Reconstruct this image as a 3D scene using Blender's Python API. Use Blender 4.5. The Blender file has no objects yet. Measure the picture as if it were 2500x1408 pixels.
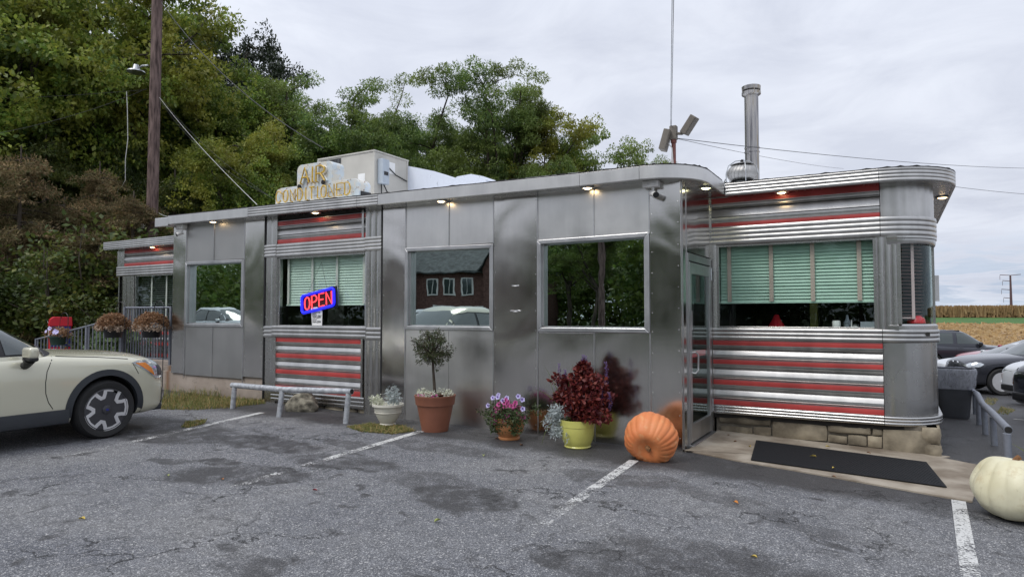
import bpy, bmesh, math, random
import numpy as np
from mathutils import Vector, Matrix, Euler
from mathutils.bvhtree import BVHTree
random.seed(7); np.random.seed(7)
PI = math.pi
sc = bpy.context.scene
COL = sc.collection

# ------------------------------------------------------------ camera, world, sun
FPX, CX, CY, EYE = 1600.0, 1250.0, 704.0, 1.55
PITCH = math.atan(64/1600); YAW = math.radians(30.2)
cd = bpy.data.cameras.new('camera'); cam = bpy.data.objects.new('camera', cd); COL.objects.link(cam)
cam.location = (0, 0, EYE); cam.rotation_euler = (PI/2+PITCH, 0, YAW)
cd.sensor_width = 36; cd.lens = 36*FPX/2500; cd.clip_start = 0.05; cd.clip_end = 3000
sc.camera = cam

SUN_EL, SUN_AZ = math.radians(52), math.radians(200)     # high, behind the camera, hidden by cloud
world = bpy.data.worlds.new('World'); sc.world = world; world.use_nodes = True
nt = world.node_tree; nt.nodes.clear()
def N(t, kind, **kw):
    n = t.nodes.new(kind)
    for k, v in kw.items():
        if k.startswith('i_'): n.inputs[k[2:].replace('_', ' ')].default_value = v
        else: setattr(n, k, v)
    return n
def L(t, a, b): t.links.new(a, b)
def ramp(t, fac, stops, interp='LINEAR'):
    r = t.nodes.new('ShaderNodeValToRGB'); r.color_ramp.interpolation = interp
    e = r.color_ramp.elements
    while len(e) < len(stops): e.new(0.5)
    for i, (p, c) in enumerate(stops):
        e[i].position = p; e[i].color = (c, c, c, 1) if isinstance(c, (int, float)) else (*c, 1)
    if fac is not None: L(t, fac, r.inputs[0])
    return r.outputs[0]
def mth(t, op, a, b=None, c=None):
    n = t.nodes.new('ShaderNodeMath'); n.operation = op
    for i, v in enumerate((a, b, c)):
        if v is None: continue
        if isinstance(v, (int, float)): n.inputs[i].default_value = v
        else: L(t, v, n.inputs[i])
    return n.outputs[0]
def mixc(t, fac, a, b, blend='MIX'):
    n = t.nodes.new('ShaderNodeMix'); n.data_type = 'RGBA'; n.blend_type = blend
    if isinstance(fac, (int, float)): n.inputs[0].default_value = fac
    else: L(t, fac, n.inputs[0])
    for i, v in ((6, a), (7, b)):
        if isinstance(v, tuple): n.inputs[i].default_value = (*v, 1) if len(v) == 3 else v
        else: L(t, v, n.inputs[i])
    return n.outputs[2]
tc = N(nt, 'ShaderNodeTexCoord'); sep = N(nt, 'ShaderNodeSeparateXYZ'); L(nt, tc.outputs['Generated'], sep.inputs[0])
zz = mth(nt, 'MAXIMUM', sep.outputs[2], 0.0)
den = mth(nt, 'ADD', zz, 0.09)
cmb = N(nt, 'ShaderNodeCombineXYZ')
L(nt, mth(nt, 'DIVIDE', sep.outputs[0], den), cmb.inputs[0]); L(nt, mth(nt, 'DIVIDE', sep.outputs[1], den), cmb.inputs[1])
n1 = N(nt, 'ShaderNodeTexNoise', i_Scale=0.55, i_Detail=7.0, i_Roughness=0.55, i_Distortion=0.4); L(nt, cmb.outputs[0], n1.inputs['Vector'])
n2 = N(nt, 'ShaderNodeTexNoise', i_Scale=1.7, i_Detail=8.0, i_Roughness=0.6, i_Distortion=0.6); L(nt, cmb.outputs[0], n2.inputs['Vector'])
sky = N(nt, 'ShaderNodeTexSky', sky_type='NISHITA', sun_disc=False, sun_elevation=SUN_EL, sun_rotation=SUN_AZ)
sky.air_density = 1.2; sky.dust_density = 1.5
skyc = mixc(nt, 1.0, sky.outputs[0], (0.085, 0.085, 0.085), 'MULTIPLY')
cl = ramp(nt, n1.outputs[0], [(0.34, (0.53, 0.565, 0.66)), (0.5, (0.66, 0.70, 0.80)), (0.66, (0.77, 0.81, 0.90))])
cl2 = mixc(nt, 0.35, cl, ramp(nt, n2.outputs[0], [(0.38, (0.50, 0.535, 0.64)), (0.62, (0.80, 0.835, 0.92))]))
zen = ramp(nt, zz, [(0.0, 1.0), (0.12, 0.98), (0.4, 1.05), (1.0, 1.6)])
cl3 = mixc(nt, 1.0, cl2, zen, 'MULTIPLY')
gap = mth(nt, 'MULTIPLY', ramp(nt, n2.outputs[0], [(0.44, 0), (0.54, 1)]), ramp(nt, zz, [(0.0, 0.75), (0.05, 0.6), (0.11, 0.0)]))
blu = mixc(nt, 0.65, skyc, (0.36, 0.50, 0.76))
mixd = mixc(nt, gap, cl3, blu)
# pale band right at the skyline
fin = mixc(nt, ramp(nt, zz, [(0.0, 0.55), (0.03, 0.0)]), mixd, (0.72, 0.80, 0.88))
bg = N(nt, 'ShaderNodeBackground'); bg.inputs[1].default_value = 1.0; L(nt, fin, bg.inputs[0])
out = N(nt, 'ShaderNodeOutputWorld'); L(nt, bg.outputs[0], out.inputs[0])

sl = bpy.data.lights.new('sun', 'SUN'); sl.energy = 1.45; sl.angle = math.radians(24); sl.color = (1.0, 0.965, 0.92)
sun = bpy.data.objects.new('sun', sl); COL.objects.link(sun)
sd = Vector((math.sin(SUN_AZ)*math.cos(SUN_EL), math.cos(SUN_AZ)*math.cos(SUN_EL), math.sin(SUN_EL)))
sun.rotation_euler = sd.to_track_quat('Z', 'Y').to_euler()
vs = sc.view_settings; vs.view_transform = 'Standard'; vs.look = 'None'; vs.gamma = 1; vs.exposure = 0.14
try: vs.use_curve_mapping = False
except Exception: pass
sc.render.engine = 'CYCLES'
sc.cycles.max_bounces = 8; sc.cycles.glossy_bounces = 5; sc.cycles.transparent_max_bounces = 12

# ------------------------------------------------------------ helpers
def ray(x, y):
    u = (x-CX)/FPX; v = (CY-y)/FPX
    fy = math.cos(PITCH)-v*math.sin(PITCH); z = math.sin(PITCH)+v*math.cos(PITCH)
    return Vector((-math.sin(YAW)*fy+math.cos(YAW)*u, math.cos(YAW)*fy+math.sin(YAW)*u, z))
def W(x, y, Y):            # photo point -> point on the wall plane at depth Y
    r = ray(x, y); s = Y/r.y; return r.x*s, EYE+r.z*s
def Gd(x, y, z=0.0):       # photo point -> point on a level plane
    r = ray(x, y); s = (z-EYE)/r.z; return r.x*s, r.y*s
def smooth(t): t = max(0.0, min(1.0, t)); return t*t*(3-2*t)
def g(X, Y):
    if X < -2.08: b = -0.014*(max(X, -20)+2.08)
    else: b = -0.025*(min(X, 1.5)+2.08)
    d = float(np.interp(Y, [12, 22, 32, 45, 80, 115, 151, 185, 320], [0, -.60, -.72, -1.15, -.9, .33, 1.08, 1.25, 1.35]))
    return b + d*smooth((X+3.2)/2.6)
def gp(x, y):              # photo point -> point on the ground
    z = 0.0
    for _ in range(6):
        X, Y = Gd(x, y, z); z = g(X, Y)
    return X, Y, z

class MB:
    def __init__(s): s.v = []; s.f = []; s.M = None
    def add(s, vs, fs):
        o = len(s.v)
        if s.M is not None: vs = [s.M @ Vector(v) for v in vs]
        s.v += [tuple(v) for v in vs]; s.f += [tuple(i+o for i in f) for f in fs]
    def box(s, x0, x1, y0, y1, z0, z1):
        s.add([(x0,y0,z0),(x1,y0,z0),(x1,y1,z0),(x0,y1,z0),(x0,y0,z1),(x1,y0,z1),(x1,y1,z1),(x0,y1,z1)],
              [(0,3,2,1),(4,5,6,7),(0,1,5,4),(1,2,6,5),(2,3,7,6),(3,0,4,7)]); return s
    def cbox(s, c, d, rot=None):
        M = Matrix.Translation(Vector(c)) @ (Euler(rot).to_matrix().to_4x4() if rot else Matrix())
        x, y, z = d[0]/2, d[1]/2, d[2]/2
        s.add([M @ Vector(p) for p in [(-x,-y,-z),(x,-y,-z),(x,y,-z),(-x,y,-z),(-x,-y,z),(x,-y,z),(x,y,z),(-x,y,z)]],
              [(0,3,2,1),(4,5,6,7),(0,1,5,4),(1,2,6,5),(2,3,7,6),(3,0,4,7)]); return s
    def tube(s, pts, r, n=8, cap=True, closed=False):
        pts = [Vector(p) for p in pts]; m = len(pts)
        rs = r if isinstance(r, (list, tuple)) else [r]*m
        vs = []; up = None
        for i, p in enumerate(pts):
            if closed: d = pts[(i+1) % m]-pts[i-1]
            else: d = pts[min(i+1, m-1)]-pts[max(i-1, 0)]
            d.normalize()
            if up is None: up = Vector((0,0,1)) if abs(d.z) < .9 else Vector((1,0,0))
            a = d.cross(up)
            if a.length < 1e-4: a = d.cross(Vector((0,1,0)))
            a.normalize(); b = a.cross(d); up = b
            for k in range(n):
                t = 2*PI*k/n; vs.append(p+(a*math.cos(t)+b*math.sin(t))*rs[i])
        fs = []
        for i in range(m if closed else m-1):
            j = (i+1) % m
            for k in range(n): fs.append((i*n+k, i*n+(k+1) % n, j*n+(k+1) % n, j*n+k))
        if cap and not closed: fs.append(tuple(range(n))); fs.append(tuple((m-1)*n+k for k in reversed(range(n))))
        s.add(vs, fs); return s
    def lathe(s, prof, c=(0,0,0), n=32, fn=None):
        vs = []; m = len(prof)
        for r, z in prof:
            for k in range(n):
                t = 2*PI*k/n; rr = r*(fn(t, r, z) if fn else 1)
                vs.append((c[0]+rr*math.cos(t), c[1]+rr*math.sin(t), c[2]+z))
        fs = [(i*n+k, i*n+(k+1) % n, (i+1)*n+(k+1) % n, (i+1)*n+k) for i in range(m-1) for k in range(n)]
        if prof[0][0] > 1e-6: fs.append(tuple(reversed(range(n))))
        if prof[-1][0] > 1e-6: fs.append(tuple((m-1)*n+k for k in range(n)))
        s.add(vs, fs); return s
    def extr(s, prof, x0, x1, f=None):      # closed (y,z) outline pushed along X
        n = len(prof); vs = [(x0, y, z) for y, z in prof]+[(x1, y, z) for y, z in prof]
        s.add(vs, [(i, (i+1) % n, n+(i+1) % n, n+i) for i in range(n)]+[tuple(reversed(range(n))), tuple(range(n, 2*n))]); return s
    def sweep(s, path, prof, closed=True, dz=None):   # path [(x,y,nx,ny)], outline (outward, z)
        n = len(prof); vs = []
        for x, y, nx, ny in path:
            q = dz(x) if dz else 0
            vs += [(x+nx*d, y+ny*d, z+q) for d, z in prof]
        fs = []; m = n if closed else n-1
        for i in range(len(path)-1):
            for k in range(m): fs.append((i*n+k, (i+1)*n+k, (i+1)*n+(k+1) % n, i*n+(k+1) % n))
        if closed: fs.append(tuple(range(n))); fs.append(tuple(reversed([(len(path)-1)*n+k for k in range(n)])))
        s.add(vs, fs); return s
    def poly(s, pts, th=None):              # 3-D polygon, optional thickness vector
        n = len(pts); pts = [Vector(p) for p in pts]
        if th is None: s.add(pts, [tuple(range(n))])
        else:
            t = Vector(th); s.add(pts+[p+t for p in pts], [tuple(range(n)), tuple(reversed(range(n, 2*n)))]+[(i, i+n, (i+1) % n+n, (i+1) % n) for i in range(n)])
        return s
    def mesh(s, name, mat, smooth_a=None, off=(0,0,0)):
        me = bpy.data.meshes.new(name); o = Vector(off)
        me.from_pydata([Vector(v)-o for v in s.v], [], s.f)
        bm = bmesh.new(); bm.from_mesh(me); bmesh.ops.recalc_face_normals(bm, faces=bm.faces); bm.to_mesh(me); bm.free()
        if mat: me.materials.append(mat)
        if smooth_a is not None:
            me.polygons.foreach_set('use_smooth', [True]*len(me.polygons)); me.set_sharp_from_angle(angle=math.radians(smooth_a))
        me.update(); return me
    def build(s, name, mat, parent=None, smooth_a=None, local=False, bevel=0, label=None):
        off = (0,0,0) if (local or parent is None) else worldloc(parent)
        o = bpy.data.objects.new(name, s.mesh(name, mat, smooth_a, off)); COL.objects.link(o)
        if parent is not None: o.parent = parent
        if bevel:
            b = o.modifiers.new('bevel', 'BEVEL'); b.width = bevel; b.segments = 2; b.limit_method = 'ANGLE'; b.angle_limit = math.radians(40)
        if label: o['label'] = label
        return o
def worldloc(o):
    v = Vector((0,0,0))
    while o is not None: v = v+Vector(o.location); o = o.parent
    return v
def link(name, me, parent=None, loc=(0,0,0), rot=(0,0,0), scl=None):
    o = bpy.data.objects.new(name, me); COL.objects.link(o); o.parent = parent
    l = Vector(loc)-(worldloc(parent) if parent is not None else Vector((0,0,0)))
    o.location = l; o.rotation_euler = rot
    if scl: o.scale = scl if not isinstance(scl, (int, float)) else (scl,)*3
    return o
def tag(o, label=None, cat=None, group=None, kind=None):
    if label: o['label'] = label
    if cat: o['category'] = cat
    if group: o['group'] = group
    if kind: o['kind'] = kind
    return o
def thing(name, loc, label, cat, group=None, rz=0):
    o = bpy.data.objects.new(name, None); COL.objects.link(o); o.location = loc; o.rotation_euler = (0, 0, rz)
    o.empty_display_size = .2
    return tag(o, label, cat, group)
def copy_tree(o, parent=None):
    c = o.copy(); COL.objects.link(c)
    if parent is not None: c.parent = parent
    for ch in list(o.children): copy_tree(ch, c)
    return c
def npmesh(name, V, F, mat, uv=None):       # fast mesh from numpy arrays, F is (n,k)
    me = bpy.data.meshes.new(name); n, k = F.shape
    me.vertices.add(len(V)); me.vertices.foreach_set('co', V.astype(np.float32).ravel())
    me.loops.add(n*k); me.loops.foreach_set('vertex_index', F.astype(np.int32).ravel())
    me.polygons.add(n); me.polygons.foreach_set('loop_start', np.arange(0, n*k, k, dtype=np.int32))
    me.update(calc_edges=True)
    if mat: me.materials.append(mat)
    return me

# ------------------------------------------------------------ materials
MATS = {}
def newmat(name):
    m = bpy.data.materials.new(name); m.use_nodes = True; t = m.node_tree; t.nodes.clear()
    p = t.nodes.new('ShaderNodeBsdfPrincipled'); o = t.nodes.new('ShaderNodeOutputMaterial'); L(t, p.outputs[0], o.inputs[0])
    MATS[name] = m
    return m, t, p, o
def coords(t, kind='Object', scale=(1,1,1)):
    c = t.nodes.new('ShaderNodeTexCoord'); mp = t.nodes.new('ShaderNodeMapping'); mp.inputs['Scale'].default_value = scale
    if kind == 'World':
        ge = t.nodes.new('ShaderNodeNewGeometry'); L(t, ge.outputs['Position'], mp.inputs[0])
    else: L(t, c.outputs[kind], mp.inputs[0])
    return mp.outputs[0]
def noise(t, vec, scale, detail=4, rough=.55, dist=0):
    n = N(t, 'ShaderNodeTexNoise', i_Scale=scale, i_Detail=float(detail), i_Roughness=rough, i_Distortion=float(dist)); L(t, vec, n.inputs['Vector']); return n.outputs[0]
def bump(t, p, h, strength=.3, dist=.01):
    b = t.nodes.new('ShaderNodeBump'); b.inputs['Strength'].default_value = strength; b.inputs['Distance'].default_value = dist
    L(t, h, b.inputs['Height']); L(t, b.outputs[0], p.inputs['Normal']); return b
def simple(name, c, rough=.5, metal=0, var=.12, scale=8, bmp=0, c2=None, coat=0, spec=.5, sc3=(1,1,1), rnd=0):
    m, t, p, o = newmat(name)
    v = coords(t, 'World', sc3); nn = noise(t, v, scale, 5)
    a = tuple(x*(1-var) for x in c); b = c2 if c2 else tuple(min(1, x*(1+var)) for x in c)
    col = ramp(t, nn, [(.35, a), (.65, b)])
    if rnd:
        oi = t.nodes.new('ShaderNodeObjectInfo'); hs = t.nodes.new('ShaderNodeHueSaturation')
        L(t, mth(t, 'MULTIPLY_ADD', oi.outputs['Random'], rnd, 1-rnd/2), hs.inputs['Value']); L(t, col, hs.inputs['Color']); col = hs.outputs[0]
    L(t, col, p.inputs['Base Color']); p.inputs['Roughness'].default_value = rough; p.inputs['Metallic'].default_value = metal
    p.inputs['Coat Weight'].default_value = coat; p.inputs['Specular IOR Level'].default_value = spec
    if bmp: bump(t, p, noise(t, v, scale*3, 4), bmp, .01)
    return m
def steel(name, base=.55, rough=.2, warp=0.0, wsc=1.2, streak=.12, brush=.04, tint=(1,.985,.95), aniso=0):
    m, t, p, o = newmat(name)
    v = coords(t, 'World'); v2 = coords(t, 'World', (5, 5, .7)); v3 = coords(t, 'World', (.8, .8, 25))
    s1 = noise(t, v2, 1.6, 6, .6); s2 = noise(t, v, 3.0, 5, .6); s3 = noise(t, v, 40, 3)
    k = mth(t, 'ADD', mth(t, 'MULTIPLY', s1, .45), mth(t, 'MULTIPLY', s2, .55))
    lo = tuple(base*(1-streak*1.6)*x for x in tint); hi = tuple(min(.95, base*(1+streak))*x for x in tint)
    L(t, ramp(t, k, [(.34, lo), (.62, hi)]), p.inputs['Base Color'])
    p.inputs['Metallic'].default_value = 1.0
    r = mth(t, 'ADD', mth(t, 'MULTIPLY', mth(t, 'ADD', mth(t, 'MULTIPLY', s2, .8), mth(t, 'MULTIPLY', s1, .2)), rough*.7), rough*.65)
    L(t, r, p.inputs['Roughness'])
    h = mth(t, 'MULTIPLY', noise(t, v3, 3, 3), brush*.02)
    if warp:
        w = mth(t, 'ADD', noise(t, coords(t, 'World', (1, 1, 1)), wsc, 1.5, .4, .6), 0.0)
        h = mth(t, 'ADD', h, mth(t, 'MULTIPLY', w, warp))
    b = bump(t, p, h, 1.0, 1.0)
    return m
M_steelP = steel('stainless_pier', .58, .17, .026, 1.0, .06, .008, (1, .975, .93))
M_vent = steel('vent_metal', .42, .55, .0, 1, .1, 0)
M_steelM = steel('stainless_matte', .74, .33, .008, .8, .05, .01, (1, .985, .955))
M_steelB = steel('stainless_band', .53, .34, .003, 2, .13, .006)
M_steelD = steel('stainless_dull', .50, .27, .003, .8, .035, .0)
M_steelF = steel('stainless_fascia', .64, .36, .004, 1.5, .07, .006)
M_steelQ = steel('stainless_satin_sheet', .47, .42, .002, .6, .02, .0)
M_alu = steel('aluminium_frame', .54, .38, 0, 1, .1, .02, (1, 1, 1))
M_galv = steel('galvanised', .55, .42, .0, 1, .25, .02, (.95, .98, 1))
M_red = simple('red_enamel', (.42, .05, .045), .42, var=.2, scale=3, coat=.15)
M_dark = simple('dark_seam', (.012, .012, .012), .7)
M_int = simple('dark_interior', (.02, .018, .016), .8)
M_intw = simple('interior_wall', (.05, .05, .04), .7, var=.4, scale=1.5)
M_black = simple('black_plastic', (.015, .015, .016), .45, bmp=.1)
M_rubber = simple('tyre_rubber', (.018, .018, .018), .75, bmp=.15, scale=20)
M_white = simple('white_plastic', (.75, .74, .72), .4)
M_paper = simple('white_paper', (.8, .8, .78), .7, var=.03)
M_ink = simple('black_ink', (.03, .03, .035), .7)
M_chrome = steel('chrome', .8, .06, 0, 1, .02, 0, (1, 1, 1))
M_hvac = simple('hvac_paint', (.50, .48, .43), .5, var=.07, scale=2.5)
M_ebox = simple('electrical_box_grey', (.42, .47, .52), .45, var=.05)
M_pole = simple('weathered_pole_wood', (.075, .042, .036), .85, var=.5, scale=6, bmp=.9, c2=(.19, .13, .115), sc3=(2.5, 2.5, .35))
M_cable = simple('black_cable', (.02, .02, .02), .6)
M_cablew = simple('white_cable', (.55, .55, .53), .6)
M_rail = simple('grey_painted_rail', (.20, .215, .25), .5, var=.12, scale=14, metal=.2)
M_pipe = simple('galvanised_pipe', (.42, .44, .47), .5, var=.25, scale=16, bmp=.25, metal=.35, c2=(.56, .58, .6))
M_bark = simple('bark', (.045, .033, .024), .9, var=.5, scale=5, bmp=1, c2=(.10, .08, .06), sc3=(1, 1, .3))
M_soil = simple('potting_soil', (.03, .02, .014), .95, bmp=.8, scale=30)
M_terra = simple('terracotta_plastic', (.235, .088, .05), .55, var=.1, scale=4, bmp=.05)
M_terra2 = simple('orange_ceramic', (.52, .22, .085), .35, var=.14, scale=5, coat=.3)
M_yel = simple('yellow_glaze', (.60, .58, .15), .3, var=.08, scale=4, coat=.4)
M_cream = simple('cream_pot', (.62, .60, .52), .5, var=.07)
M_gpot = simple('green_planter', (.02, .05, .035), .6)
M_conc = simple('slab_concrete', (.27, .215, .155), .85, var=.35, scale=2.2, bmp=.5, c2=(.38, .335, .27))
M_mat = simple('rubber_mat', (.010, .011, .013), .75, bmp=.3, scale=60, spec=.25)
M_mort = simple('mortar', (.17, .15, .12), .95, bmp=.6, scale=20)
M_post = simple('red_brown_post', (.16, .055, .045), .6, bmp=.3, scale=20)
M_flood = simple('floodlight_tan', (.17, .15, .125), .6, var=.1)
M_snow = simple('roof_coating_white', (.75, .77, .80), .6, var=.05, scale=3)
M_tar = simple('roof_tar', (.015, .014, .013), .8, bmp=.5, scale=30)
M_tube = simple('unlit_neon_tube', (.60, .36, .03), .35, var=.15, scale=20, c2=(.72, .48, .07))
M_rusty = simple('rust', (.16, .06, .02), .9, var=.4, scale=20, c2=(.5, .40, .28))
M_newsred = simple('news_box_red', (.62, .012, .03), .35, var=.06)
M_newsblue = simple('news_box_blue', (.02, .03, .22), .35)
M_carp = None
def emis(name, c, s):
    m, t, p, o = newmat(name); p.inputs['Base Color'].default_value = (*c, 1)
    p.inputs['Emission Color'].default_value = (*c, 1); p.inputs['Emission Strength'].default_value = s; return m
M_neonR = emis('neon_red', (1.0, .06, .07), 1.5)
M_neonB = emis('neon_blue', (.015, .02, 1.0), 1.0)
M_lampW = emis('lamp_warm', (1.0, .72, .40), 9)
M_lampY = emis('lamp_yellow', (1.0, .95, .55), 9)
def glassy(name, tint, refl, rough=0.0, warp=0.0):
    m, t, p, o = newmat(name); t.nodes.remove(p)
    tr = N(t, 'ShaderNodeBsdfTransparent'); tr.inputs[0].default_value = (*tint, 1)
    gl = N(t, 'ShaderNodeBsdfGlossy'); gl.inputs['Roughness'].default_value = rough; gl.inputs['Color'].default_value = (.85, .97, .94, 1)
    fr = N(t, 'ShaderNodeFresnel', i_IOR=1.5)
    gb = N(t, 'ShaderNodeNewGeometry')   # inner faces of the sheet only pass light on
    fac = mth(t, 'MULTIPLY', mth(t, 'MINIMUM', mth(t, 'ADD', fr.outputs[0], refl), 1.0), mth(t, 'SUBTRACT', 1.0, gb.outputs['Backfacing']))
    ms = N(t, 'ShaderNodeMixShader'); L(t, fac, ms.inputs[0]); L(t, tr.outputs[0], ms.inputs[1]); L(t, gl.outputs[0], ms.inputs[2]); L(t, ms.outputs[0], o.inputs[0])
    if warp:
        b = N(t, 'ShaderNodeBump'); b.inputs['Strength'].default_value = 1; b.inputs['Distance'].default_value = 1
        L(t, mth(t, 'MULTIPLY', noise(t, coords(t, 'World'), 2.2, 2), warp), b.inputs['Height'])
        L(t, b.outputs[0], gl.inputs['Normal']); L(t, b.outputs[0], fr.inputs['Normal'])
    return m
M_glassD = glassy('tinted_window_glass', (.30, .38, .36), .60, 0, .0007)
M_glassC = glassy('clear_window_glass', (.94, .97, .96), .0, 0, .0008)
M_bag = None

# ============================================================ ground
def asphalt_mat():
    m, t, p, o = newmat('asphalt')
    v = coords(t, 'World')
    fine = noise(t, v, 70, 3, .7); med = noise(t, v, 9, 5, .6); big = noise(t, v, .55, 5, .6, .5); big2 = noise(t, v, 1.7, 5, .65, .8)
    vo = N(t, 'ShaderNodeTexVoronoi', i_Scale=190.0, i_Randomness=1.0); L(t, v, vo.inputs['Vector'])
    sepc = N(t, 'ShaderNodeSeparateColor'); L(t, vo.outputs['Color'], sepc.inputs[0])
    vo2 = N(t, 'ShaderNodeTexVoronoi', i_Scale=95.0, i_Randomness=1.0); L(t, v, vo2.inputs['Vector'])
    sepd = N(t, 'ShaderNodeSeparateColor'); L(t, vo2.outputs['Color'], sepd.inputs[0])
    base = ramp(t, big, [(.33, (.088, .092, .104)), (.5, (.118, .121, .129)), (.68, (.158, .158, .158))])
    base = mixc(t, 1, base, ramp(t, med, [(.3, .72), (.7, 1.25)]), 'MULTIPLY')
    base = mixc(t, 1, base, ramp(t, fine, [(.3, .55), (.7, 1.45)]), 'MULTIPLY')
    spk = mth(t, 'MULTIPLY', ramp(t, sepc.outputs[0], [(.70, 0), (.92, 1)]), .55)
    base = mixc(t, spk, base, (.50, .50, .51))
    spk2 = mth(t, 'MULTIPLY', ramp(t, sepd.outputs[1], [(.90, 0), (.97, 1)]), .6)
    base = mixc(t, spk2, base, (.58, .57, .55))
    spk3 = mth(t, 'MULTIPLY', ramp(t, sepc.outputs[2], [(.72, 0), (.95, 1)]), .6)
    base = mixc(t, spk3, base, (.035, .035, .04))
    # masks in metres
    ge = t.nodes.new('ShaderNodeNewGeometry'); sp = N(t, 'ShaderNodeSeparateXYZ')
    wob = N(t, 'ShaderNodeTexNoise', i_Scale=2.2, i_Detail=6.0, i_Roughness=.65); L(t, v, wob.inputs['Vector'])
    off = N(t, 'ShaderNodeVectorMath', operation='SUBTRACT'); L(t, wob.outputs['Color'], off.inputs[0]); off.inputs[1].default_value = (.5, .5, .5)
    def warped(a):
        o2 = N(t, 'ShaderNodeVectorMath', operation='SCALE'); L(t, off.outputs[0], o2.inputs[0]); o2.inputs[3].default_value = a
        ad = N(t, 'ShaderNodeVectorMath', operation='ADD'); L(t, ge.outputs['Position'], ad.inputs[0]); L(t, o2.outputs[0], ad.inputs[1]); return ad.outputs[0]
    wv = warped(1.0); L(t, wv, sp.inputs[0])
    wv2 = warped(.55)
    dark = None
    # newer darker strip of asphalt along the wall, and the dark patch of the right lot
    s1 = N(t, 'ShaderNodeMapRange', interpolation_type='SMOOTHSTEP'); L(t, sp.outputs[1], s1.inputs[0]); s1.inputs[1].default_value = 6.25; s1.inputs[2].default_value = 6.7
    dark = None; strip = mth(t, 'MULTIPLY', s1.outputs[0], .93)
    stains = [(-5.35, 4.1, .75, .42, .75, 25), (-4.9, 5.0, .75, .30, .7, 10), (-6.35, 5.2, .85, .32, .8, 0), (-5.5, 5.7, .5, .2, .6, 0), (-3.15, 4.6, .55, .42, .75, 0), (-3.7, 4.9, .5, .3, .45, 0),
              (-1.0, 4.0, .95, .7, .62, 0), (-1.3, 3.4, .35, .3, .8, 0), (-.5, 4.1, .5, .5, .4, 0), (-1.9, 3.85, .22, .16, .7, 0), (-.9, 3.1, .45, .25, .8, 0), (-6.4, 4.1, .3, .12, .7, 20), (-6.0, 4.3, .28, .14, .8, 0),
              (-3.9, 4.2, .09, .07, .8, 0), (-3.6, 4.6, .12, .1, .8, 0), (-3.8, 3.9, .07, .05, .8, 0), (-2.3, 5.9, .6, .28, .5, 0), (-1.1, 5.7, 1.1, .18, .4, -28), (-8.3, 5.0, 1.6, .7, .75, 0),
              (-4.5, 6.1, 1.0, .25, .5, 0), (-2.0, 2.6, .5, .2, .7, 0), (-3.4, 2.7, .25, .2, .6, 0)]
    for (x, y, a, b, k, ang) in stains:
        mp = N(t, 'ShaderNodeMapping', vector_type='TEXTURE'); L(t, wv2, mp.inputs[0])
        mp.inputs['Location'].default_value = (x, y, 0); mp.inputs['Rotation'].default_value = (0, 0, math.radians(ang)); mp.inputs['Scale'].default_value = (a, b, 3)
        ln = N(t, 'ShaderNodeVectorMath', operation='LENGTH'); L(t, mp.outputs[0], ln.inputs[0])
        mr = N(t, 'ShaderNodeMapRange'); L(t, ln.outputs['Value'], mr.inputs[0]); mr.inputs[1].default_value = 1.02; mr.inputs[2].default_value = .82
        q_ = mth(t, 'MULTIPLY', mr.outputs[0], min(1, k*1.2)); dark = q_ if dark is None else mth(t, 'MAXIMUM', dark, q_)
    dark = mth(t, 'MULTIPLY', dark, ramp(t, noise(t, v, 5.5, 6, .65, .5), [(.36, .25), (.54, 1.0)]))
    dark = mth(t, 'MAXIMUM', dark, mth(t, 'MULTIPLY', strip, ramp(t, big2, [(.3, .7), (.45, 1.0)])))
    spot = ramp(t, noise(t, v, 2.6, 6, .62, 1.2), [(.585, 0), (.66, .8)])
    dark = mth(t, 'MAXIMUM', dark, spot)
    base = mixc(t, dark, base, mixc(t, mth(t, 'MULTIPLY', spk, .5), (.028, .027, .028), (.20, .20, .20)))
    # cracks
    cv = N(t, 'ShaderNodeTexVoronoi', feature='DISTANCE_TO_EDGE', i_Scale=.5); L(t, warped(1.3), cv.inputs['Vector'])
    cr = mth(t, 'MULTIPLY', ramp(t, cv.outputs[0], [(.0, 1), (.011, 0)]), ramp(t, noise(t, v, .7, 2), [(.47, 0), (.56, 1)]))
    cv2 = N(t, 'ShaderNodeTexVoronoi', feature='DISTANCE_TO_EDGE', i_Scale=1.6); L(t, warped(.7), cv2.inputs['Vector'])
    cr2 = mth(t, 'MULTIPLY', ramp(t, cv2.outputs[0], [(.0, 1), (.02, 0)]), ramp(t, noise(t, v, .9, 3), [(.57, 0), (.63, 1)]))
    crk = mth(t, 'MAXIMUM', cr, cr2)
    base = mixc(t, mth(t, 'MULTIPLY', crk, .9), base, (.012, .012, .012))
    L(t, base, p.inputs['Base Color'])
    L(t, ramp(t, dark, [(0, .9), (1, .6)]), p.inputs['Roughness'])
    h = mth(t, 'SUBTRACT', mth(t, 'ADD', mth(t, 'MULTIPLY', fine, .6), mth(t, 'MULTIPLY', vo.outputs['Distance'], .5)), mth(t, 'MULTIPLY', crk, 2.0))
    bump(t, p, h, .8, .006)
    return m
M_asph = asphalt_mat()
M_wood = simple('woodland_litter', (.022, .016, .010), .95, var=.6, scale=3, bmp=1, c2=(.05, .04, .02))
M_lawn = simple('lawn_green', (.03, .055, .012), .9, var=.4, scale=2, bmp=.8)
M_stub = simple('crop_stubble_soil', (.19, .11, .05), .9, var=.55, scale=1.1, bmp=1, c2=(.42, .28, .14))
M_wheat = simple('green_crop_strip', (.035, .11, .012), .9, var=.3, scale=.6, bmp=.6, c2=(.06, .17, .02), sc3=(.5, 2, 1))
M_cornground = simple('corn_field_ground', (.16, .10, .045), .9, var=.4, scale=.6)
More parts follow.
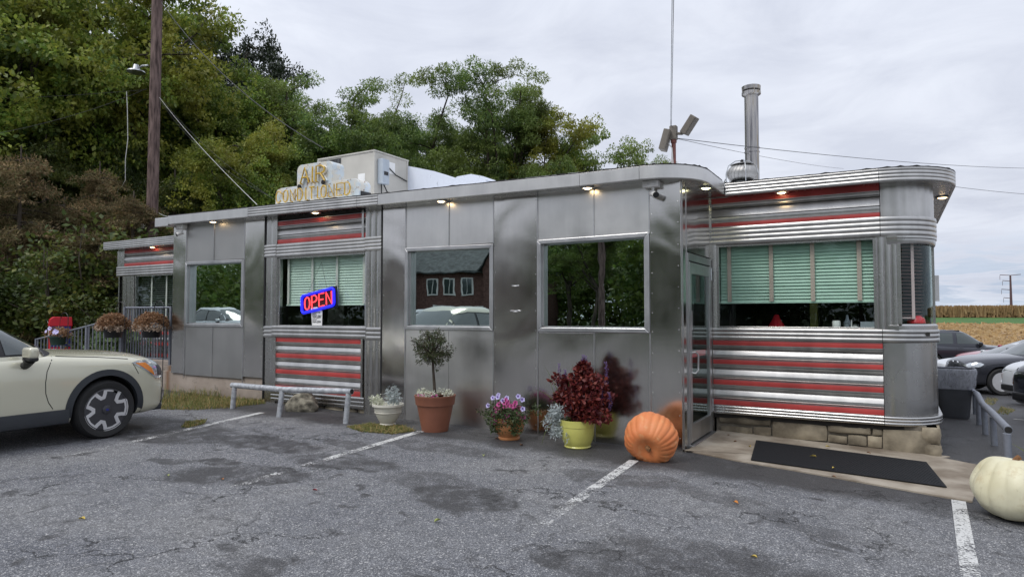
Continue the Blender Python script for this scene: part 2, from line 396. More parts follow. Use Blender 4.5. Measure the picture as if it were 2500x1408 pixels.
xs = [-220, -120, -80, -50, -40, -30]+[x*.5-25 for x in range(0, 64)]+[8, 10, 13, 17, 22, 30, 40, 60, 90, 130, 180, 260, 400]
ys = [-140, -90, -60, -44, -30, -24, -16.5, -10.5, -8, -4]+[y*.5-2 for y in range(0, 80)]+[38, 42, 50, 60, 70, 80, 92, 104, 115, 124, 134, 151, 170, 200, 260, 400, 700, 1400]
ys = sorted(set(ys))
def zone(x, y):
    if y < -30: return 'lawn'
    if -24 > y: return 'lawn'
    if -24 < y < -16.5: return 'road'
    if -16.5 < y < -10.5: return 'lawn'
    if x < -19 and y > 6: return 'wood'
    if y > 38 or x > 60:
        if x < -12 and y < 90: return 'wood'
        if y < 115: return 'stub'
        if y < 151: return 'wheat'
        return 'corn'
    if x < -4 and y > 14: return 'wood'
    if x < -22: return 'wood' if y > 2 else 'lot'
    return 'lot'
zn = {'lawn': ('grass_verge', M_lawn), 'road': ('road', M_asph), 'wood': ('woodland_floor', M_wood), 'stub': ('stubble_field', M_stub),
      'wheat': ('green_field', M_wheat), 'corn': ('corn_field_ground', M_cornground), 'lot': ('parking_lot_asphalt', M_asph)}
zmb = {k: MB() for k in zn}
for i in range(len(xs)-1):
    for j in range(len(ys)-1):
        x0, x1, y0, y1 = xs[i], xs[i+1], ys[j], ys[j+1]
        k = zone((x0+x1)/2, (y0+y1)/2)
        zmb[k].add([(x0, y0, g(x0, y0)), (x1, y0, g(x1, y0)), (x1, y1, g(x1, y1)), (x0, y1, g(x0, y1))], [(0, 1, 2, 3)])
for k, mb in zmb.items():
    o = mb.build(zn[k][0], zn[k][1]); bm = bmesh.new(); bm.from_mesh(o.data); bmesh.ops.remove_doubles(bm, verts=bm.verts, dist=.001)
    bmesh.ops.recalc_face_normals(bm, faces=bm.faces); bm.to_mesh(o.data); bm.free(); tag(o, kind='structure')
    if sum(f.normal.z for f in o.data.polygons) < 0: o.data.flip_normals()

# worn painted bay lines, each a sheet 4 mm above the asphalt
def paint_mat():
    m, t, p, o = newmat('worn_road_paint'); v = coords(t, 'World')
    p.inputs['Base Color'].default_value = (.62, .62, .60, 1); p.inputs['Roughness'].default_value = .7
    vo = N(t, 'ShaderNodeTexVoronoi', i_Scale=60.0); L(t, v, vo.inputs['Vector'])
    a = mth(t, 'ADD', mth(t, 'ADD', mth(t, 'MULTIPLY', noise(t, v, 45, 4, .7), .55), mth(t, 'MULTIPLY', noise(t, v, 5, 4, .6), .55)), mth(t, 'MULTIPLY', vo.outputs['Distance'], -.2))
    ge = t.nodes.new('ShaderNodeNewGeometry'); sp = N(t, 'ShaderNodeSeparateXYZ'); L(t, ge.outputs['Position'], sp.inputs[0])
    far = N(t, 'ShaderNodeMapRange'); L(t, sp.outputs[1], far.inputs[0]); far.inputs[1].default_value = 3.0; far.inputs[2].default_value = 6.8; far.inputs[3].default_value = -.13; far.inputs[4].default_value = .08
    a = mth(t, 'ADD', a, far.outputs[0])
    tr = N(t, 'ShaderNodeBsdfTransparent'); ms = N(t, 'ShaderNodeMixShader'); L(t, ramp(t, a, [(.40, 0), (.50, .9)]), ms.inputs[0])
    L(t, tr.outputs[0], ms.inputs[1]); L(t, p.outputs[0], ms.inputs[2]); L(t, ms.outputs[0], o.inputs[0]); return m
M_paint = paint_mat()
def ground_strip(name, a, b, w, mat, lift=.005, label=None, n=14, kind='structure'):
    mb = MB(); a = Vector(a); b = Vector(b); d = (b-a).normalized(); nrm = Vector((-d.y, d.x))*w/2; vs = []
    for i in range(n+1):
        p = a.lerp(b, i/n)
        for s in (-1, 1):
            q = p+nrm*s; vs.append((q.x, q.y, g(q.x, q.y)+lift))
    mb.add(vs, [(2*i, 2*i+2, 2*i+3, 2*i+1) for i in range(n)])
    return tag(mb.build(name, mat), kind=kind, label=label)
for (p1, p2) in [((640, 1007), (0, 1152)), ((1030, 1052), (380, 1245)), ((1548, 1124), (1262, 1322)), ((2340, 1222), (2374, 1430))]:
    a = gp(*p1); b = gp(*p2); ground_strip('bay_line', a[:2], b[:2], .105, M_paint)
ground_strip('bay_line', (1.7, 13.8), (6, 12.6), .1, M_paint); ground_strip('bay_line', (1.6, 10.8), (7, 9.6), .1, M_paint)

# entrance slab (draped, its front edge stands a little proud)
P = [gp(1664, 1099), gp(1800, 1126), gp(1942, 1150), gp(2150, 1187), gp(2374, 1227), gp(2385, 1195), gp(2386, 1137), gp(2300, 1120)]
slab = MB(); sp_ = [(x, y, z+.018) for x, y, z in P]+[(.52, 8.97, g(.52, 8.9)+.018), (-2.05, 8.97, g(-2.05, 8.9)+.03), (-2.06, 7.45, .02)]
slab.poly(sp_, (0, 0, -.1)); tag(slab.build('entrance_slab', M_conc, bevel=.006), kind='structure', label='weathered tan concrete slab in front of the glass door')

# ============================================================ the diner
diner = thing('diner', (-7, 9, 0), 'long stainless steel diner with red enamel stripes, flat roof and green window blinds', 'diner')
D = diner
FY, WY = 7.43, 8.88
def part(mb, name, mat, sm=None, parent=None, bevel=0, label=None): return mb.build(name, mat, parent or diner, sm, bevel=bevel, label=label)
# dark carcass behind the cladding
for x0_, x1_, z0_, z1_ in ((-11.70, -9.16, .50, 1.30), (-11.70, -9.16, 2.56, 3.16), (-11.70, -11.66, 1.30, 2.56), (-9.20, -9.16, 1.30, 2.56)):
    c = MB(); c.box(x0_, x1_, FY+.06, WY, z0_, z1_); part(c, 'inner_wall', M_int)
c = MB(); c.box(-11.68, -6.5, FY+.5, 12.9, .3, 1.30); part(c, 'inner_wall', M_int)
def dz(x): return .0135*max(0, -3.3-x)
# --- sheets of the two flush vestibules
def sheet(x0, x1, z0, z1, mat, y=FY, name='wall_panel', th=.05, bev=.003): 
    b = MB(); b.box(x0+.002, x1-.002, y, y+th, z0, z1); return part(b, name, mat, bevel=bev)
gl = {}
Bx = [-11.70, -11.30, -10.50, -9.665, -9.155]
sheet(Bx[0], Bx[1], .47, 3.24, M_steelP, name='wall_pier', y=FY-.004); sheet(Bx[3], Bx[4], .49, 3.24, M_steelP, name='wall_pier', y=FY-.004)
sheet(Bx[1], Bx[2], 2.52, 3.24, M_steelQ); sheet(Bx[2], Bx[3], 2.52, 3.24, M_steelQ)
sheet(Bx[1], Bx[2], .45, 1.335, M_steelQ); sheet(Bx[2], Bx[3], .45, 1.335, M_steelQ)
Dx = [-6.548, -6.11, -5.34, -4.608, -3.942, -3.16, -2.458, -2.09]
sheet(Dx[0], Dx[1], -.01, 3.2, M_steelP, name='wall_pier', y=FY-.004); sheet(Dx[3], Dx[4], -.03, 3.2, M_steelP, name='wall_pier', y=FY-.004)
sheet(Dx[6], Dx[7]+.002, -.03, 3.2, M_steelP, name='wall_pier', y=FY-.004)
for a, b in ((1, 2), (2, 3), (4, 5), (5, 6)):
    sheet(Dx[a], Dx[b], 2.51, 3.2, M_steelM)
sheet(Dx[1], Dx[2], -.01, 1.335, M_steelM); sheet(Dx[2], Dx[3], -.01, 1.335, M_steelM)
sheet(Dx[4], Dx[5], -.03, 1.32, M_steelP); sheet(Dx[5], Dx[6], -.03, 1.335, M_steelP)
b = MB(); b.box(-3.93, -3.17, FY-.003, FY+.01, 1.320, 1.333); part(b, 'torn_sealant', M_white)
# narrow joint mouldings between sheets
for x, z0, z1 in [(Dx[1], 0, 1.335), (Dx[3], 0, 1.335), (Dx[4], 0, 1.335), (Dx[5], 0, 1.335), (Dx[6], 0, 1.335), (Dx[1], 2.5, 3.2), (Dx[2], 2.5, 3.2), (Dx[3], 2.5, 3.2), (Dx[4], 2.5, 3.2), (Dx[5], 2.5, 3.2), (Dx[6], 2.5, 3.2),
                  (Bx[1], .40, 1.335), (Bx[2], .45, 1.335), (Bx[3], .38, 1.335), (Bx[1], 2.5, 3.24), (Bx[2], 2.5, 3.24), (Bx[3], 2.5, 3.24)]:
    b = MB(); b.extr([(FY-.012, z0), (FY-.012, z1), (FY+.004, z1), (FY+.004, z0)], x-.006, x+.006); part(b, 'joint_strip', M_alu)
# dents: scraped scars on the middle pier
for zc, w in ((1.93, .12), (1.60, .17)):
    b = MB(); b.lathe([(.0, .0), (w*.4, .004), (w*.5, .0)], n=18); b.v = [(-4.27+v[0], FY-.006-v[2], zc+v[1]*.16) for v in b.v]; part(b, 'dent', M_alu, 60)

# --- windows of the vestibules: frame of four mitred bars, recessed pane, jamb shadow box
def framed(x0, x1, z0, z1, tl=0, tr=0, room=True, lbl=None):
    w = thing('window', (x0, FY, z0), None, None); w.parent = diner; w.location = Vector((x0, FY, z0))-diner.location
    fw = .055
    def bar(pts):
        b = MB(); b.poly([(x, FY-.028, z) for x, z in pts], (0, .075, 0)); return b
    top = lambda x: z1+(tl+(tr-tl)*(x-x0)/(x1-x0))
    f = bar([(x0, top(x0)), (x1, top(x1)), (x1-fw, top(x1)-fw), (x0+fw, top(x0)-fw)]); f.build('frame', M_alu, w, bevel=.008)
    f = bar([(x0, z0), (x1, z0), (x1-fw, z0+fw), (x0+fw, z0+fw)]); f.build('frame', M_alu, w, bevel=.008)
    f = bar([(x0, z0), (x0+fw, z0+fw), (x0+fw, top(x0)-fw), (x0, top(x0))]); f.build('frame', M_alu, w, bevel=.008)
    f = bar([(x1, z0), (x1-fw, z0+fw), (x1-fw, top(x1)-fw), (x1, top(x1))]); f.build('frame', M_alu, w, bevel=.008)
    a, b_, c_, d_ = x0+fw, x1-fw, z0+fw, z1+min(tl, tr)-fw
    r = MB()                                    # stepped reveal
    r.box(a-.002, a+.022, FY+.02, FY+.10, c_, d_+.02); r.box(b_-.022, b_+.002, FY+.02, FY+.10, c_, d_+.02)
    r.build('reveal', M_alu, w)
    r = MB(); r.box(a, b_, FY+.02, FY+.10, c_-.01, c_+.014); r.build('reveal', M_alu, w)
    r = MB(); r.box(a-.002, a+.004, FY+.048, FY+.06, c_, d_+.02); r.box(b_-.004, b_+.002, FY+.048, FY+.06, c_, d_+.02); r.build('gasket', M_black, w)
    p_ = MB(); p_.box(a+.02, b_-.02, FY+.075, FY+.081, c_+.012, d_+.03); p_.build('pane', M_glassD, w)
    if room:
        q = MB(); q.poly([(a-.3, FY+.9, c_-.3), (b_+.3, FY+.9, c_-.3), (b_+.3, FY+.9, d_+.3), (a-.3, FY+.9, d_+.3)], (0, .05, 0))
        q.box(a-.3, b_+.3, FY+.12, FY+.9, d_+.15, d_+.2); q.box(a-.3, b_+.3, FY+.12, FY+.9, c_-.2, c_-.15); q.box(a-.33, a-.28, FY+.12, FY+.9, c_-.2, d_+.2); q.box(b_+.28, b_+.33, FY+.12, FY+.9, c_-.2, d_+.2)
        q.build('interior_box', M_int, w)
    return w
framed(Bx[1], Bx[3], 1.335, 2.52, .0, -.012)
framed(Dx[1], Dx[3], 1.335, 2.515, .0, -.02)
framed(Dx[4], Dx[6], 1.335, 2.51, -.005, .005)
# backing above and below, behind the flush sheets of the right vestibule
for z0_, z1_ in ((2.56, 3.2), (-.03, 1.3)):
    b = MB(); b.box(-6.5, -2.16, FY+.055, FY+.12, z0_, z1_); part(b, 'inner_wall', M_int)
b = MB(); rv = random.Random(3)
for x_ in (-11.68, -9.62, -9.2, -6.52, -6.14, -4.58, -3.97, -2.43, -2.12):
    z_ = .15 if x_ > -6.6 else .6
    while z_ < 3.05:
        b.lathe([(.006, 0), (.004, .003), (0, .004)], n=6); k_ = len(b.v)-18; b.v[k_:] = [(x_+q[0], FY-.004-q[2], z_+q[1]) for q in b.v[k_:]]; z_ += .24+rv.uniform(-.02, .02)
tag(part(b, 'rivets', M_alu), kind='stuff')

# --- recessed diner front with stripes (section between the vestibules)
CYY = FY+.03
def cz(y, x=780): return W(x, y, CYY)[1]
def flute_profile(z0, z1, y, kind):
    h = z1-z0; out = []
    n = 7
    for i in range(n+1):
        f = i/n; z = z1-h*f
        if kind == 'cove': d = .004-.020*math.sin(PI*min(1, f*1.05))+.016*f
        elif kind == 'lap': d = -.010+.028*f**.8
        else: d = -.004+.010*math.sin(PI*f)*.5-.006*f
        out.append((y-d, z))
    return out+[(y+.03, z0), (y+.03, z1)]
def stripes(x0, x1, y, reds, ztop, zbot, parent=diner):
    """reds: list of (z1,z0) of the red strips, steel flutes fill what is between"""
    edges = [ztop]+[e for r in reds for e in r]+[zbot]
    for z1, z0 in reds:
        b = MB(); b.extr([(y-.014, z0+.004), (y-.016, z0+.02), (y-.016, z1-.015), (y-.010, z1), (y+.03, z1), (y+.03, z0)], x0, x1); part(b, 'red_stripe', M_red, 40)
        for zz_ in (z0, z1):
            b = MB(); b.box(x0, x1, y-.018, y-.005, zz_-.003, zz_+.003); part(b, 'edge_trim', M_alu)
    for i in range(0, len(edges)-1, 2):
        a, c_ = edges[i], edges[i+1]
        if a-c_ < .03: continue
        seq = [('cove', .27), ('lap', .44), ('flat', .29)]; z = a-.003
        tot = a-c_-.006
        for kind, fr in seq:
            z2 = z-tot*fr; b = MB(); b.extr(flute_profile(z2+.004, z-.002, y, kind), x0, x1); part(b, 'steel_flute', M_steelB, 35); z = z2
def ribs(z0, z1, n, base=.0, amp=.012, back=-.05):
    amp *= .6
    pr = []; h = (z1-z0)/n
    for i in range(n):
        for k in range(7):
            f = k/6; pr.append((base+amp*math.sin(PI*f)**.7 if 0 < f < 1 else base, z0+h*(i+f*.999)))
    return pr+[(back, z1), (back, z0)]
def band(x0, x1, y, z0, z1, n, mat=M_steelB, out=.02, name='ribbed_band', amp=.012):
    b = MB(); b.sweep([(x0, y, 0, -1), (x1, y, 0, -1)], ribs(z0, z1, n, out, amp)); return part(b, name, mat, 50)
def fluted_pillar(x0, x1, y, z0, z1, n=3, name='pillar'):
    b = MB(); m = 6*n; top = []
    for i in range(m+1):
        f = (i/6) % 1 if i < m else 0; top.append((x0+(x1-x0)*i/m, y-.02-.010*math.sin(PI*f)**.8))
    vs = [(x, yy, z0) for x, yy in top]+[(x, yy, z1) for x, yy in top]+[(x0, y+.04, z0), (x1, y+.04, z0), (x0, y+.04, z1), (x1, y+.04, z1)]
    k = m+1; fs = [(i, i+1, k+i+1, k+i) for i in range(m)]+[(2*k, 0, k, 2*k+2), (m, 2*k+1, 2*k+3, k+m)]+[tuple(range(m, -1, -1))+(2*k, 2*k+1), tuple(range(k, 2*k))+(2*k+3, 2*k+2)]
    b.add(vs, fs); return part(b, name, M_steelD, 30)
cl, cr_ = -9.15, -6.552
fluted_pillar(cl, -8.86, CYY, .02, 3.18, 2); fluted_pillar(-6.90, cr_, CYY, -.02, 3.16, 3)
b = MB(); b.box(-9.155, -9.13, FY-.01, FY+.1, .1, 3.2); part(b, 'dark_joint', M_dark); b = MB(); b.box(-6.575, -6.545, FY-.008, FY+.1, .0, 3.16); part(b, 'dark_joint', M_dark)
for xa, xb in ((cl, -8.87), (-6.90, cr_-.02)):
    band(xa, xb, CYY, 2.51, 2.72, 4, out=.036); band(xa, xb, CYY, 1.17, 1.36, 3, out=.036)
for z0_, z1_ in ((2.6, 3.2), (.1, 1.3)):
    b = MB(); b.box(-8.86, -6.90, CYY+.02, CYY+.1, z0_, z1_); part(b, 'inner_wall', M_int)
stripes(-8.86, -6.90, CYY, [(3.10, 3.02), (2.80, 2.722)], 3.10, 2.72)
band(-8.90, -6.87, CYY, 2.505, 2.715, 4, out=.028)
band(-8.93, -6.86, CYY, 1.19, 1.37, 3, out=.045)
redC = [(cz(824.5), cz(837)), (cz(864.5), cz(877)), (cz(905), cz(917.5)), (cz(946), cz(960))]
redC = [(a, b_) for a, b_ in redC]
stripes(-8.86, -6.94, CYY, redC, redC[0][0], redC[-1][1])
band(-8.95, -6.90, CYY, .13, redC[-1][1]-.004, 3, M_steelD, .03, name='skirt_band')
for xs_ in (-8.86, -6.94):
    b = MB(); b.box(xs_-.03, xs_+.01, CYY-.03, CYY+.03, .3, 1.19); part(b, 'edge_trim', M_steelD)
    b = MB(); b.box(xs_-.03, xs_+.01, CYY-.03, CYY+.03, 2.71, 3.14); part(b, 'edge_trim', M_steelD)

# --- plan path of a wall that ends in a rounded corner
def arc_path(x0, xa, y, R, y1, n=14):
    p = [(x0, y, 0, -1), (xa, y, 0, -1)]
    for i in range(1, n+1):
        a = PI/2*i/n; p.append((xa+R*math.sin(a), y+R-R*math.cos(a), math.sin(a), -math.cos(a)))
    if y1 > y+R: p.append((xa+R, y1, 1, 0))
    return p
XA, RR, WX0 = -.12, .56, -2.085
YB = 13.1
full = arc_path(WX0, XA, WY, RR, YB); corner = full[1:]; corner[0] = (XA+.004, WY, 0, -1)
straight = [(WX0, WY, 0, -1), (XA-.002, WY, 0, -1)]
# inner carcass of the wing
b = MB(); b.sweep([(x, y, nx, ny) for x, y, nx, ny in full], [(-.02, .2), (-.02, 1.30), (-.10, 1.30), (-.10, .2)]); part(b, 'inner_wall', M_int)
b = MB(); b.sweep(full, [(-.02, 2.5), (-.02, 3.2), (-.10, 3.2), (-.10, 2.5)]); part(b, 'inner_wall', M_int)
wz = lambda y, x=1964: W(x, y, WY)[1]
rt = [(wz(466), wz(481.5)), (wz(530), wz(541.5))]
stripes(WX0, XA, WY, rt, rt[0][0], rt[1][1])
rl = [(wz(832.7, 1959), wz(846.9, 1959)), (wz(882, 1959), wz(895.5, 1959)), (wz(934, 1959), wz(948.5, 1959)), (wz(985.5, 1959), wz(1000.6, 1959))]
stripes(WX0, XA-.0, WY, rl, rl[0][0], rl[-1][1])
def wband(z0, z1, n, out, name='ribbed_band', mat=M_steelB, amp=.012):
    for pth in (straight, corner):
        b = MB(); b.sweep(pth, ribs(z0, z1, n, out, amp)); part(b, name, mat, 50)
wband(2.475, rt[1][1]-.004, 4, .026); wband(rl[0][0]+.004, 1.375, 3, .03)
wband(.262, rl[-1][1]-.004, 3, .04, 'skirt_band', M_steelD)
# vertically faceted rounded corner sheets, above and below the windows
def facet_corner(z0, z1, pth_x0, pitch, mat, amp=.010):
    pts = []; segs = arc_path(pth_x0, XA, WY, RR, WY+RR+1.5, 40)
    # walk the path
    dist = [0]
    for a, c_ in zip(segs, segs[1:]): dist.append(dist[-1]+math.hypot(c_[0]-a[0], c_[1]-a[1]))
    tot = dist[-1]; n = int(tot/pitch)*5; path = []
    for i in range(n+1):
        s = tot*i/n; k = max(j for j in range(len(dist)) if dist[j] <= s+1e-9); k = min(k, len(segs)-2)
        f = (s-dist[k])/(dist[k+1]-dist[k]); a, c_ = segs[k], segs[k+1]
        q = [a[m_]+(c_[m_]-a[m_])*f for m_ in range(4)]; d = amp*math.sin(PI*((i % 5)/5))
        path.append((q[0]+q[2]*d, q[1]+q[3]*d, q[2], q[3]))
    b = MB(); b.sweep(path, [(0, z0), (0, z1), (-.03, z1), (-.03, z0)]); part(b, 'fluted_corner', mat, 25)
facet_corner(rt[1][1], 3.14, XA+.006, .115, M_steelB, .008)
facet_corner(rl[-1][1], rl[0][0], XA+.006, .17, M_steelD, .006)
# pillar between flat window and curved window
fluted_pillar(-.17, .045, WY+.02, 1.375, 2.475, 3)
fluted_pillar(-2.12, -2.02, WY+.0, 1.375, 2.475, 1)
b = MB(); b.box(-2.09, -2.075, WY-.03, WY+.02, .0, 3.1); part(b, 'dark_joint', M_steelD)
# side wall of the wing beyond the corner window
b = MB(); b.box(.40, .44, WY+RR+.18, YB, 1.375, 2.475); part(b, 'side_wall', M_steelD)
b = MB(); b.box(.395, .432, WY+RR+.0, YB, rl[-1][1], rl[0][0]); part(b, 'side_wall', M_steelD)
b = MB(); b.box(.395, .432, WY+RR+.0, YB, rt[1][1], 3.12); part(b, 'side_wall', M_steelD)
b = MB(); b.box(-16.1, .44, YB, YB+.1, -.8, 3.2); part(b, 'back_wall', M_steelD)

# --- fascias: flat and ribbed sheets, rounded corner over the door, soffit below
FH = .165; OV = .23
def fas(path, mat, ribbed=False, name='fascia', z1=3.262, dzf=dz, lbl=None):
    pr = ribs(z1-FH, z1, 4, OV, .010, OV-.03) if ribbed else [(OV, z1-FH), (OV+.004, z1-FH+.01), (OV+.004, z1-.01), (OV, z1), (OV-.03, z1), (OV-.03, z1-FH)]
    b = MB(); b.sweep(path, pr, dz=dzf); return part(b, name, mat, 50 if ribbed else 12)
S = lambda a, c_: [(a, FY, 0, -1), (c_, FY, 0, -1)]
fas(S(-11.93, -11.52), M_steelF, z1=3.235); fas(S(-11.515, -9.30), M_steelF); fas(S(-9.295, -6.86), M_steelB, True); fas(S(-6.855, -6.45), M_steelB, True)
fas(S(-6.445, -3.25), M_steelF); fas(S(-3.245, -2.50), M_steelF)
cp = arc_path(-2.495, -2.485, FY, .395, FY+.40, 16); fas(cp, M_steelF)
fas([(-2.09, FY+.40, 1, 0), (-2.09, WY-OV-.02, 1, 0)], M_steelF)
wp = arc_path(-1.85, XA, WY, RR, YB)
WZ1 = 3.245
for pth in ([(-1.85, WY, 0, -1), (XA-.002, WY, 0, -1)], [(XA+.002, WY, 0, -1)]+wp[2:]):
    b = MB(); b.sweep(pth, ribs(WZ1-FH, WZ1, 4, OV, .010, OV-.03)); part(b, 'fascia', M_steelB, 50)
# soffits
b = MB(); b.sweep(arc_path(-11.93, -2.485, FY, .395, WY, 16), [(OV-.005, 3.103), (OV-.005, 3.116), (-.06, 3.116), (-.06, 3.103)], dz=dz); part(b, 'soffit', M_steelD, 40)
b = MB(); b.sweep(wp, [(OV-.005, 3.092), (OV-.005, 3.10), (-.06, 3.10), (-.06, 3.092)]); part(b, 'soffit', M_steelD, 40)
# roofs with a ragged tar edge
def roof(pth, z, dzf=None, back=None):
    b = MB(); outer = [(x+nx*(OV-.01), y+ny*(OV-.01)) for x, y, nx, ny in pth]
    pts = [(x, y, z+(dzf(x) if dzf else 0)) for x, y in outer]+[(x, y, z) for x, y in back]
    b.poly(pts, (0, 0, -.05)); part(b, 'roof', M_snow)
    b = MB(); rr = random.Random(5); rows = []
    for i in range(len(pth)-1):
        a, c_ = pth[i], pth[i+1]; n = max(2, int(math.hypot(c_[0]-a[0], c_[1]-a[1])/.06))
        for k in range(n): f = k/n; rows.append([a[m_]+(c_[m_]-a[m_])*f for m_ in range(4)])
    hh = [.004+max(0, rr.gauss(.000, .005)) for _ in rows]; vs = []
    for (x, y, nx, ny), h in zip(rows, hh):
        q = dzf(x) if dzf else 0
        vs += [(x+nx*(OV+.006), y+ny*(OV+.006), z+q-.006), (x+nx*(OV+.004), y+ny*(OV+.004), z+q+h), (x+nx*(OV-.05), y+ny*(OV-.05), z+q+h*.6)]
    b.add(vs, [(3*i+k, 3*i+3+k, 3*i+4+k, 3*i+1+k) for i in range(len(rows)-1) for k in (0, 1)]); part(b, 'roof_edge_tar', M_tar, 60)
roof([(-11.5, FY, 0, -1)]+arc_path(-11.49, -2.485, FY, .395, WY-.3, 16), 3.262, dz, [(-2.0, WY+.1), (-11.7, WY+.1)])
roof(wp, WZ1, None, [(.5, YB+.1), (-16.4, YB+.1), (-16.4, WY-.1), (-2.0, WY-.1)])
# return wall with the door: sheets round the opening
b = MB(); b.box(-2.14, -2.09, FY+.05, 7.66, -.02, 3.12); part(b, 'wall_pier', M_steelP, bevel=.003)
b = MB(); b.box(-2.135, -2.092, 7.664, 8.80, 2.30, 3.12); part(b, 'wall_panel', M_steelP)
b = MB(); b.box(-2.14, -2.09, 8.80, WY+.02, -.02, 3.10); part(b, 'wall_pier', M_steelP)
b = MB(); b.box(-2.094, -2.082, FY+.045, FY+.06, 0, 3.1); b.box(-2.094, -2.084, 7.655, 7.667, 0, 3.1); part(b, 'joint_strip', M_alu)
door = thing('door', (-2.1, 7.67, .02), None, None); door.parent = diner; door.location = Vector((-2.1, 7.67, .02))-diner.location
DX = -2.075
b = MB(); b.box(DX-.05, DX, 7.67, 7.715, .01, 2.28); b.build('door_frame', M_alu, door, bevel=.003)
b = MB(); b.box(DX-.05, DX, 8.755, 8.80, .01, 2.28); b.build('door_frame', M_alu, door, bevel=.003)
b = MB(); b.box(DX-.05, DX, 7.717, 8.753, 2.19, 2.28); b.build('door_frame', M_alu, door, bevel=.003)
b = MB(); b.box(DX-.04, DX+.006, 7.722, 7.80, .05, 2.175); b.build('stile', M_alu, door, bevel=.004)
b = MB(); b.box(DX-.04, DX+.006, 8.665, 8.745, .05, 2.175); b.build('stile', M_alu, door, bevel=.004)
b = MB(); b.box(DX-.04, DX+.004, 7.80, 8.665, 2.04, 2.173); b.build('rail', M_alu, door, bevel=.004)
b = MB(); b.box(DX-.04, DX+.004, 7.80, 8.665, .052, .26); b.build('rail', M_alu, door, bevel=.004)
b = MB(); b.box(DX-.022, DX-.016, 7.79, 8.67, .25, 2.05); b.build('pane', M_glassC, door)
b = MB(); b.box(DX-.08, DX-.05, 7.80, 8.66, 1.03, 1.10); b.build('push_bar', M_newsred, door)
b = MB(); b.tube([(DX+.006, 7.765, 1.10), (DX+.05, 7.77, 1.11), (DX+.075, 7.80, 1.08), (DX+.075, 7.80, .90), (DX+.05, 7.77, .86), (DX+.006, 7.765, .87)], .011, 8); b.build('handle', M_alu, door, 50)
for z in (2.0, .30):
    b = MB()
    for k in range(3): b.tube([(DX+.012, 8.752, z+k*.055), (DX+.012, 8.752, z+.05+k*.055)], .012, 8)
    b.build('hinge', M_galv, door, 50)
b = MB(); b.box(DX-.012, DX-.010, 7.80, 7.87, 1.36, 1.60); b.build('sticker', M_paper, door)
b = MB(); b.box(DX-.30, DX+.05, 7.68, 8.79, -.01, .035); b.build('threshold', M_alu, door, bevel=.004)
# vestibule interior seen through the door
b = MB(); b.box(-3.7, -3.65, FY+.1, WY, 0, 3.0); b.box(-3.7, -2.15, WY-.01, WY+.03, 0, 3.0); part(b, 'interior_wall', M_intw)

# --- blinds
def blind_mat(name, c):
    m, t, p, o = newmat(name); L(t, ramp(t, noise(t, coords(t, 'World'), 5, 4), [(.3, tuple(x*.86 for x in c)), (.7, c)]), p.inputs['Base Color']); p.inputs['Roughness'].default_value = .45; return m
M_blg = blind_mat('blind_green', (.50, .70, .58)); M_blg2 = blind_mat('blind_pale_green', (.70, .82, .72)); M_blw = blind_mat('blind_white_grey', (.7, .76, .72)); M_tape = blind_mat('blind_tape_pink', (.56, .44, .38)); M_tapew = blind_mat('blind_tape_grey', (.68, .65, .6)); M_tapep = blind_mat('blind_tape_rose', (.80, .58, .55))
M_blk = blind_mat('blind_dark_red', (.48, .30, .28))
def blind(x0, x1, y, z0, z1, n, tapes, mat, tmat, tilt=62, width=.05, tw=.045, slope=0):
    bl = thing('blind', (x0, y, z1), None, None); bl.parent = diner; bl.location = Vector((x0, y, z1))-diner.location
    s = MB(); w = width/2; q = math.radians(tilt); L_ = x1-x0; pr = []
    for k in range(5):
        f = k/4*2-1; cx_ = f*w; cy_ = .004*(1-f*f); pr.append((-(cx_*math.cos(q)-cy_*math.sin(q)), -cx_*math.sin(q)-cy_*math.cos(q)))
    pr = [(a, c_) for a, c_ in pr]+[(a+.0012, c_+.0012) for a, c_ in reversed(pr)]
    s.extr(pr, 0, L_); me = s.mesh('slat', mat, 40)
    for i in range(n):
        z = z1-(z1-z0)*(i+.5)/n; o = link('slat', me, bl, (x0, y, z)); o.rotation_euler = (random.uniform(-.05, .05), slope+random.uniform(-.001, .001), 0)
    for tx in tapes:
        b_ = MB(); b_.box(tx-tw/2, tx+tw/2, y-.036, y-.033, z0, z1); b_.build('tape', tmat, bl)
    b_ = MB(); b_.box(x0, x1, y-.02, y+.02, z0-.022, z0-.002); b_.build('bottom_rail', mat, bl)
    return bl
def wing_x(px, py=660): return W(px, py, WY+.12)[0]
zb = W(1960, 735, WY+.12)[1]
blind(-2.0, -.19, WY+.14, zb, 2.47, 18, [wing_x(1781), wing_x(1883), wing_x(1984), wing_x(2098)], M_blg, M_tape, 66, .060, .05)
blind(-8.78, -6.92, FY+.17, W(800, 742, FY+.15)[1], 2.49, 18, [W(x, 690, FY+.15)[0] for x in (706, 764, 824, 890)], M_blg2, M_tapew, 66, .060, .045, slope=.006)
# window frames and panes of the two diner windows
def plainwin(x0, x1, y, z0, z1, mat=M_glassC, fm=M_steelD):
    w = thing('window', (x0, y, z0), None, None); w.parent = diner; w.location = Vector((x0, y, z0))-diner.location
    for (a, b_, c_, d_) in ((x0, x0+.035, z0, z1), (x1-.035, x1, z0, z1), (x0+.035, x1-.035, z1-.03, z1), (x0+.035, x1-.035, z0, z0+.022)):
        f = MB(); f.box(a, b_, y-.01, y+.06, c_, d_); f.build('frame', fm, w, bevel=.004)
    p_ = MB(); p_.box(x0+.03, x1-.03, y+.02, y+.026, z0+.018, z1-.02); p_.build('pane', mat, w); return w
plainwin(-2.03, -.165, WY+.02, 1.376, 2.474); plainwin(-8.86, -6.90, FY+.05, 1.36, 2.505)
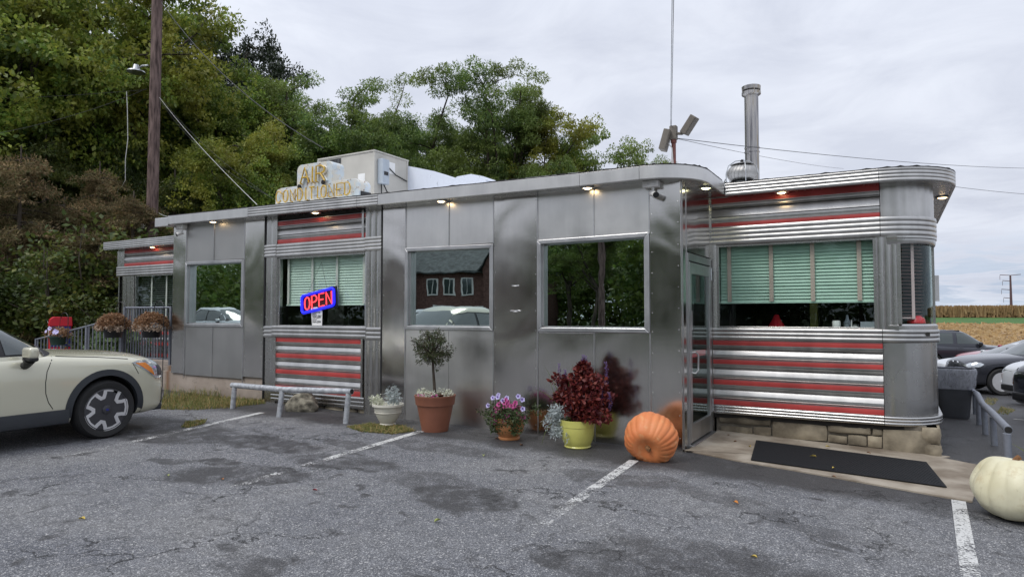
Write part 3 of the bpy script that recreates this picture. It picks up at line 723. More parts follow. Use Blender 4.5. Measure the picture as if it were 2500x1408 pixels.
# curved corner window: bent pane, bent blind
cw = thing('window', (.2, WY, 1.4), None, None); cw.parent = diner; cw.location = Vector((.2, WY, 1.4))-diner.location
cpath = [(.05, WY, 0, -1)]+[p_ for p_ in full[2:-1]]+[(XA+RR, WY+RR+.16, 1, 0)]
b = MB(); b.sweep([q for q in cpath], [(-.03, 1.44), (-.03, 2.38), (-.036, 2.38), (-.036, 1.44)]); b.build('pane', M_glassC, cw, 60)
b = MB(); b.sweep(cpath, [(-.05, 2.38), (.012, 2.38), (.018, 2.40), (.018, 2.44), (.03, 2.45), (.03, 2.475), (-.05, 2.475)]); b.build('frame', M_steelD, cw, 40)
b = MB(); b.sweep(cpath, [(-.05, 1.375), (.02, 1.375), (.02, 1.42), (.0, 1.44), (-.05, 1.44)]); b.build('frame', M_steelD, cw, 40)
b = MB(); b.box(.045, .085, WY-.005, WY+.05, 1.44, 2.38); b.box(.395, .445, WY+RR+.14, WY+RR+.20, 1.375, 2.475); b.build('frame', M_steelD, cw)
cb = thing('blind', (.2, WY, 2.4), None, None); cb.parent = diner; cb.location = Vector((.2, WY, 2.4))-diner.location
bp = [(x-nx*.13, y-ny*.13, nx, ny) for x, y, nx, ny in cpath[1:13]]; bp = [(-.02, WY+.13, 0, -1)]+bp
for i in range(21):
    z = 2.36-i*.041; b = MB(); b.sweep(bp, [(-.022, z-.004), (.022, z+.004), (.022, z+.0052), (-.022, z-.0028)]); b.build('slat', M_tapep if i % 50 == 49 else M_blk, cb)
b = MB(); b.sweep(bp, [(-.02, 1.475+.03), (.02, 1.475+.03), (.02, 1.49+.03), (-.02, 1.49+.03)]); b.build('bottom_rail', M_tapep, cb)
for k in (3, 7):
    x, y, nx, ny = bp[k]; tx, ty = -ny, nx; b = MB()
    b.poly([(x+nx*.03+tx*s*.022, y+ny*.03+ty*s*.022, z) for s, z in ((-1, 1.5), (1, 1.5), (1, 2.38), (-1, 2.38))], (-nx*.004, -ny*.004, 0)); b.build('tape', M_tapep, cb)
# interior of the wing
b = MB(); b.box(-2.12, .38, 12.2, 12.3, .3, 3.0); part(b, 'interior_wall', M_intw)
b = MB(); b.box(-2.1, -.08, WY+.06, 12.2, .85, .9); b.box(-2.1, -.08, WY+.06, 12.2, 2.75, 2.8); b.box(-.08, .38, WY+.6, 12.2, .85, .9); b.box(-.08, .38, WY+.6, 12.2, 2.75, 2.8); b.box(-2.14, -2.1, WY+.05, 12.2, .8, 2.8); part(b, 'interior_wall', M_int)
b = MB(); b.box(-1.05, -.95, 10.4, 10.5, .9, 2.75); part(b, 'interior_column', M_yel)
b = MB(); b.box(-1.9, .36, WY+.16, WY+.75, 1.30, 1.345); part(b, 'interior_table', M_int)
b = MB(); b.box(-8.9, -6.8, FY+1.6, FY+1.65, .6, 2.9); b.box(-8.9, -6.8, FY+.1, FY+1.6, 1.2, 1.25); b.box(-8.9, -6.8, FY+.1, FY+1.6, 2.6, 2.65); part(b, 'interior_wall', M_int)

# --- left recessed end of the diner body
LX0, LX1 = -16.2, -11.6
stripes(-15.9, LX1, WY, [(3.09, 3.0), (2.78, 2.70)], 3.09, 2.70)
band(-16.2, LX1, WY, 2.47, 2.695, 4, out=.03); fluted_pillar(-16.2, -15.9, WY, 2.5, 3.16, 2)
fluted_pillar(-16.0, -15.5, WY+.02, .5, 2.48, 3)
b = MB(); b.sweep([(-16.4, WY, 0, -1), (-11.0, WY, 0, -1)], ribs(3.285-FH, 3.285, 4, OV, .010, OV-.03)); part(b, 'fascia', M_steelB, 50)
b = MB(); b.box(-16.43, -16.40, WY-OV, YB, 3.12, 3.285); part(b, 'fascia', M_steelB)
b = MB(); b.box(-16.4, -11.7, WY-OV, WY+.05, 3.10, 3.12); part(b, 'soffit', M_steelD)
b = MB(); b.box(-16.2, -16.15, WY+.02, YB, .3, 3.2); b.box(-16.2, LX1, WY+.03, WY+.08, 2.6, 3.2); b.box(-16.2, LX1, WY+.03, WY+.08, 0, 1.3); part(b, 'side_wall', M_steelD)
plainwin(-15.45, -11.7, WY+.0, 1.36, 2.475)
blind(-15.4, -11.75, WY+.12, 1.42, 2.46, 21, [W(x, 700, WY+.1)[0] for x in (337, 372, 408)], M_blw, M_tapew, 8, .05, .05)
b = MB(); b.box(-15.6, -11.6, WY+1.2, WY+1.25, .6, 3); part(b, 'interior_wall', M_int)
band(-15.95, LX1, WY, 1.19, 1.37, 3, out=.03)
stripes(-15.9, LX1, WY, [(1.18, 1.10), (.93, .85), (.68, .60)], 1.18, .58)

# --- foundations
def paintwall():
    m, t, p, o = newmat('peeling_beige_paint'); v = coords(t, 'World')
    a = ramp(t, noise(t, v, 2.5, 6), [(.3, (.30, .245, .20)), (.7, (.42, .355, .30))])
    pe = ramp(t, noise(t, coords(t, 'World', (1, 1, 1.6)), 4.5, 8, .7, .8), [(.60, 0), (.615, 1)])
    a = mixc(t, pe, a, (.25, .22, .18))
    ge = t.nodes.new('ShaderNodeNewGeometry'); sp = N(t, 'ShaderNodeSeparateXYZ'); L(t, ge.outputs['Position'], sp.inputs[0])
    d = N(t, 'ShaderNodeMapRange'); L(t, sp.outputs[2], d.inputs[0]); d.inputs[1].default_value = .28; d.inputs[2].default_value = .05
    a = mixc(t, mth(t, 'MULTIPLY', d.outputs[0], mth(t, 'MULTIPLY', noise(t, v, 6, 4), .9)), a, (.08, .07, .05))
    rx = N(t, 'ShaderNodeMapRange'); L(t, mth(t, 'ABSOLUTE', mth(t, 'ADD', sp.outputs[0], 11.85)), rx.inputs[0]); rx.inputs[1].default_value = .10; rx.inputs[2].default_value = 0
    a = mixc(t, mth(t, 'MULTIPLY', rx.outputs[0], .8), a, (.20, .09, .03))
    L(t, a, p.inputs['Base Color']); p.inputs['Roughness'].default_value = .8
    bump(t, p, mth(t, 'SUBTRACT', noise(t, v, 14, 5), mth(t, 'MULTIPLY', pe, .6)), .5, .01); return m
M_pw = paintwall()
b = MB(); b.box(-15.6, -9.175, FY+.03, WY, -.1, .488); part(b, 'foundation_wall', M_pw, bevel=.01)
M_stone = simple('sandstone', (.20, .165, .115), .9, var=.5, scale=2.6, bmp=.9, c2=(.40, .345, .25), rnd=.7)
fw = MB(); fw.box(-2.06, .40, WY+.06, WY+.35, -.25, .27); fw = fw.build('foundation_wall', M_mort, diner)
f2 = MB(); f2.box(.3, .40, WY+.06, YB, -.8, .27); f2.build('foundation_wall', M_mort, diner)
def stone(x0, x1, z0, z1, y, parent, depth=.07, seed=0, axis='x', rnd=.35, mat=None):
    r = random.Random(seed); bm = bmesh.new(); bmesh.ops.create_cube(bm, size=1)
    bmesh.ops.subdivide_edges(bm, edges=bm.edges, cuts=3, use_grid_fill=True)
    w, h = x1-x0, z1-z0; fx = Vector((r.random()*9, r.random()*9, 0))
    from mathutils import noise as mn
    for v in bm.verts:
        c_ = v.co.copy(); k = .96
        e = max(abs(c_.x), abs(c_.z))*2
        v.co = Vector((c_.x*w*(1-.03*(abs(c_.z)*2)**4), c_.y*depth, c_.z*h*(1-.06*(abs(c_.x)*2)**4)))
        if c_.y < 0:
            v.co.y += depth*.35*max(0, e-.45)**1.5
            v.co.y += mn.noise(v.co*6+fx)*.03
        v.co.x += mn.noise(v.co*5+fx*2)*.012; v.co.z += mn.noise(v.co*5+fx*3)*.012
    me = bpy.data.meshes.new('stone'); bm.to_mesh(me); bm.free(); me.materials.append(mat or M_stone)
    me.polygons.foreach_set('use_smooth', [True]*len(me.polygons)); me.set_sharp_from_angle(angle=math.radians(38))
    if axis == 'x': return link('stone', me, parent, ((x0+x1)/2, y, (z0+z1)/2))
    return link('stone', me, parent, (y, (x0+x1)/2, (z0+z1)/2), (0, 0, PI/2))
sl_ = [(330,600,684,668), (335,672,560,735), (568,678,684,735), (692,640,1068,776), (1074,665,1372,728), (1076,735,1206,786), (945,782,1206,826), (1214,734,1340,806), (1214,810,1336,845), (1346,740,1442,822), (1346,826,1446,858), (1380,690,1450,736), (1452,690,1782,892)]
for i, (a, b_, c_, d_) in enumerate(sl_):
    X0, Z1 = W(1640+a/2.816, 800+b_/2.816, WY+.03); X1, Z0 = W(1640+c_/2.816, 800+d_/2.816, WY+.03)
    if i == 12: Z0 = -.12
    stone(X0, X1, Z0-.01, min(Z1, .27), WY+.06, fw, .10, i)
stone(.25, .43, .08, .26, WY+.08, fw, .16, 31); stone(.24, .44, -.12, .075, WY+.08, fw, .18, 32)
yy = WY+.2; k = 40
while yy < YB-.3:
    w = random.uniform(.3, .6); z0 = g(.5, yy)-.1; zm = z0+(.27-z0)*random.uniform(.4, .6)
    stone(yy, yy+w, zm+.01, .265, .40, fw, .10, k, 'y'); stone(yy+.05, yy+w+.04, z0, zm-.01, .40, fw, .10, k+1, 'y'); yy += w+.02; k += 2
fc = MB(); fc.box(-9.17, -6.5, CYY+.05, CYY+.3, -.1, .16); fc = fc.build('foundation_wall', M_mort, diner)
x = -9.1; k = 80
while x < -6.6:
    w = random.uniform(.22, .5); stone(x, min(x+w, -6.56), .0, .14, CYY+.06, fc, .10, k); x += w+.02; k += 1

# ============================================================ things on the building
STROKES = {'A': [[(0,0),(.5,1),(1,0)],[(.2,.38),(.8,.38)]], 'I': [[(.5,0),(.5,1)]], 'R': [[(0,0),(0,1),(.6,1),(.9,.88),(.95,.75),(.9,.6),(.6,.5),(0,.5)],[(.5,.5),(1,0)]],
 'C': [[(1,.8),(.8,.97),(.5,1),(.2,.93),(.03,.7),(0,.5),(.03,.3),(.2,.07),(.5,0),(.8,.03),(1,.2)]], 'O': [[(.5,1),(.2,.93),(.03,.7),(0,.5),(.03,.3),(.2,.07),(.5,0),(.8,.07),(.97,.3),(1,.5),(.97,.7),(.8,.93),(.5,1)]],
 'N': [[(0,0),(0,1),(1,0),(1,1)]], 'D': [[(0,0),(0,1),(.5,1),(.85,.88),(1,.6),(1,.4),(.85,.12),(.5,0),(0,0)]], 'T': [[(0,1),(1,1)],[(.5,1),(.5,0)]],
 'E': [[(1,1),(0,1),(0,0),(1,0)],[(0,.52),(.8,.52)]], 'P': [[(0,0),(0,1),(.65,1),(.92,.88),(1,.73),(.92,.58),(.65,.48),(0,.48)]]}
def frame_of(p, ux, uz): return lambda u, v, d=0: Vector(p)+Vector(ux)*u+Vector(uz)*v+Vector((0, -1, 0))*d
def letters(txt, F, u0, w, gap, v0, h, r, mat, parent, d=.05, name='letter', iw=.35, n=6):
    u = u0
    for ch in txt:
        cw_ = w*(iw if ch == 'I' else 1); mb = MB()
        for st in STROKES[ch]:
            mb.tube([F(u+cw_*a, v0+h*b_, d) for a, b_ in st], r, n)
        if n == 6:
            for st in STROKES[ch]: mb.tube([F(u+cw_*st[0][0], v0+h*st[0][1], d), F(u+cw_*st[0][0], v0+h*st[0][1], 0)], r*.8, 5)
        mb.build(name, mat, parent, 50); u += cw_+gap
# --- AIR CONDITIONED roof sign
def signpaint():
    m, t, p, o = newmat('rusted_white_enamel'); v = coords(t, 'World')
    base = ramp(t, noise(t, v, 3, 4), [(.3, (.50, .58, .62)), (.7, (.66, .71, .74))])
    cream = ramp(t, noise(t, v, 7, 4), [(.45, 0), (.55, .7)]); base = mixc(t, cream, base, (.70, .64, .52))
    rust = ramp(t, noise(t, v, 10, 8, .7, .6), [(.57, 0), (.64, .9)]); base = mixc(t, rust, base, ramp(t, noise(t, v, 40, 3), [(.3, (.09, .03, .012)), (.7, (.28, .11, .03))]))
    L(t, base, p.inputs['Base Color']); L(t, ramp(t, rust, [(0, .35), (1, .9)]), p.inputs['Roughness']); bump(t, p, rust, .4, .004); return m
M_sign = signpaint()
SY = 7.42
def sw(x, y): a = W(x, y, SY); return a
lx0, lz0 = sw(672, 503); lx1, lzb = sw(877, 480); _, ltz0 = sw(668, 462); _, ltz1 = sw(877, 434)
ux0, _ = sw(725, 430); ux1, uz1 = sw(812, 391); _, uz0 = sw(727, 404)
sign = thing('air_conditioned_sign', (lx0, SY, 3.3), 'stepped white enamel roof sign reading AIR CONDITIONED in unlit yellow neon tubes, badly rusted', 'sign')
def rbox(x0, x1, z0a, z0b, z1a, z1b, y0, y1, rl, rr_):
    """rounded upper corners, slightly out of level"""
    pts = [(x0, z0a), (x1, z0b)]
    for i in range(7):
        a = i/6*PI/2; pts.append((x1-rr_+rr_*math.cos(a), z1b-rr_+rr_*math.sin(a)))
    for i in range(7):
        a = PI/2+i/6*PI/2; pts.append((x0+rl+rl*math.cos(a), z1a-rl+rl*math.sin(a)))
    mb = MB(); mb.poly([(x, y0, z) for x, z in pts], (0, y1-y0, 0)); return mb
b = rbox(lx0, lx1, 3.22, 3.22, ltz0, ltz1, SY, SY+.26, .12, .12); b.build('lower_cabinet', M_sign, sign, 40, bevel=.006)
b = rbox(ux0, ux1, ltz0-.1, ltz1-.1, uz0, uz1, SY+.001, SY+.258, .10, .10); b.build('upper_cabinet', M_sign, sign, 40, bevel=.006)
b = MB(); b.box(lx1+.0, lx1+.02, SY+.03, SY+.24, 3.30, 3.44); b.build('access_hatch', M_black, sign)
slope = (ltz1-ltz0)/(lx1-lx0)
Fm = frame_of((lx0, SY, 3.27), (1, 0, slope*.75), (-.0, 0, 1))
wl = lx1-lx0; lh = (ltz0-3.27)
letters('CONDITIONED', Fm, .08, wl*.060, wl*.030, lh*.34, lh*.50, .0105, M_tube, sign)
Fu = frame_of((ux0, SY, (ltz0+ltz1)/2-.0), (1, 0, slope), (0, 0, 1)); uw = ux1-ux0; uh = (uz0-(ltz0+ltz1)/2)
letters('AIR', Fu, uw*.17, uw*.24, uw*.06, uh*.06, uh*.72, .014, M_tube, sign)
letters('AIR', Fu, uw*.19, uw*.24, uw*.06, uh*.06, uh*.72, .014, MATS['rusted_white_enamel'], sign, .006, 'raised_letter')
for u, v in ((uw*.05, -.02), (uw*.72, .0)):
    b = MB(); p = Fu(u+.05, v, .03); b.lathe([(.035, -.01), (.035, .01)], n=10); b.v = [(p.x+q[0], p.y-q[2], p.z+q[1]) for q in b.v]; b.build('housing', M_tar, sign)

# --- rooftop air conditioning unit
ax0, ax1, ay0, ay1, azt = -10.10, -8.60, 9.5, 10.5, 4.70
unit = thing('rooftop_air_conditioner', (-9.3, 10, 3.28), 'large beige sheet metal air conditioning unit on the roof behind the rusty sign', 'air conditioner')
b = MB(); b.box(ax0, ax1, ay0, ay1, 3.28, azt); b.build('housing', M_hvac, unit, bevel=.008)
b = MB(); b.box(ax0-.02, ax1+.02, ay0-.02, ay1+.02, azt, azt+.03); b.build('top_panel', M_hvac, unit, bevel=.006)
for x, y in ((ax1, ay0), (ax0, ay0), (ax1, ay1)):
    b = MB(); b.box(x-.035, x+.008, y-.008 if y == ay0 else y-.035, y+.035 if y == ay0 else y+.008, 3.28, azt); b.build('corner_post', M_hvac, unit)
b = MB(); b.box(ax0+.06, ax0+.62, ay0-.006, ay0, azt-.45, azt-.03); b.build('coil_grille', M_black, unit)
for k in range(14):
    b = MB(); b.box(ax0+.08+k*.04, ax0+.084+k*.04, ay0-.012, ay0-.006, azt-.44, azt-.04); b.build('fin', M_galv, unit)
b = MB(); b.box(ax1-.42, ax1-.24, ay0-.004, ay0, azt-.62, azt-.40); b.build('rating_plate', M_paper, unit)
b = MB(); b.box(ax1+.002, ax1+.14, ay0+.08, ay0+.28, azt-.62, azt-.13); b.build('disconnect_box', M_ebox, unit, bevel=.012)
b = MB(); b.box(ax1+.141, ax1+.146, ay0+.12, ay0+.24, azt-.45, azt-.38); b.build('switch_plate', M_black, unit)
b = MB(); b.box(ax1+.002, ax1+.006, ay0+.32, ay0+.60, azt-.35, azt-.12); b.build('warning_sticker', M_paper, unit)
for s, pts in enumerate([[(.05,.15,-.62),(.06,.14,-.9),(.10,.16,-1.0),(.05,.1,-1.2),(.05,.05,-1.36)], [(.05,.22,-.62),(.13,.25,-.8),(.15,.2,-1.0),(.06,.12,-1.25),(.1,-.1,-1.40)], [(.02,.3,-.2),(.03,.6,-.36),(.02,.95,-.42)]]):
    b = MB(); b.tube([(ax1+a, ay0+c_, azt+d_) for a, c_, d_ in pts], .012, 6); b.build('cable', M_cable, unit, 60)
b = MB(); b.lathe([(0, -.05), (.05, -.04), (.06, 0), (.05, .04), (0, .05)], (-7.55, 8.2, 3.36), 14)
tag(b.build('coiled_cable_end', M_tar, None, 50), 'small black lump of coiled cable lying on the roof edge below the air conditioner', 'cable coil')
def snowmat():
    m, t, p, o = newmat('white_coating_tar_streaks'); v = coords(t, 'World', (4, 4, 1.2))
    L(t, mixc(t, ramp(t, noise(t, v, 3.2, 8, .75, .5), [(.63, 0), (.68, .9)]), (.68, .72, .80), (.02, .02, .02)), p.inputs['Base Color']); p.inputs['Roughness'].default_value = .5
    bump(t, p, noise(t, v, 2, 3), .5, .03); return m
M_st = snowmat()
curb = thing('roof_duct', (-7, 10.6, 3.28), 'low white coated roof duct with black tar streaks right of the air conditioner', 'duct')
def wz2(x, y, Y): return W(x, y, Y)
pts = [(994, 405), (1020, 410), (1060, 418), (1092, 430), (1110, 436), (1116, 431), (1150, 425), (1178, 430), (1186, 438)]
pp = [W(x, y, 10.5) for x, y in pts]; b = MB()
b.poly([(x, 10.5, z) for x, z in pp]+[(pp[-1][0], 10.5, 3.2), (pp[0][0], 10.5, 3.2)], (0, .9, .0)); b.build('duct_body', M_st, curb)

# --- soffit lights (lit), their trims and lenses
def lamp(px, py, Yw, z, mat, lbl, y=None):
    X, _ = W(px, py, Yw) if y is None else (px, 0)
    Yv = Yw if y is None else y
    t_ = thing('soffit_light', (X, Yv, z), lbl, 'light', 'small round soffit lights under the roof overhang')
    b = MB(); b.lathe([(.055, 0), (.085, 0), (.088, -.012), (.06, -.018), (.055, -.004)], (X, Yv, z-.001), 24); b.build('trim_ring', M_galv, t_, 40)
    b = MB(); b.lathe([(0, -.03), (.03, -.027), (.052, -.012), (.054, -.004)], (X, Yv, z), 20); b.build('lens', mat, t_, 60)
    return t_
FYl = FY-.115
lamp(520, 549, FYl, 3.103+dz(-10.6), M_lampW, 'lit soffit light above the leftmost tinted window of the front')
lamp(770, 525, FYl, 3.103+dz(-7.9), M_lampW, 'lit orange soffit light above the striped section with the OPEN sign')
lamp(1077, 492, FYl, 3.103+dz(-5.4), M_lampW, 'lit yellow soffit light above the window behind the small potted tree')
lamp(1434, 455, FYl, 3.103, M_lampW, 'lit amber soffit light above the big dark square window')
lamp(-1.95, 0, 0, 3.103, M_lampY, 'pale yellow soffit light over the glass door', y=8.05)
lamp(1908, 466, WY-.115, 3.092, M_lampW, 'lit soffit light above the wide window with green blinds')
lamp(372, 598, WY-.115, 3.10, M_lampW, 'lit soffit light on the low far left end of the diner')
lamp(.58, 0, 0, 3.092, M_lampW, 'soffit light round the right corner of the diner', y=10.2)

# --- security cameras
def seccam(px, py, Y, z, aim, lbl, mount='soffit'):
    X, _ = W(px, py, Y)
    t_ = thing('security_camera', (X, Y, z), lbl, 'camera', 'white bullet security cameras')
    b = MB(); b.box(X-.095, X+.095, Y-.05, Y+.05, z-.075, z-.0); b.build('junction_box', M_white, t_, bevel=.008)
    for s in (-.05, .03):
        b = MB(); b.lathe([(0, 0), (.018, 0), (.018, .006), (0, .006)], n=12); b.v = [(X+s+q[0], Y-.05-q[2], z-.037+q[1]) for q in b.v]; b.build('knockout', M_white, t_)
    p0 = Vector((X+.02, Y, z-.075)); a = Vector(aim).normalized(); p1 = p0+Vector((0, -.02, -.06))
    b = MB(); b.tube([p0, p0+Vector((0, 0, -.03)), p1], [.022, .014, .012], 8); b.build('bracket', M_white, t_, 50)
    b = MB(); c0 = p1-a*.03+Vector((0, 0, -.015)); b.tube([c0, c0+a*.002, c0+a*.11], [.028, .034, .034], 14); b.build('body', M_white, t_, 50)
    b = MB(); b.tube([c0+a*.11, c0+a*.13], [.0345, .034], 14); b.build('lens_ring', M_black, t_, 50)
    return t_
seccam(444, 556, FY-.06, 3.103+dz(-11.2), (-.6, -.8, -.45), 'white security camera under the soffit at the left corner, pointing left')
seccam(1590, 440, FY-.06, 3.103, (.75, -.75, -.35), 'white security camera with black lens near the corner above the orange pumpkin')

# --- floodlights on the red post, with the wires above
fx, _ = W(1645, 380, 7.75); zf0 = 3.25; ft = W(1645, 345, 7.75)[1]
fl = thing('floodlight_post', (fx, 7.75, zf0), 'red brown roof post carrying two tan box floodlights above the entrance corner', 'floodlight')
b = MB(); b.tube([(fx, 7.75, 3.2), (fx, 7.75, ft+.03)], .026, 10); b.build('post', M_post, fl, 50)
b = MB(); b.tube([(fx, 7.75, ft-.02), (fx, 7.75, ft+.03)], .036, 10); b.build('collar', M_post, fl, 50)
b = MB(); b.cbox((fx, 7.75, ft+.10), (.085, .08, .17)); b.build('junction_box', M_flood, fl, bevel=.01)
b = MB(); b.cbox((fx-.085, 7.70, ft+.01), (.08, .16, .25), (.0, .28, .1)); b.build('lamp_head', M_flood, fl, bevel=.01)
b = MB(); b.cbox((fx+.185, 7.78, ft+.175), (.08, .15, .235), (.1, .65, .0)); b.build('lamp_head', M_flood, fl, bevel=.01)
b = MB(); b.tube([(fx+.03, 7.75, ft+.09), (fx+.10, 7.76, ft+.08), (fx+.14, 7.77, ft+.10)], .018, 8); b.build('arm', M_flood, fl, 50)
b = MB(); b.tube([(fx-.03, 7.75, ft+.05), (fx-.06, 7.70, ft-.02), (fx-.01, 7.71, ft-.09), (fx, 7.72, zf0+.08)], .007, 6); b.build('cable', M_cablew, fl, 50)

# --- flue pipe and turbine vent
px_, _ = W(1837, 430, 11.0); dia = .215; zt = W(1837, 212, 11.0)[1]
fp = thing('flue_pipe', (px_, 11, 3.25), 'tall streaked stainless flue pipe with a ring cap standing on the roof', 'chimney')
def streaky():
    m, t, p, o = newmat('heat_stained_steel'); v = coords(t, 'World', (9, 9, .5)); n_ = noise(t, v, 2.2, 6)
    L(t, ramp(t, n_, [(.3, (.13, .13, .14)), (.45, (.34, .33, .33)), (.55, (.45, .43, .40)), (.68, (.26, .20, .12))]), p.inputs['Base Color'])
    p.inputs['Metallic'].default_value = .9; p.inputs['Roughness'].default_value = .33; return m
M_flue = streaky()
b = MB(); b.lathe([(dia/2, 3.2), (dia/2, zt-.13)], (px_, 11, 0), 28); b.build('pipe', M_flue, fp, 50)
for z in (W(1837, 372, 11)[1], W(1837, 362, 11)[1]):
    b = MB(); b.lathe([(dia/2, -.012), (dia/2+.010, -.008), (dia/2+.010, .008), (dia/2, .012)], (px_, 11, z), 28); b.build('band', M_flue, fp, 50)
b = MB(); b.lathe([(dia/2, -.16), (dia/2+.04, -.13), (dia/2+.04, -.09), (dia/2+.028, -.085)], (px_, 11, zt), 28); b.build('storm_collar', M_flue, fp, 40)
b = MB(); b.lathe([(dia/2+.035, -.06), (dia/2+.04, -.0), (dia/2+.03, .005), (0, .02)], (px_, 11, zt), 28)
b.lathe([(dia/2-.01, -.13), (dia/2-.01, -.02)], (px_, 11, zt), 20); b.build('cap', M_flue, fp, 40)
for k in range(4):
    a = k*PI/2+.5; b = MB(); b.tube([(px_+math.cos(a)*(dia/2+.036), 11+math.sin(a)*(dia/2+.036), zt-.09), (px_+math.cos(a)*(dia/2+.036), 11+math.sin(a)*(dia/2+.036), zt-.04)], .006, 5); b.build('cap_stay', M_flue, fp)
tx_, tz_ = W(1812, 424, 10.2)
tv = thing('turbine_vent', (tx_, 10.2, 3.25), 'round galvanised wind turbine vent with curved fins beside the flue pipe', 'roof vent')
b = MB(); b.lathe([(.15, 3.2), (.15, tz_-.13), (.19, tz_-.13)], (tx_, 10.2, 0), 24); b.build('base', M_galv, tv, 50)
b = MB(); b.lathe([(.12, -.14), (.15, -.1), (.165, 0), (.15, .1), (.1, .13), (.0, .14)], (tx_, 10.2, tz_), 24); b.build('core', M_tar, tv, 50)
b = MB()
for i in range(8):
    for s in (0, 1): pass
vs = []
for i in range(9):
    f = i/8; th = -PI/2*.82+PI*.82*f; rr_ = .20*math.cos(th)+.01; z = .145*math.sin(th); tw_ = .55*f
    for dr, da in ((0, 0), (.014, .16), (.004, .33)): vs.append(((rr_+dr)*math.cos(tw_+da), (rr_+dr)*math.sin(tw_+da), z))
b.add(vs, [(3*i+k, 3*i+k+1, 3*i+k+4, 3*i+k+3) for i in range(8) for k in (0, 1)]); finm = b.mesh('fin', M_vent, 60)
for k in range(20): link('fin', finm, tv, (tx_, 10.2, tz_), (0, 0, k*2*PI/20))
b = MB(); b.lathe([(.17, .0), (.12, .02), (0, .03)], (tx_, 10.2, tz_+.13), 20); b.build('top_cap', M_vent, tv, 50)
for k in range(2):
    a = k*PI/2+.4; c_, s_ = math.cos(a), math.sin(a); b = MB()
    b.tube([(tx_+c_*r_, 10.2+s_*r_, tz_+z_) for r_, z_ in ((-.23, -.16), (-.235, .0), (-.2, .12), (-.1, .19), (0, .20), (.1, .19), (.2, .12), (.235, 0), (.23, -.16))], .007, 6); b.build('brace', M_galv, tv, 60)
b = MB(); b.lathe([(0, .22), (.025, .2), (.025, .18), (0, .17)], (tx_, 10.2, tz_), 10); b.build('pivot', M_tar, tv)

# --- OPEN neon sign hung in the window
OY = FY-.0+.035
c0 = Vector((W(776, 734, OY)[0], OY, W(776, 734, OY)[1])); a_ = math.radians(10)
ow, oh = .78, .335
sgn = thing('open_sign', tuple(c0), 'lit neon window sign reading OPEN in red inside a blue border, hung crooked', 'sign')
Fo = lambda u, v, d=0: c0+Vector((math.cos(a_)*u-math.sin(a_)*.4*v*0, -d, math.sin(a_)*u))+Vector((-math.sin(a_)*v*.3, 0, v))
b = MB(); b.poly([Fo(-ow/2, -oh/2, -.02), Fo(ow/2, -oh/2, -.02), Fo(ow/2, oh/2, -.02), Fo(-ow/2, oh/2, -.02)], (0, .03, 0)); b.build('backboard', M_black, sgn, bevel=.01)
rc = .05; pts = []
for cx_, cy_, a0 in ((ow/2-rc-.03, oh/2-rc-.03, 0), (-ow/2+rc+.03, oh/2-rc-.03, 90), (-ow/2+rc+.03, -oh/2+rc+.03, 180), (ow/2-rc-.03, -oh/2+rc+.03, 270)):
    for k in range(5): q = math.radians(a0+k*22.5); pts.append(Fo(cx_+rc*math.cos(q), cy_+rc*math.sin(q), .005))
b = MB(); b.tube(pts, .022, 8, closed=True); b.build('border_tube', M_neonB, sgn, 60)
letters('OPEN', Fo, -ow/2+.095, .115, .048, -.098, .195, .0105, M_neonR, sgn, .005, 'letter', n=8)
b = MB()
topx, topz = W(785, 640, OY)
b.tube([Fo(-ow*.28, oh/2), (topx, OY, topz)], .003, 4); b.tube([Fo(ow*.26, oh/2), (topx, OY, topz)], .003, 4); b.build('hanging_chain', M_cable, sgn)
ny = OY+.01
def wp_(x, y): a, c_ = W(x, y, ny); return (a, ny, c_)
note = thing('opening_hours_notice', wp_(773, 775), 'white paper notice with printed opening hours taped in the window below the OPEN sign', 'notice')
b = MB(); b.poly([wp_(759, 751), wp_(774, 749), wp_(787, 759), wp_(786, 796), wp_(762, 797)], (0, .0015, 0)); b.build('sheet', M_paper, note)
def text(txt, size, loc, rot, mat, parent, name='lettering', align='LEFT', ext=.001, sx=1):
    cu = bpy.data.curves.new('t', 'FONT'); cu.body = txt; cu.size = size; cu.align_x = align; cu.extrude = ext; cu.resolution_u = 2
    ob = bpy.data.objects.new('t', cu); COL.objects.link(ob); dg = bpy.context.evaluated_depsgraph_get(); dg.update()
    me = bpy.data.meshes.new_from_object(ob.evaluated_get(dg)); bpy.data.objects.remove(ob); bpy.data.curves.remove(cu)
    me.materials.clear(); me.materials.append(mat)
    o_ = bpy.data.objects.new(name, me); COL.objects.link(o_); o_.parent = parent
    o_.location = Vector(loc)-(worldloc(parent) if parent else Vector()); o_.rotation_euler = rot; o_.scale = (sx, 1, 1); return o_
for i, (tx, s) in enumerate([('WE ARE OPEN', .026), ('UNTIL 2PM', .026), ('SATURDAY AND', .024), ('SUNDAY', .024), ('MONDAY - FRIDAY', .024), ('7AM-2PM', .048), ('SUNDAY', .026), ('7AM-2PM', .048)]):
    y_ = (755, 759, 763, 767, 770.5, 776, 780.5, 787)[i]; q = wp_(762.5, y_); text(tx, s, (q[0], ny-.003, q[2]-.005), (PI/2, 0, 0), M_ink, note)

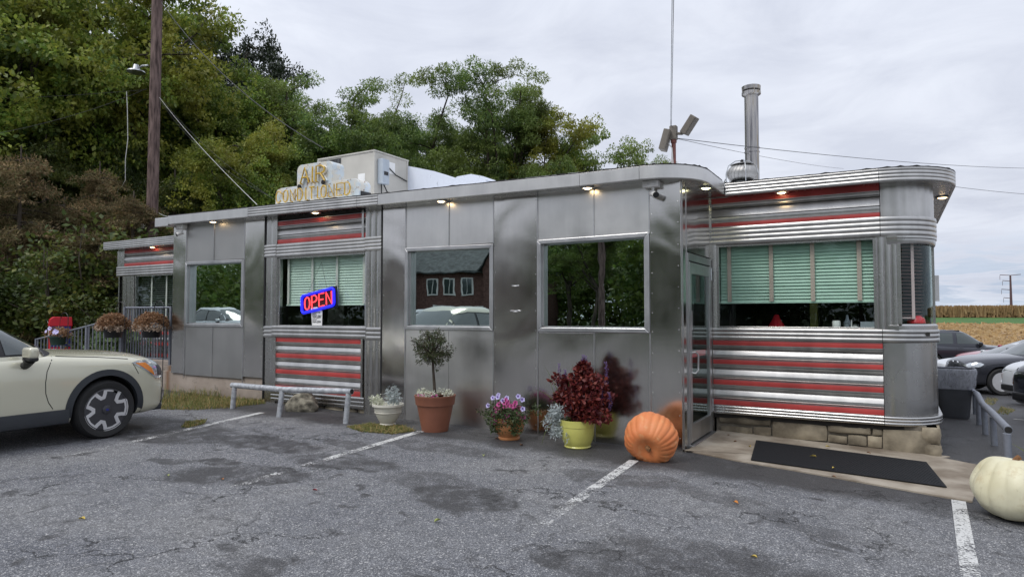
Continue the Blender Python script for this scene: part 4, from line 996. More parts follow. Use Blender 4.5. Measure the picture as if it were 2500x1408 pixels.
# --- table things seen through the wide window, and clothes on a shelf behind the striped window
tbz = 1.345
def tabX(px): return W(px, 790, WY+.3)[0]
x = tabX(2042); b = MB(); b.lathe([(0, 0), (.045, 0), (.048, .01), (.048, .12), (.04, .13), (0, .135)], (x, WY+.3, tbz), 20)
tag(b.build('sugar_jar', M_white, None, 50), 'white sugar jar on the table inside the wide window', 'jar')
x = tabX(2052); b = MB(); b.lathe([(0, 0), (.04, 0), (.042, .02), (.038, .11), (.02, .15), (.012, .2), (0, .21)], (x+.07, WY+.42, tbz), 20)
tag(b.build('sauce_bottle', M_ebox, None, 50), 'grey squeeze bottle with pointed cap behind the white sugar jar', 'bottle')
cd_ = thing('condiment_rack', (tabX(2068), WY+.3, tbz), 'small wire condiment rack with packets beside the white sugar jar', 'rack')
x = tabX(2068); b = MB(); b.tube([(x-.03, WY+.3, tbz), (x-.03, WY+.3, tbz+.08), (x, WY+.3, tbz+.1), (x+.03, WY+.3, tbz+.08), (x+.03, WY+.3, tbz)], .004, 6); b.build('wire_loop', M_chrome, cd_)
b = MB(); b.box(x+.045, x+.12, WY+.26, WY+.34, tbz, tbz+.06); b.build('packets', M_paper, cd_); b = MB(); b.tube([(x+.05, WY+.3, tbz), (x+.05, WY+.3, tbz+.14)], .008, 8); b.build('handle', M_white, cd_)
x = tabX(2090); b = MB(); b.lathe([(0, 0), (.028, 0), (.028, .06), (.03, .065), (.03, .085), (0, .09)], (x, WY+.3, tbz), 16); tag(b.build('salt_shaker', M_chrome, None, 50), 'small salt shaker with metal lid right of the condiment rack', 'shaker')
x = tabX(2112); b = MB(); b.box(x-.05, x+.10, WY+.28, WY+.36, tbz, tbz+.12); tag(b.build('menu_holder', M_ebox, None), 'grey glass menu holder at the right end of the window table', 'menu holder')
x = tabX(1890); b = MB(); b.lathe([(.11, 0), (.05, .1), (.03, .16), (0, .165)], (x, WY+.5, 1.39), 20)
tag(b.build('red_lamp_shade', M_newsred, None, 50), 'dull red cone shade on the table near the yellow column', 'lamp shade')
b = MB(); b.lathe([(0, 0), (.10, .0), (.09, .05), (.05, .085), (0, .09)], (.23, WY+.34, 1.45), 20); tag(b.build('red_stool_top', M_newsred, None, 50), 'round red seat top just visible in the curved corner window', 'stool')
b = MB(); b.box(-1.9, .36, WY+.16, WY+.75, 1.30, 1.345)
sh = thing('clothes_shelf', (-7.5, FY+.6, 1.25), 'low black rack with folded dark shirts inside the striped window', 'shelf')
b = MB(); b.box(-7.75, -6.95, FY+.5, FY+.9, 1.60, 1.62); b.build('shelf_board', M_black, sh)
for x in (-7.72, -7.35, -6.98):
    b = MB(); b.tube([(x, FY+.52, 1.25), (x, FY+.52, 1.6)], .012, 6); b.build('leg', M_black, sh)
for x, w_ in ((-7.5, .34), (-7.12, .28)):
    b = MB(); b.lathe([(0, 0), (w_/2, .0), (w_/2*.98, .04), (w_/2*.7, .08), (0, .1)], (x, FY+.68, 1.62), 14, lambda t, r, z: 1+.1*math.sin(3*t)+.06*math.sin(7*t)); tag(b.build('folded_shirt', M_int, None, 60), ('folded black shirts on the left of the shelf' if x < -7.3 else 'dark grey folded shirt on the right end of the shelf') , 'clothes')

# ============================================================ ground-level things
# --- knee-high pipe rail in front of the stripes
M_scr = M_pipe
pr = thing('pipe_rail', gp(680, 1015), 'knee high silver painted pipe rail on three leaning posts before the striped wall', 'rail')
e0 = gp(567, 997); e1 = gp(680, 1017); e2 = gp(843, 1033)
def above(px, py, ref):            # point on the vertical through ref's distance
    r = ray(px, py); s = math.hypot(ref[0], ref[1])/math.hypot(r.x, r.y); return Vector((r.x*s, r.y*s, EYE+r.z*s))
q0, q1, q2 = above(573, 940, e0), above(689, 950, e1), above(851, 955, e2)
dirn = (q2-q0).normalized()
b = MB(); b.tube([q0-dirn*.06, q0+dirn*.0, q1.lerp(q0, .02), q2, q2+dirn*.06], .042, 14); b.build('top_pipe', M_pipe, pr, 50)
b = MB(); b.tube([q2+dirn*.0601, q2+dirn*.063], .035, 14); b.build('pipe_bore', M_tar, pr)
for a, c_ in ((q0, e0), (q1, e1), (q2, e2)):
    b = MB(); b.tube([(c_[0], c_[1], c_[2]-.05), a-Vector((0, 0, .02))], .038, 12); b.build('leg', M_pipe, pr, 50)
# --- rock
rx, ry, rz_ = gp(725, 1003)
def rock(name, X, Y, z, sx, sy, sz, mat, lbl, seed=3):
    from mathutils import noise as mn
    bm = bmesh.new(); bmesh.ops.create_icosphere(bm, subdivisions=4, radius=1)
    for v in bm.verts:
        n_ = mn.noise(v.co*1.3+Vector((seed, 0, 0)))*.3+mn.noise(v.co*4+Vector((seed, 0, 0)))*.1; v.co *= 1+n_
        if v.co.z < -.5: v.co.z = -.5
        for nn in (Vector((1, .2, .6)), Vector((-.8, -.3, .7)), Vector((0, -1, .5))):
            nn = nn.normalized(); d_ = v.co.dot(nn)-.82
            if d_ > 0: v.co -= nn*d_*.8
    me = bpy.data.meshes.new(name); bm.to_mesh(me); bm.free(); me.materials.append(mat); me.polygons.foreach_set('use_smooth', [True]*len(me.polygons)); me.set_sharp_from_angle(angle=.6)
    o_ = link(name, me, None, (X, Y, z+.45*sz), (0, 0, .3), (sx, sy, sz)); tag(o_, lbl, 'rock'); return o_
M_rock = simple('speckled_rock', (.13, .115, .085), .9, var=.6, scale=9, bmp=1, c2=(.30, .275, .21))
rock('rock', rx, ry+.1, rz_, .27, .2, .19, M_rock, 'single rough brown boulder on the asphalt under the pipe rail')

# --- leaf scatter helper: numpy quads
def leafcloud(C, n, R, size, aspect=.45, flat=1.0, droop=0.0, rs=None, up=.3, curl=0.25):
    """C (m,3) centres, n leaves each, R radii (m,) -> V,F; every leaf is two bent quads"""
    rs = rs or np.random.RandomState(1); m = len(C); T = m*n
    d = rs.normal(size=(T, 3)); d /= np.linalg.norm(d, axis=1)[:, None]
    rad = rs.uniform(.25, 1, T)**.5
    P_ = np.repeat(C, n, 0)+d*(np.repeat(R, n)*rad)[:, None]*np.array([1, 1, flat])
    P_[:, 2] -= droop*np.repeat(R, n)*(d[:, 0]**2+d[:, 1]**2)
    ax = rs.normal(size=(T, 3)); ax += d*.8; ax[:, 2] -= .15; ax /= np.linalg.norm(ax, axis=1)[:, None]
    nr = rs.normal(size=(T, 3))*.7+np.array([0, 0, up*3]); sd_ = np.cross(nr, ax); sd_ /= (np.linalg.norm(sd_, axis=1)[:, None]+1e-6)
    nn = np.cross(ax, sd_)
    s = (size*rs.uniform(.6, 1.3, T))[:, None]
    A = P_; B = P_+ax*s*.5+sd_*s*aspect*.5+nn*s*curl*.2; Cc = P_+ax*s-nn*s*curl*.3; Dd = P_+ax*s*.5-sd_*s*aspect*.5+nn*s*curl*.2; 
    V = np.stack([A, B, Cc, Dd], 1).reshape(-1, 3); i = np.arange(T)*4
    F = np.stack([i, i+1, i+2, i+3], 1); return V, F
def leafmat(name, cols, rough=.55, trans=.25, big=0, bigcol=None):
    m, t, p, o = newmat(name); ge = t.nodes.new('ShaderNodeNewGeometry')
    n_ = len(cols); col = ramp(t, ge.outputs['Random Per Island'], [(i/(n_-1) if n_ > 1 else 0, c_) for i, c_ in enumerate(cols)])
    if big:
        col = mixc(t, mth(t, 'MULTIPLY', ramp(t, noise(t, coords(t, 'World'), big, 3), [(.42, 0), (.62, 1)]), .8), col, bigcol)
        col = mixc(t, 1, col, ramp(t, noise(t, coords(t, 'World'), big*2.6, 4), [(.3, .45), (.7, 1.45)]), 'MULTIPLY')
    L(t, col, p.inputs['Base Color']); p.inputs['Roughness'].default_value = rough
    if trans:
        tr = N(t, 'ShaderNodeBsdfTranslucent'); L(t, col, tr.inputs[0]); ms = N(t, 'ShaderNodeMixShader'); ms.inputs[0].default_value = trans
        L(t, p.outputs[0], ms.inputs[1]); L(t, tr.outputs[0], ms.inputs[2]); L(t, ms.outputs[0], o.inputs[0])
    return m
def cloudobj(name, C, n, R, size, mat, parent=None, **k):
    V, F = leafcloud(np.array(C, float), n, np.array(R, float), size, **k)
    if parent is not None: V = V-np.array(worldloc(parent))
    o_ = bpy.data.objects.new(name, npmesh(name, V, F, mat)); COL.objects.link(o_); o_.parent = parent
    if name in ('alyssum', 'pale_flowers', 'dried_flowers', 'flower_spike'): o_['kind'] = 'stuff'
    return o_
G1 = leafmat('leaf_topiary', [(.03, .05, .015), (.055, .085, .025), (.10, .115, .045), (.09, .06, .045)])
G2 = leafmat('leaf_coleus', [(.09, .010, .016), (.15, .020, .020), (.26, .055, .035), (.055, .008, .018)], .5)
G3 = leafmat('leaf_dusty_miller', [(.32, .36, .36), (.45, .5, .5), (.55, .60, .6)], .7)
G4 = leafmat('petal_white', [(.65, .66, .55), (.75, .75, .65), (.5, .55, .35)], .6)
G5 = leafmat('leaf_petunia', [(.035, .065, .02), (.06, .10, .03), (.09, .10, .04)])
G6 = leafmat('leaf_grass', [(.10, .145, .03), (.15, .18, .04), (.30, .24, .09), (.42, .28, .12)], .7)
G7 = leafmat('mum_dry_brown', [(.22, .11, .05), (.33, .18, .09), (.42, .27, .16), (.15, .075, .04)], .8)
G8 = leafmat('blade_green', [(.10, .15, .04), (.16, .19, .06)], .5)
M_pink = simple('petal_pink', (.60, .10, .32), .6, var=.25, scale=30); M_pinkd = simple('petal_throat', (.22, .01, .08), .7); M_lil = simple('petal_lilac', (.55, .50, .78), .6, var=.15, scale=30); M_vio = simple('petal_violet', (.12, .06, .28), .6)
def pot(name, px, py, prof, mat, lbl, cat='flower pot', n=40, sr=1, sz=1):
    prof = [(r_*sr, z_*sz) for r_, z_ in prof]
    X, Y, z = gp(px, py); Y += 0
    t_ = thing(name, (X, Y, z), lbl, cat); b = MB(); b.lathe(prof, (X, Y, z), n); b.build('pot', mat, t_, 35); return t_, Vector((X, Y, z))
def scatter_flowers(t_, c0, pts, r, mats, name='flower', cup=.4, petals=5):
    for k, (p, m) in enumerate(zip(pts, mats)):
        key = ('fl', r, m.name)
        if key not in FLM:
            b = MB(); n_ = petals*4; vs = [(0, 0, 0)]
            for i in range(n_):
                a = 2*PI*i/n_; rr_ = 1-.22*abs(math.cos(a*petals/2)); vs.append((r*.35*math.cos(a), r*.35*math.sin(a), r*cup*.6))
            for i in range(n_):
                a = 2*PI*i/n_; rr_ = 1-.22*abs(math.cos(a*petals/2)); vs.append((r*rr_*math.cos(a), r*rr_*math.sin(a), r*cup))
            b.add(vs, [(0, 1+i, 1+(i+1) % n_) for i in range(n_)]+[(1+i, 1+n_+i, 1+n_+(i+1) % n_, 1+(i+1) % n_) for i in range(n_)])
            FLM[key] = b.mesh('flower', m, 60)
        d_ = (Vector(p)-c0); d_ = Vector((d_.x, d_.y, d_.z*.6)); d_ += Vector((.2, -.8, .1)); d_.normalize()
        o_ = link(name, FLM[key], t_, p); o_.rotation_euler = (d_.to_track_quat('Z', 'Y').to_euler())
FLM = {}
R_ = random.Random(11)
# small cream pot
t_, c = pot('cream_flower_pot', 947, 1037, [(0, 0), (.105, 0), (.11, .02), (.10, .035), (.165, .17), (.185, .26), (.19, .30), (.215, .31), (.215, .345), (.195, .345), (.18, .30), (0, .29)], M_cream, 'round cream plastic pot with white alyssum and dusty miller, smallest pot at the left', sz=.84)
c.z -= .055
b = MB(); b.lathe([(0, .3), (.185, .3)], tuple(c), 20); b.build('soil', M_soil, t_)
for zz_ in (.222, .25):
    b = MB(); b.lathe([(.173, zz_), (.184, zz_+.008), (.18, zz_+.016)], tuple(c), 30); b.build('ring', M_cream, t_, 50)
cloudobj('alyssum', [(c.x-.13+R_.uniform(-.09, .09), c.y-.05+R_.uniform(-.1, .1), c.z+.36+R_.uniform(-.03, .07)) for _ in range(34)], 16, [.03]*34, .022, G4, t_, aspect=.9)
cloudobj('dusty_miller', [(c.x+.09+R_.uniform(-.07, .07)*(.4+k/14), c.y+.0+R_.uniform(-.06, .06)*(.4+k/14), c.z+.34+k*.015) for k in range(14)], 26, [.045+.002*k for k in range(14)], .055, G3, t_, aspect=.28, up=0)
# topiary in the big terracotta pot
t_, c = pot('terracotta_pot', 1062, 1050, [(0, 0), (.235, 0), (.24, .02), (.245, .05), (.325, .40), (.345, .405), (.365, .52), (.37, .53), (.37, .55), (.35, .55), (.335, .50), (0, .48)], M_terra, 'large brown terracotta pot holding a small round-headed tree ringed with white flowers', sr=.73, sz=.84)
b = MB(); b.lathe([(0, .42), (.25, .42)], tuple(c), 24); b.build('soil', M_soil, t_)
b = MB(); b.tube([(c.x-.0, c.y, c.z+.40), (c.x-.015, c.y, c.z+.6), (c.x-.035, c.y, c.z+.8), (c.x-.045, c.y, c.z+1.05)], [.022, .019, .017, .012], 8); b.build('trunk', M_bark, t_, 60)
cc = Vector((c.x-.045, c.y, c.z+1.07)); C_, Rr = [], []; br = MB()
for i in range(120):
    d_ = Vector((R_.gauss(0, 1), R_.gauss(0, 1), R_.gauss(0, 1))).normalized(); k = R_.uniform(.35, 1)**.6; k *= 1+.22*math.sin(3*math.atan2(d_.y, d_.x)+4*d_.z)
    p = cc+Vector((d_.x*.245, d_.y*.22, d_.z*.25))*k; C_.append(p); Rr.append(.042)
    br.tube([cc-Vector((0, 0, .12)), cc.lerp(p, .5)-Vector((0, 0, .03)), p, p+d_*.06], [.006, .004, .003, .0012], 4, cap=False)
br.build('branches', M_bark, t_); cloudobj('crown', C_, 24, Rr, .034, G1, t_, aspect=.36, up=.1)
cloudobj('alyssum', [(c.x+math.cos(a)*.21, c.y+math.sin(a)*.21, c.z+.46+R_.uniform(-.02, .06)) for a in [k*2*PI/56 for k in range(56)] if math.sin(4*a+1) > -.6], 16, [.032]*len([1 for a in [k*2*PI/56 for k in range(56)] if math.sin(4*a+1) > -.6]), .022, G4, t_, aspect=.9)
scatter_flowers(t_, c+Vector((0, 0, .3)), [(c.x+R_.uniform(-.17, .17), c.y-.16, c.z+.455+R_.uniform(0, .03)) for _ in range(12)], .016, [M_pink]*12)
# petunia pot
t_, c = pot('orange_petunia_pot', 1243, 1070, [(0, 0), (.15, 0), (.155, .02), (.14, .035), (.19, .10), (.215, .19), (.205, .27), (.215, .29), (.20, .295), (.18, .26), (0, .25)], M_terra2, 'glazed orange bowl pot spilling pink and lilac petunias', sr=.88, sz=.88)
c.z -= .03; c_s = .86
cloudobj('foliage', [(c.x+R_.gauss(0, .13), c.y+R_.gauss(-.03, .11), c.z+.33+R_.uniform(-.08, .12)) for _ in range(80)]+[(c.x+R_.uniform(-.21, .22), c.y-.14+R_.uniform(-.05, .05), c.z+R_.uniform(.16, .34)) for _ in range(50)], 26, [.055]*130, .04, G5, t_, aspect=.4, droop=.3, up=.1)
fp_, fm_ = [], []
for i in range(44):
    a = R_.uniform(PI*.9, PI*2.1); k = R_.uniform(.2, 1); fp_.append(Vector((c.x+.23*k*math.cos(a), c.y+.2*k*math.sin(a), c.z+.50-.26*k*k+R_.uniform(-.08, .05)))); fm_.append(M_pink)
for p in [(-.2,-.05,.52),(-.1,-.1,.54),(.0,-.05,.53),(-.27,-.05,.42),(.16,-.05,.56),(.2,-.02,.52),(-.15,.0,.55),(.24,-.08,.42),(-.04,-.08,.5)]: fp_.append(c+Vector(p)); fm_.append(M_lil)
scatter_flowers(t_, c+Vector((0, 0, .3)), fp_, .034, fm_); scatter_flowers(t_, c+Vector((0, 0, .3)), [p+Vector((.004, -.014, .003)) for p in fp_], .014, [M_pinkd if m is M_pink else M_vio for m in fm_], 'flower_throat')
# yellow pot with coleus
t_, c = pot('yellow_glazed_pot', 1410, 1090, [(0, 0), (.16, 0), (.17, .015), (.16, .03), (.165, .04), (.195, .12), (.21, .25), (.212, .30), (.218, .305), (.22, .35), (.224, .40), (.205, .40), (.2, .34), (0, .33)], M_yel, 'glossy lemon yellow pot with tall dark red coleus and silver foliage', sr=.93, sz=.80)
c.z -= .08
b = MB(); b.lathe([(0, .37), (.18, .37)], tuple(c), 24); b.build('soil', M_soil, t_)
C_, Rr = [], []
for i in range(200):
    h_ = R_.random()**1.1; w_ = .165*(1-h_**2.4)+.03
    C_.append((c.x+.10+R_.uniform(-1, 1)*w_, c.y-.02+R_.uniform(-1, 1)*w_*.8, c.z+.42+h_*.62)); Rr.append(.038)
for i in range(40): C_.append((c.x+.27+R_.gauss(0, .05), c.y+R_.gauss(0, .06), c.z+.52+R_.random()*.38)); Rr.append(.05)
for i in range(40): C_.append((c.x-.18+R_.gauss(0, .05), c.y+R_.gauss(0, .05), c.z+.5+R_.random()*.38)); Rr.append(.04)
for i in range(10): C_.append((c.x+.30+R_.gauss(0, .09), c.y-.05+R_.gauss(0, .06), c.z+.42+R_.random()*.16)); Rr.append(.05)
cloudobj('coleus', C_, 20, Rr, .055, G2, t_, aspect=.62, droop=.1, up=.05, curl=.5)
b = MB()
for i in range(12): b.tube([(c.x+R_.uniform(-.1, .1), c.y+R_.uniform(-.08, .08), c.z+.36), (c.x+.08+R_.uniform(-.3, .3), c.y+R_.uniform(-.15, .15), c.z+.8)], [.008, .004], 5)
b.build('stems', G2, t_)
for (dx, dy, h0, h1) in ((-.22, -.02, .78, 1.02), (.08, 0, .98, 1.13), (.11, 0, .98, 1.12), (.36, 0, .85, 1.06), (.33, -.05, .62, .80), (.42, -.04, .55, .72), (-.15, 0, .82, .95)):
    cloudobj('flower_spike', [(c.x+dx+R_.gauss(0, .006), c.y+dy, c.z+h0+(h1-h0)*k/9) for k in range(10)], 12, [.018-.0012*k for k in range(10)], .022, MATS.get('spk') or MATS.setdefault('spk', leafmat('salvia_violet', [(.12, .06, .2), (.22, .14, .34), (.10, .04, .06)])), t_, aspect=.5)
cloudobj('dusty_miller', [(c.x-.21+R_.gauss(0, .065), c.y-.12+R_.gauss(0, .05), c.z+.38+R_.uniform(-.16, .14)) for _ in range(40)], 26, [.05]*40, .05, G3, t_, aspect=.26, up=0, curl=.6)
def blades(name, c, items, w, mat, parent):
    b = MB()
    for (p0, p1, p2) in items:
        n_ = 7; vs = []
        p0, p1, p2 = Vector(p0)+c, Vector(p1)+c, Vector(p2)+c; sdv = (p2-p0).cross(Vector((0, 1, .3))).normalized()
        for i in range(n_+1):
            f = i/n_; q = p0*(1-f)**2+p1*2*f*(1-f)+p2*f*f; ww = w*(1-f**2)+.0005; vs += [q-sdv*ww, q+sdv*ww]
        b.add(vs, [(2*i, 2*i+1, 2*i+3, 2*i+2) for i in range(n_)])
    return b.build(name, mat, parent, 60)
blades('spike_grass', c, [((-.1, 0, .36), (-.25, 0, .75), (-.42, -.02, 1.0)), ((-.1, 0, .36), (-.3, -.05, .7), (-.55, -.05, .72)), ((-.08, 0, .36), (-.16, 0, .8), (-.05, 0, 1.05)), ((-.12, 0, .36), (-.4, -.05, .62), (-.46, -.1, .2)), ((-.1, 0, .36), (-.3, 0, .6), (-.38, 0, .9)), ((.1, -.05, .36), (.4, -.1, .55), (.5, -.1, .42)), ((-.1, -.1, .36), (-.35, -.12, .45), (-.42, -.12, .02))], .006, G8, t_)

# --- pumpkins
def pumpkin_mat(name, c1, c2, line):
    m, t, p, o = newmat(name); v = coords(t, 'Object'); 
    a = ramp(t, noise(t, v, 2.5, 5), [(.3, c1), (.7, c2)]); a = mixc(t, ramp(t, noise(t, v, 9, 5, .7), [(.54, 0), (.70, .6)]), a, line); a = mixc(t, ramp(t, noise(t, v, 3.2, 6, .75, 1.2), [(.60, 0), (.66, .35)]), a, tuple(x*.6 for x in line))
    L(t, a, p.inputs['Base Color']); p.inputs['Roughness'].default_value = .55; bump(t, p, noise(t, v, 14, 5), .25, .01); return m
M_pk = pumpkin_mat('pumpkin_orange', (.62, .17, .05), (.72, .27, .10), (.70, .42, .20)); M_pkw = pumpkin_mat('pumpkin_pale', (.60, .55, .35), (.76, .73, .55), (.50, .40, .22))
M_stem = simple('pumpkin_stem', (.19, .09, .035), .9, var=.5, scale=20, bmp=.8)
def pumpkin(name, c, R, H, nribs, depth, mat, lbl, rot, seed, dip=.25):
    t_ = thing(name, (c[0], c[1], c[2]), lbl, 'pumpkin'); t_.rotation_euler = rot
    rr_ = random.Random(seed); wid = [rr_.uniform(.75, 1.3) for _ in range(nribs)]; s = sum(wid); acc = [0]
    for w_ in wid: acc.append(acc[-1]+w_/s)
    dp = [rr_.uniform(.5, 1.3) for _ in range(nribs)]; n = 160; m = 40; vs = []
    from mathutils import noise as mn
    for i in range(m+1):
        ph = PI*i/m
        for k in range(n):
            f = k/n; j = max(q for q in range(nribs) if acc[q] <= f+1e-9); u = (f-acc[j])/(acc[j+1]-acc[j])
            rib = 1-depth*dp[j]*(1-math.sin(PI*u)**.55)*min(1, math.sin(ph)*1.6+.1)
            sp = math.sin(ph); r_ = R*(sp**.85)*rib; z = H/2*math.cos(ph)
            z -= dip*H/2*math.exp(-(sp/.33)**2)*(1 if ph < PI/2 else -1)
            q = Vector((r_*math.cos(2*PI*f), r_*math.sin(2*PI*f), z)); q *= 1+.10*mn.noise(q*1.3/R+Vector((seed, 0, 0)))+.012*mn.noise(q*14+Vector((seed, 0, 0)))
            vs.append(q)
    b = MB(); b.add(vs, [(i*n+k, (i+1)*n+k, (i+1)*n+(k+1) % n, i*n+(k+1) % n) for i in range(m) for k in range(n)]); b.build('shell', mat, t_, 180, local=True)
    zt_ = H/2*(1-dip); st = MB(); 
    st.tube([(0, 0, zt_-.03), (0, 0, zt_+.012), (.012, 0, zt_+.03), (.03, .0, zt_+.04)], [.05, .026, .02, .024], 7); st.build('stem', M_stem, t_, local=True); return t_
X, Y, z = gp(1577, 1121); Y += .08
pumpkin('orange_pumpkin', (X+.045, Y-.05, z+.225), .285, .49, 22, .055, M_pk, 'big orange ribbed pumpkin lying on its side by the wall corner', (math.radians(112), math.radians(6), math.radians(10)), 4)
X, Y, z = gp(2480, 1276)
pumpkin('white_pumpkin', (X+.03, Y+.16, z+.235), .315, .51, 13, .055, M_pkw, 'large creamy white pumpkin standing at the right edge of the concrete slab', (math.radians(-4), math.radians(3), .5), 9, .2)
rightgrass = thing('spiky_grass_plant', (X+.22, Y+.35, z), 'green blades of an ornamental grass behind the white pumpkin at the frame edge', 'plant')
blades('blades', Vector((X+.45, Y+.35, z)), [((0, 0, 0), (-.15, 0, .5), (-.30, 0, .62)), ((0, 0, 0), (-.2, 0, .45), (-.42, 0, .56)), ((0, 0, 0), (-.12, .05, .6), (-.22, .05, .8)), ((0, 0, 0), (-.2, -.02, .3), (-.34, -.02, .42)), ((0, 0, 0), (.1, 0, .6), (.3, 0, .8))], .009, G8, rightgrass)

# --- mat
mt = MB(); q = [gp(1846, 1080), gp(2262, 1134), gp(2312, 1196), gp(1833, 1128)]; mt.poly([(x, y, z+.024) for x, y, z in q], (0, 0, .010))
mat_ = thing('door_mat', (q[0][0], q[0][1], q[0][2]+.02), 'long black rubber mat with raised dots lying on the concrete slab', 'mat'); mt.build('base', M_mat, mat_, bevel=.003)
A_, B_, Cq, Dq = [Vector((x, y, z+.034)) for x, y, z in q]
dots = MB(); nu, nv = 64, 26
for i in range(nu):
    for j in range(nv):
        u, v = (i+.5+(.25 if j % 2 else -.25))/nu*.96+.02, (j+.5)/nv*.92+.04; p = A_.lerp(B_, u).lerp(Dq.lerp(Cq, u), v)
        r_ = .007; dots.add([p+Vector((r_*math.cos(a), r_*math.sin(a), 0)) for a in (0, PI/2, PI, 3*PI/2)]+[p+Vector((0, 0, .004))], [(0, 1, 4), (1, 2, 4), (2, 3, 4), (3, 0, 4)])
tag(dots.build('raised_dots', M_mat, mat_), kind='stuff')

# --- fallen leaves
lv = MB(); pts = [(0, 0), (.3, .18), (.6, .2), (1, 0), (.6, -.2), (.3, -.18)]
lv.add([(x*.06, y*.06, .004+.012*abs(y)*2+.008*math.sin(x*4)) for x, y in pts]+[(.03, 0, 0.002)], [(0, 1, 6), (1, 2, 6), (2, 3, 6), (3, 4, 6), (4, 5, 6), (5, 0, 6)])
LM = {n_: simple('fallen_leaf_'+n_, c_, .7, var=.2, scale=40) for n_, c_ in (('yellow', (.48, .36, .08)), ('brown', (.20, .10, .045)), ('green', (.30, .34, .10)), ('orange', (.5, .2, .04)), ('red', (.25, .03, .04)))}
lm = {n_: lv.mesh('fallen_leaf', LM[n_]) for n_ in LM}
for px, py, cname, zo, lbl in [(1060, 1277, 'green', 0, 'curled yellow green leaf alone on the front asphalt left of centre'), (545, 1172, 'orange', 0, 'orange brown leaf beside the dark oil stain'), (762, 1198, 'red', 0, 'small dark red leaf on the asphalt, front left'), (412, 1164, 'green', 0, 'pale green leaf on the long dark oil stain'), (1180, 1112, 'green', 0, 'green leaf on the asphalt before the petunia pot'), (1850, 1364, 'yellow', 0, 'yellow leaf by the dark stain at the bottom right'), (1790, 1227, 'orange', 0, 'orange leaf on the asphalt below the mat left end'),
   (1994, 1125, 'yellow', .036, 'light tan leaf near the middle of the rubber mat'), (2038, 1152, 'yellow', .036, 'yellow leaf at the front edge of the rubber mat'), (2030, 1170, 'brown', .022, 'brown leaf on the slab just before the mat'), (1833, 1096, 'yellow', .022, 'yellow leaf beside the left end of the mat'), (1800, 1083, 'brown', .022, 'brown leaf on the slab left of the mat'), (1778, 1068, 'brown', .022, 'brown leaf on the slab nearest the door'), (2015, 1099, 'yellow', .036, 'tan leaf at the back edge of the mat'), (2115, 1113, 'brown', .036, 'rusty leaf at the back right of the mat'), (1950, 1082, 'brown', .022, 'brown leaf against the foundation stones'),
   (1269, 1088, 'brown', 0, 'dry brown leaf right of the petunia pot'), (208, 1270, 'yellow', 0, 'tiny pale leaf on the asphalt at the lower left'), (1210, 1073, 'brown', 0, 'small brown leaf left of the petunia pot base')]:
    X, Y, z = gp(px, py); o_ = link('fallen_leaf', lm[cname], None, (X, Y, z+.006+zo), (R_.uniform(-.2, .2), R_.uniform(-.2, .2), R_.uniform(0, 6)), R_.uniform(.8, 1.2)); tag(o_, lbl, 'leaf', 'fallen leaves')

# --- weedy grass patches
def grass(poly_px, n, h, lbl, dens_var=True, lean=.5):
    P3 = [gp(*p) for p in poly_px]; xs_ = [p[0] for p in P3]; ys_ = [p[1] for p in P3]; V, F = [], []
    def inside(x, y):
        c_ = False; j = len(P3)-1
        for i in range(len(P3)):
            if (P3[i][1] > y) != (P3[j][1] > y) and x < (P3[j][0]-P3[i][0])*(y-P3[i][1])/(P3[j][1]-P3[i][1])+P3[i][0]: c_ = not c_
            j = i
        return c_
    k = 0; tries = 0
    while k < n and tries < n*20:
        tries += 1; x = R_.uniform(min(xs_), max(xs_)); y = R_.uniform(min(ys_), max(ys_))
        if not inside(x, y): continue
        z = g(x, y); a = R_.uniform(0, 2*PI); hh = h*R_.uniform(.3, 1)*(2.2 if R_.random() < .03 else 1); l_ = lean*R_.uniform(.3, 1.6)
        p0 = Vector((x, y, z)); p1 = p0+Vector((math.cos(a)*hh*l_*.4, math.sin(a)*hh*l_*.4, hh*.6)); p2 = p0+Vector((math.cos(a)*hh*l_, math.sin(a)*hh*l_, hh*.85)); s = Vector((-math.sin(a), math.cos(a), 0))*.0028
        i = len(V); V += [p0-s, p0+s, p1+s, p1-s, p2, p2]; F += [(i, i+1, i+2, i+3), (i+3, i+2, i+4, i+5)]; k += 1
    o_ = bpy.data.objects.new('weedy_grass', npmesh('weedy_grass', np.array([tuple(v) for v in V]), np.array(F), G6)); COL.objects.link(o_)
    return tag(o_, lbl, 'grass', kind='stuff')
grass([(392, 1000), (396, 978), (470, 968), (560, 972), (640, 978), (650, 985), (560, 996), (480, 1001)], 6500, .075, 'weedy green and straw grass along the foot of the beige foundation wall')
grass([(395, 985), (400, 965), (470, 962), (560, 966)], 500, .2, 'taller dry weeds against the beige foundation wall')
grass([(845, 1042), (900, 1034), (985, 1040), (1015, 1052), (960, 1060), (880, 1054)], 4200, .035, 'low patch of green and straw grass before the cream pot', lean=1.2)
grass([(440, 1043), (455, 1030), (505, 1024), (500, 1034), (460, 1044)], 900, .04, 'dry tuft growing on the painted bay line')
grass([(2390, 985), (2410, 968), (2440, 972), (2425, 988)], 500, .05, 'straw tuft on the right parking lot beyond the grey rail'); grass([(2430, 1008), (2445, 992), (2480, 1000), (2460, 1012)], 500, .05, 'second straw tuft on the right parking lot nearer the black bumper')

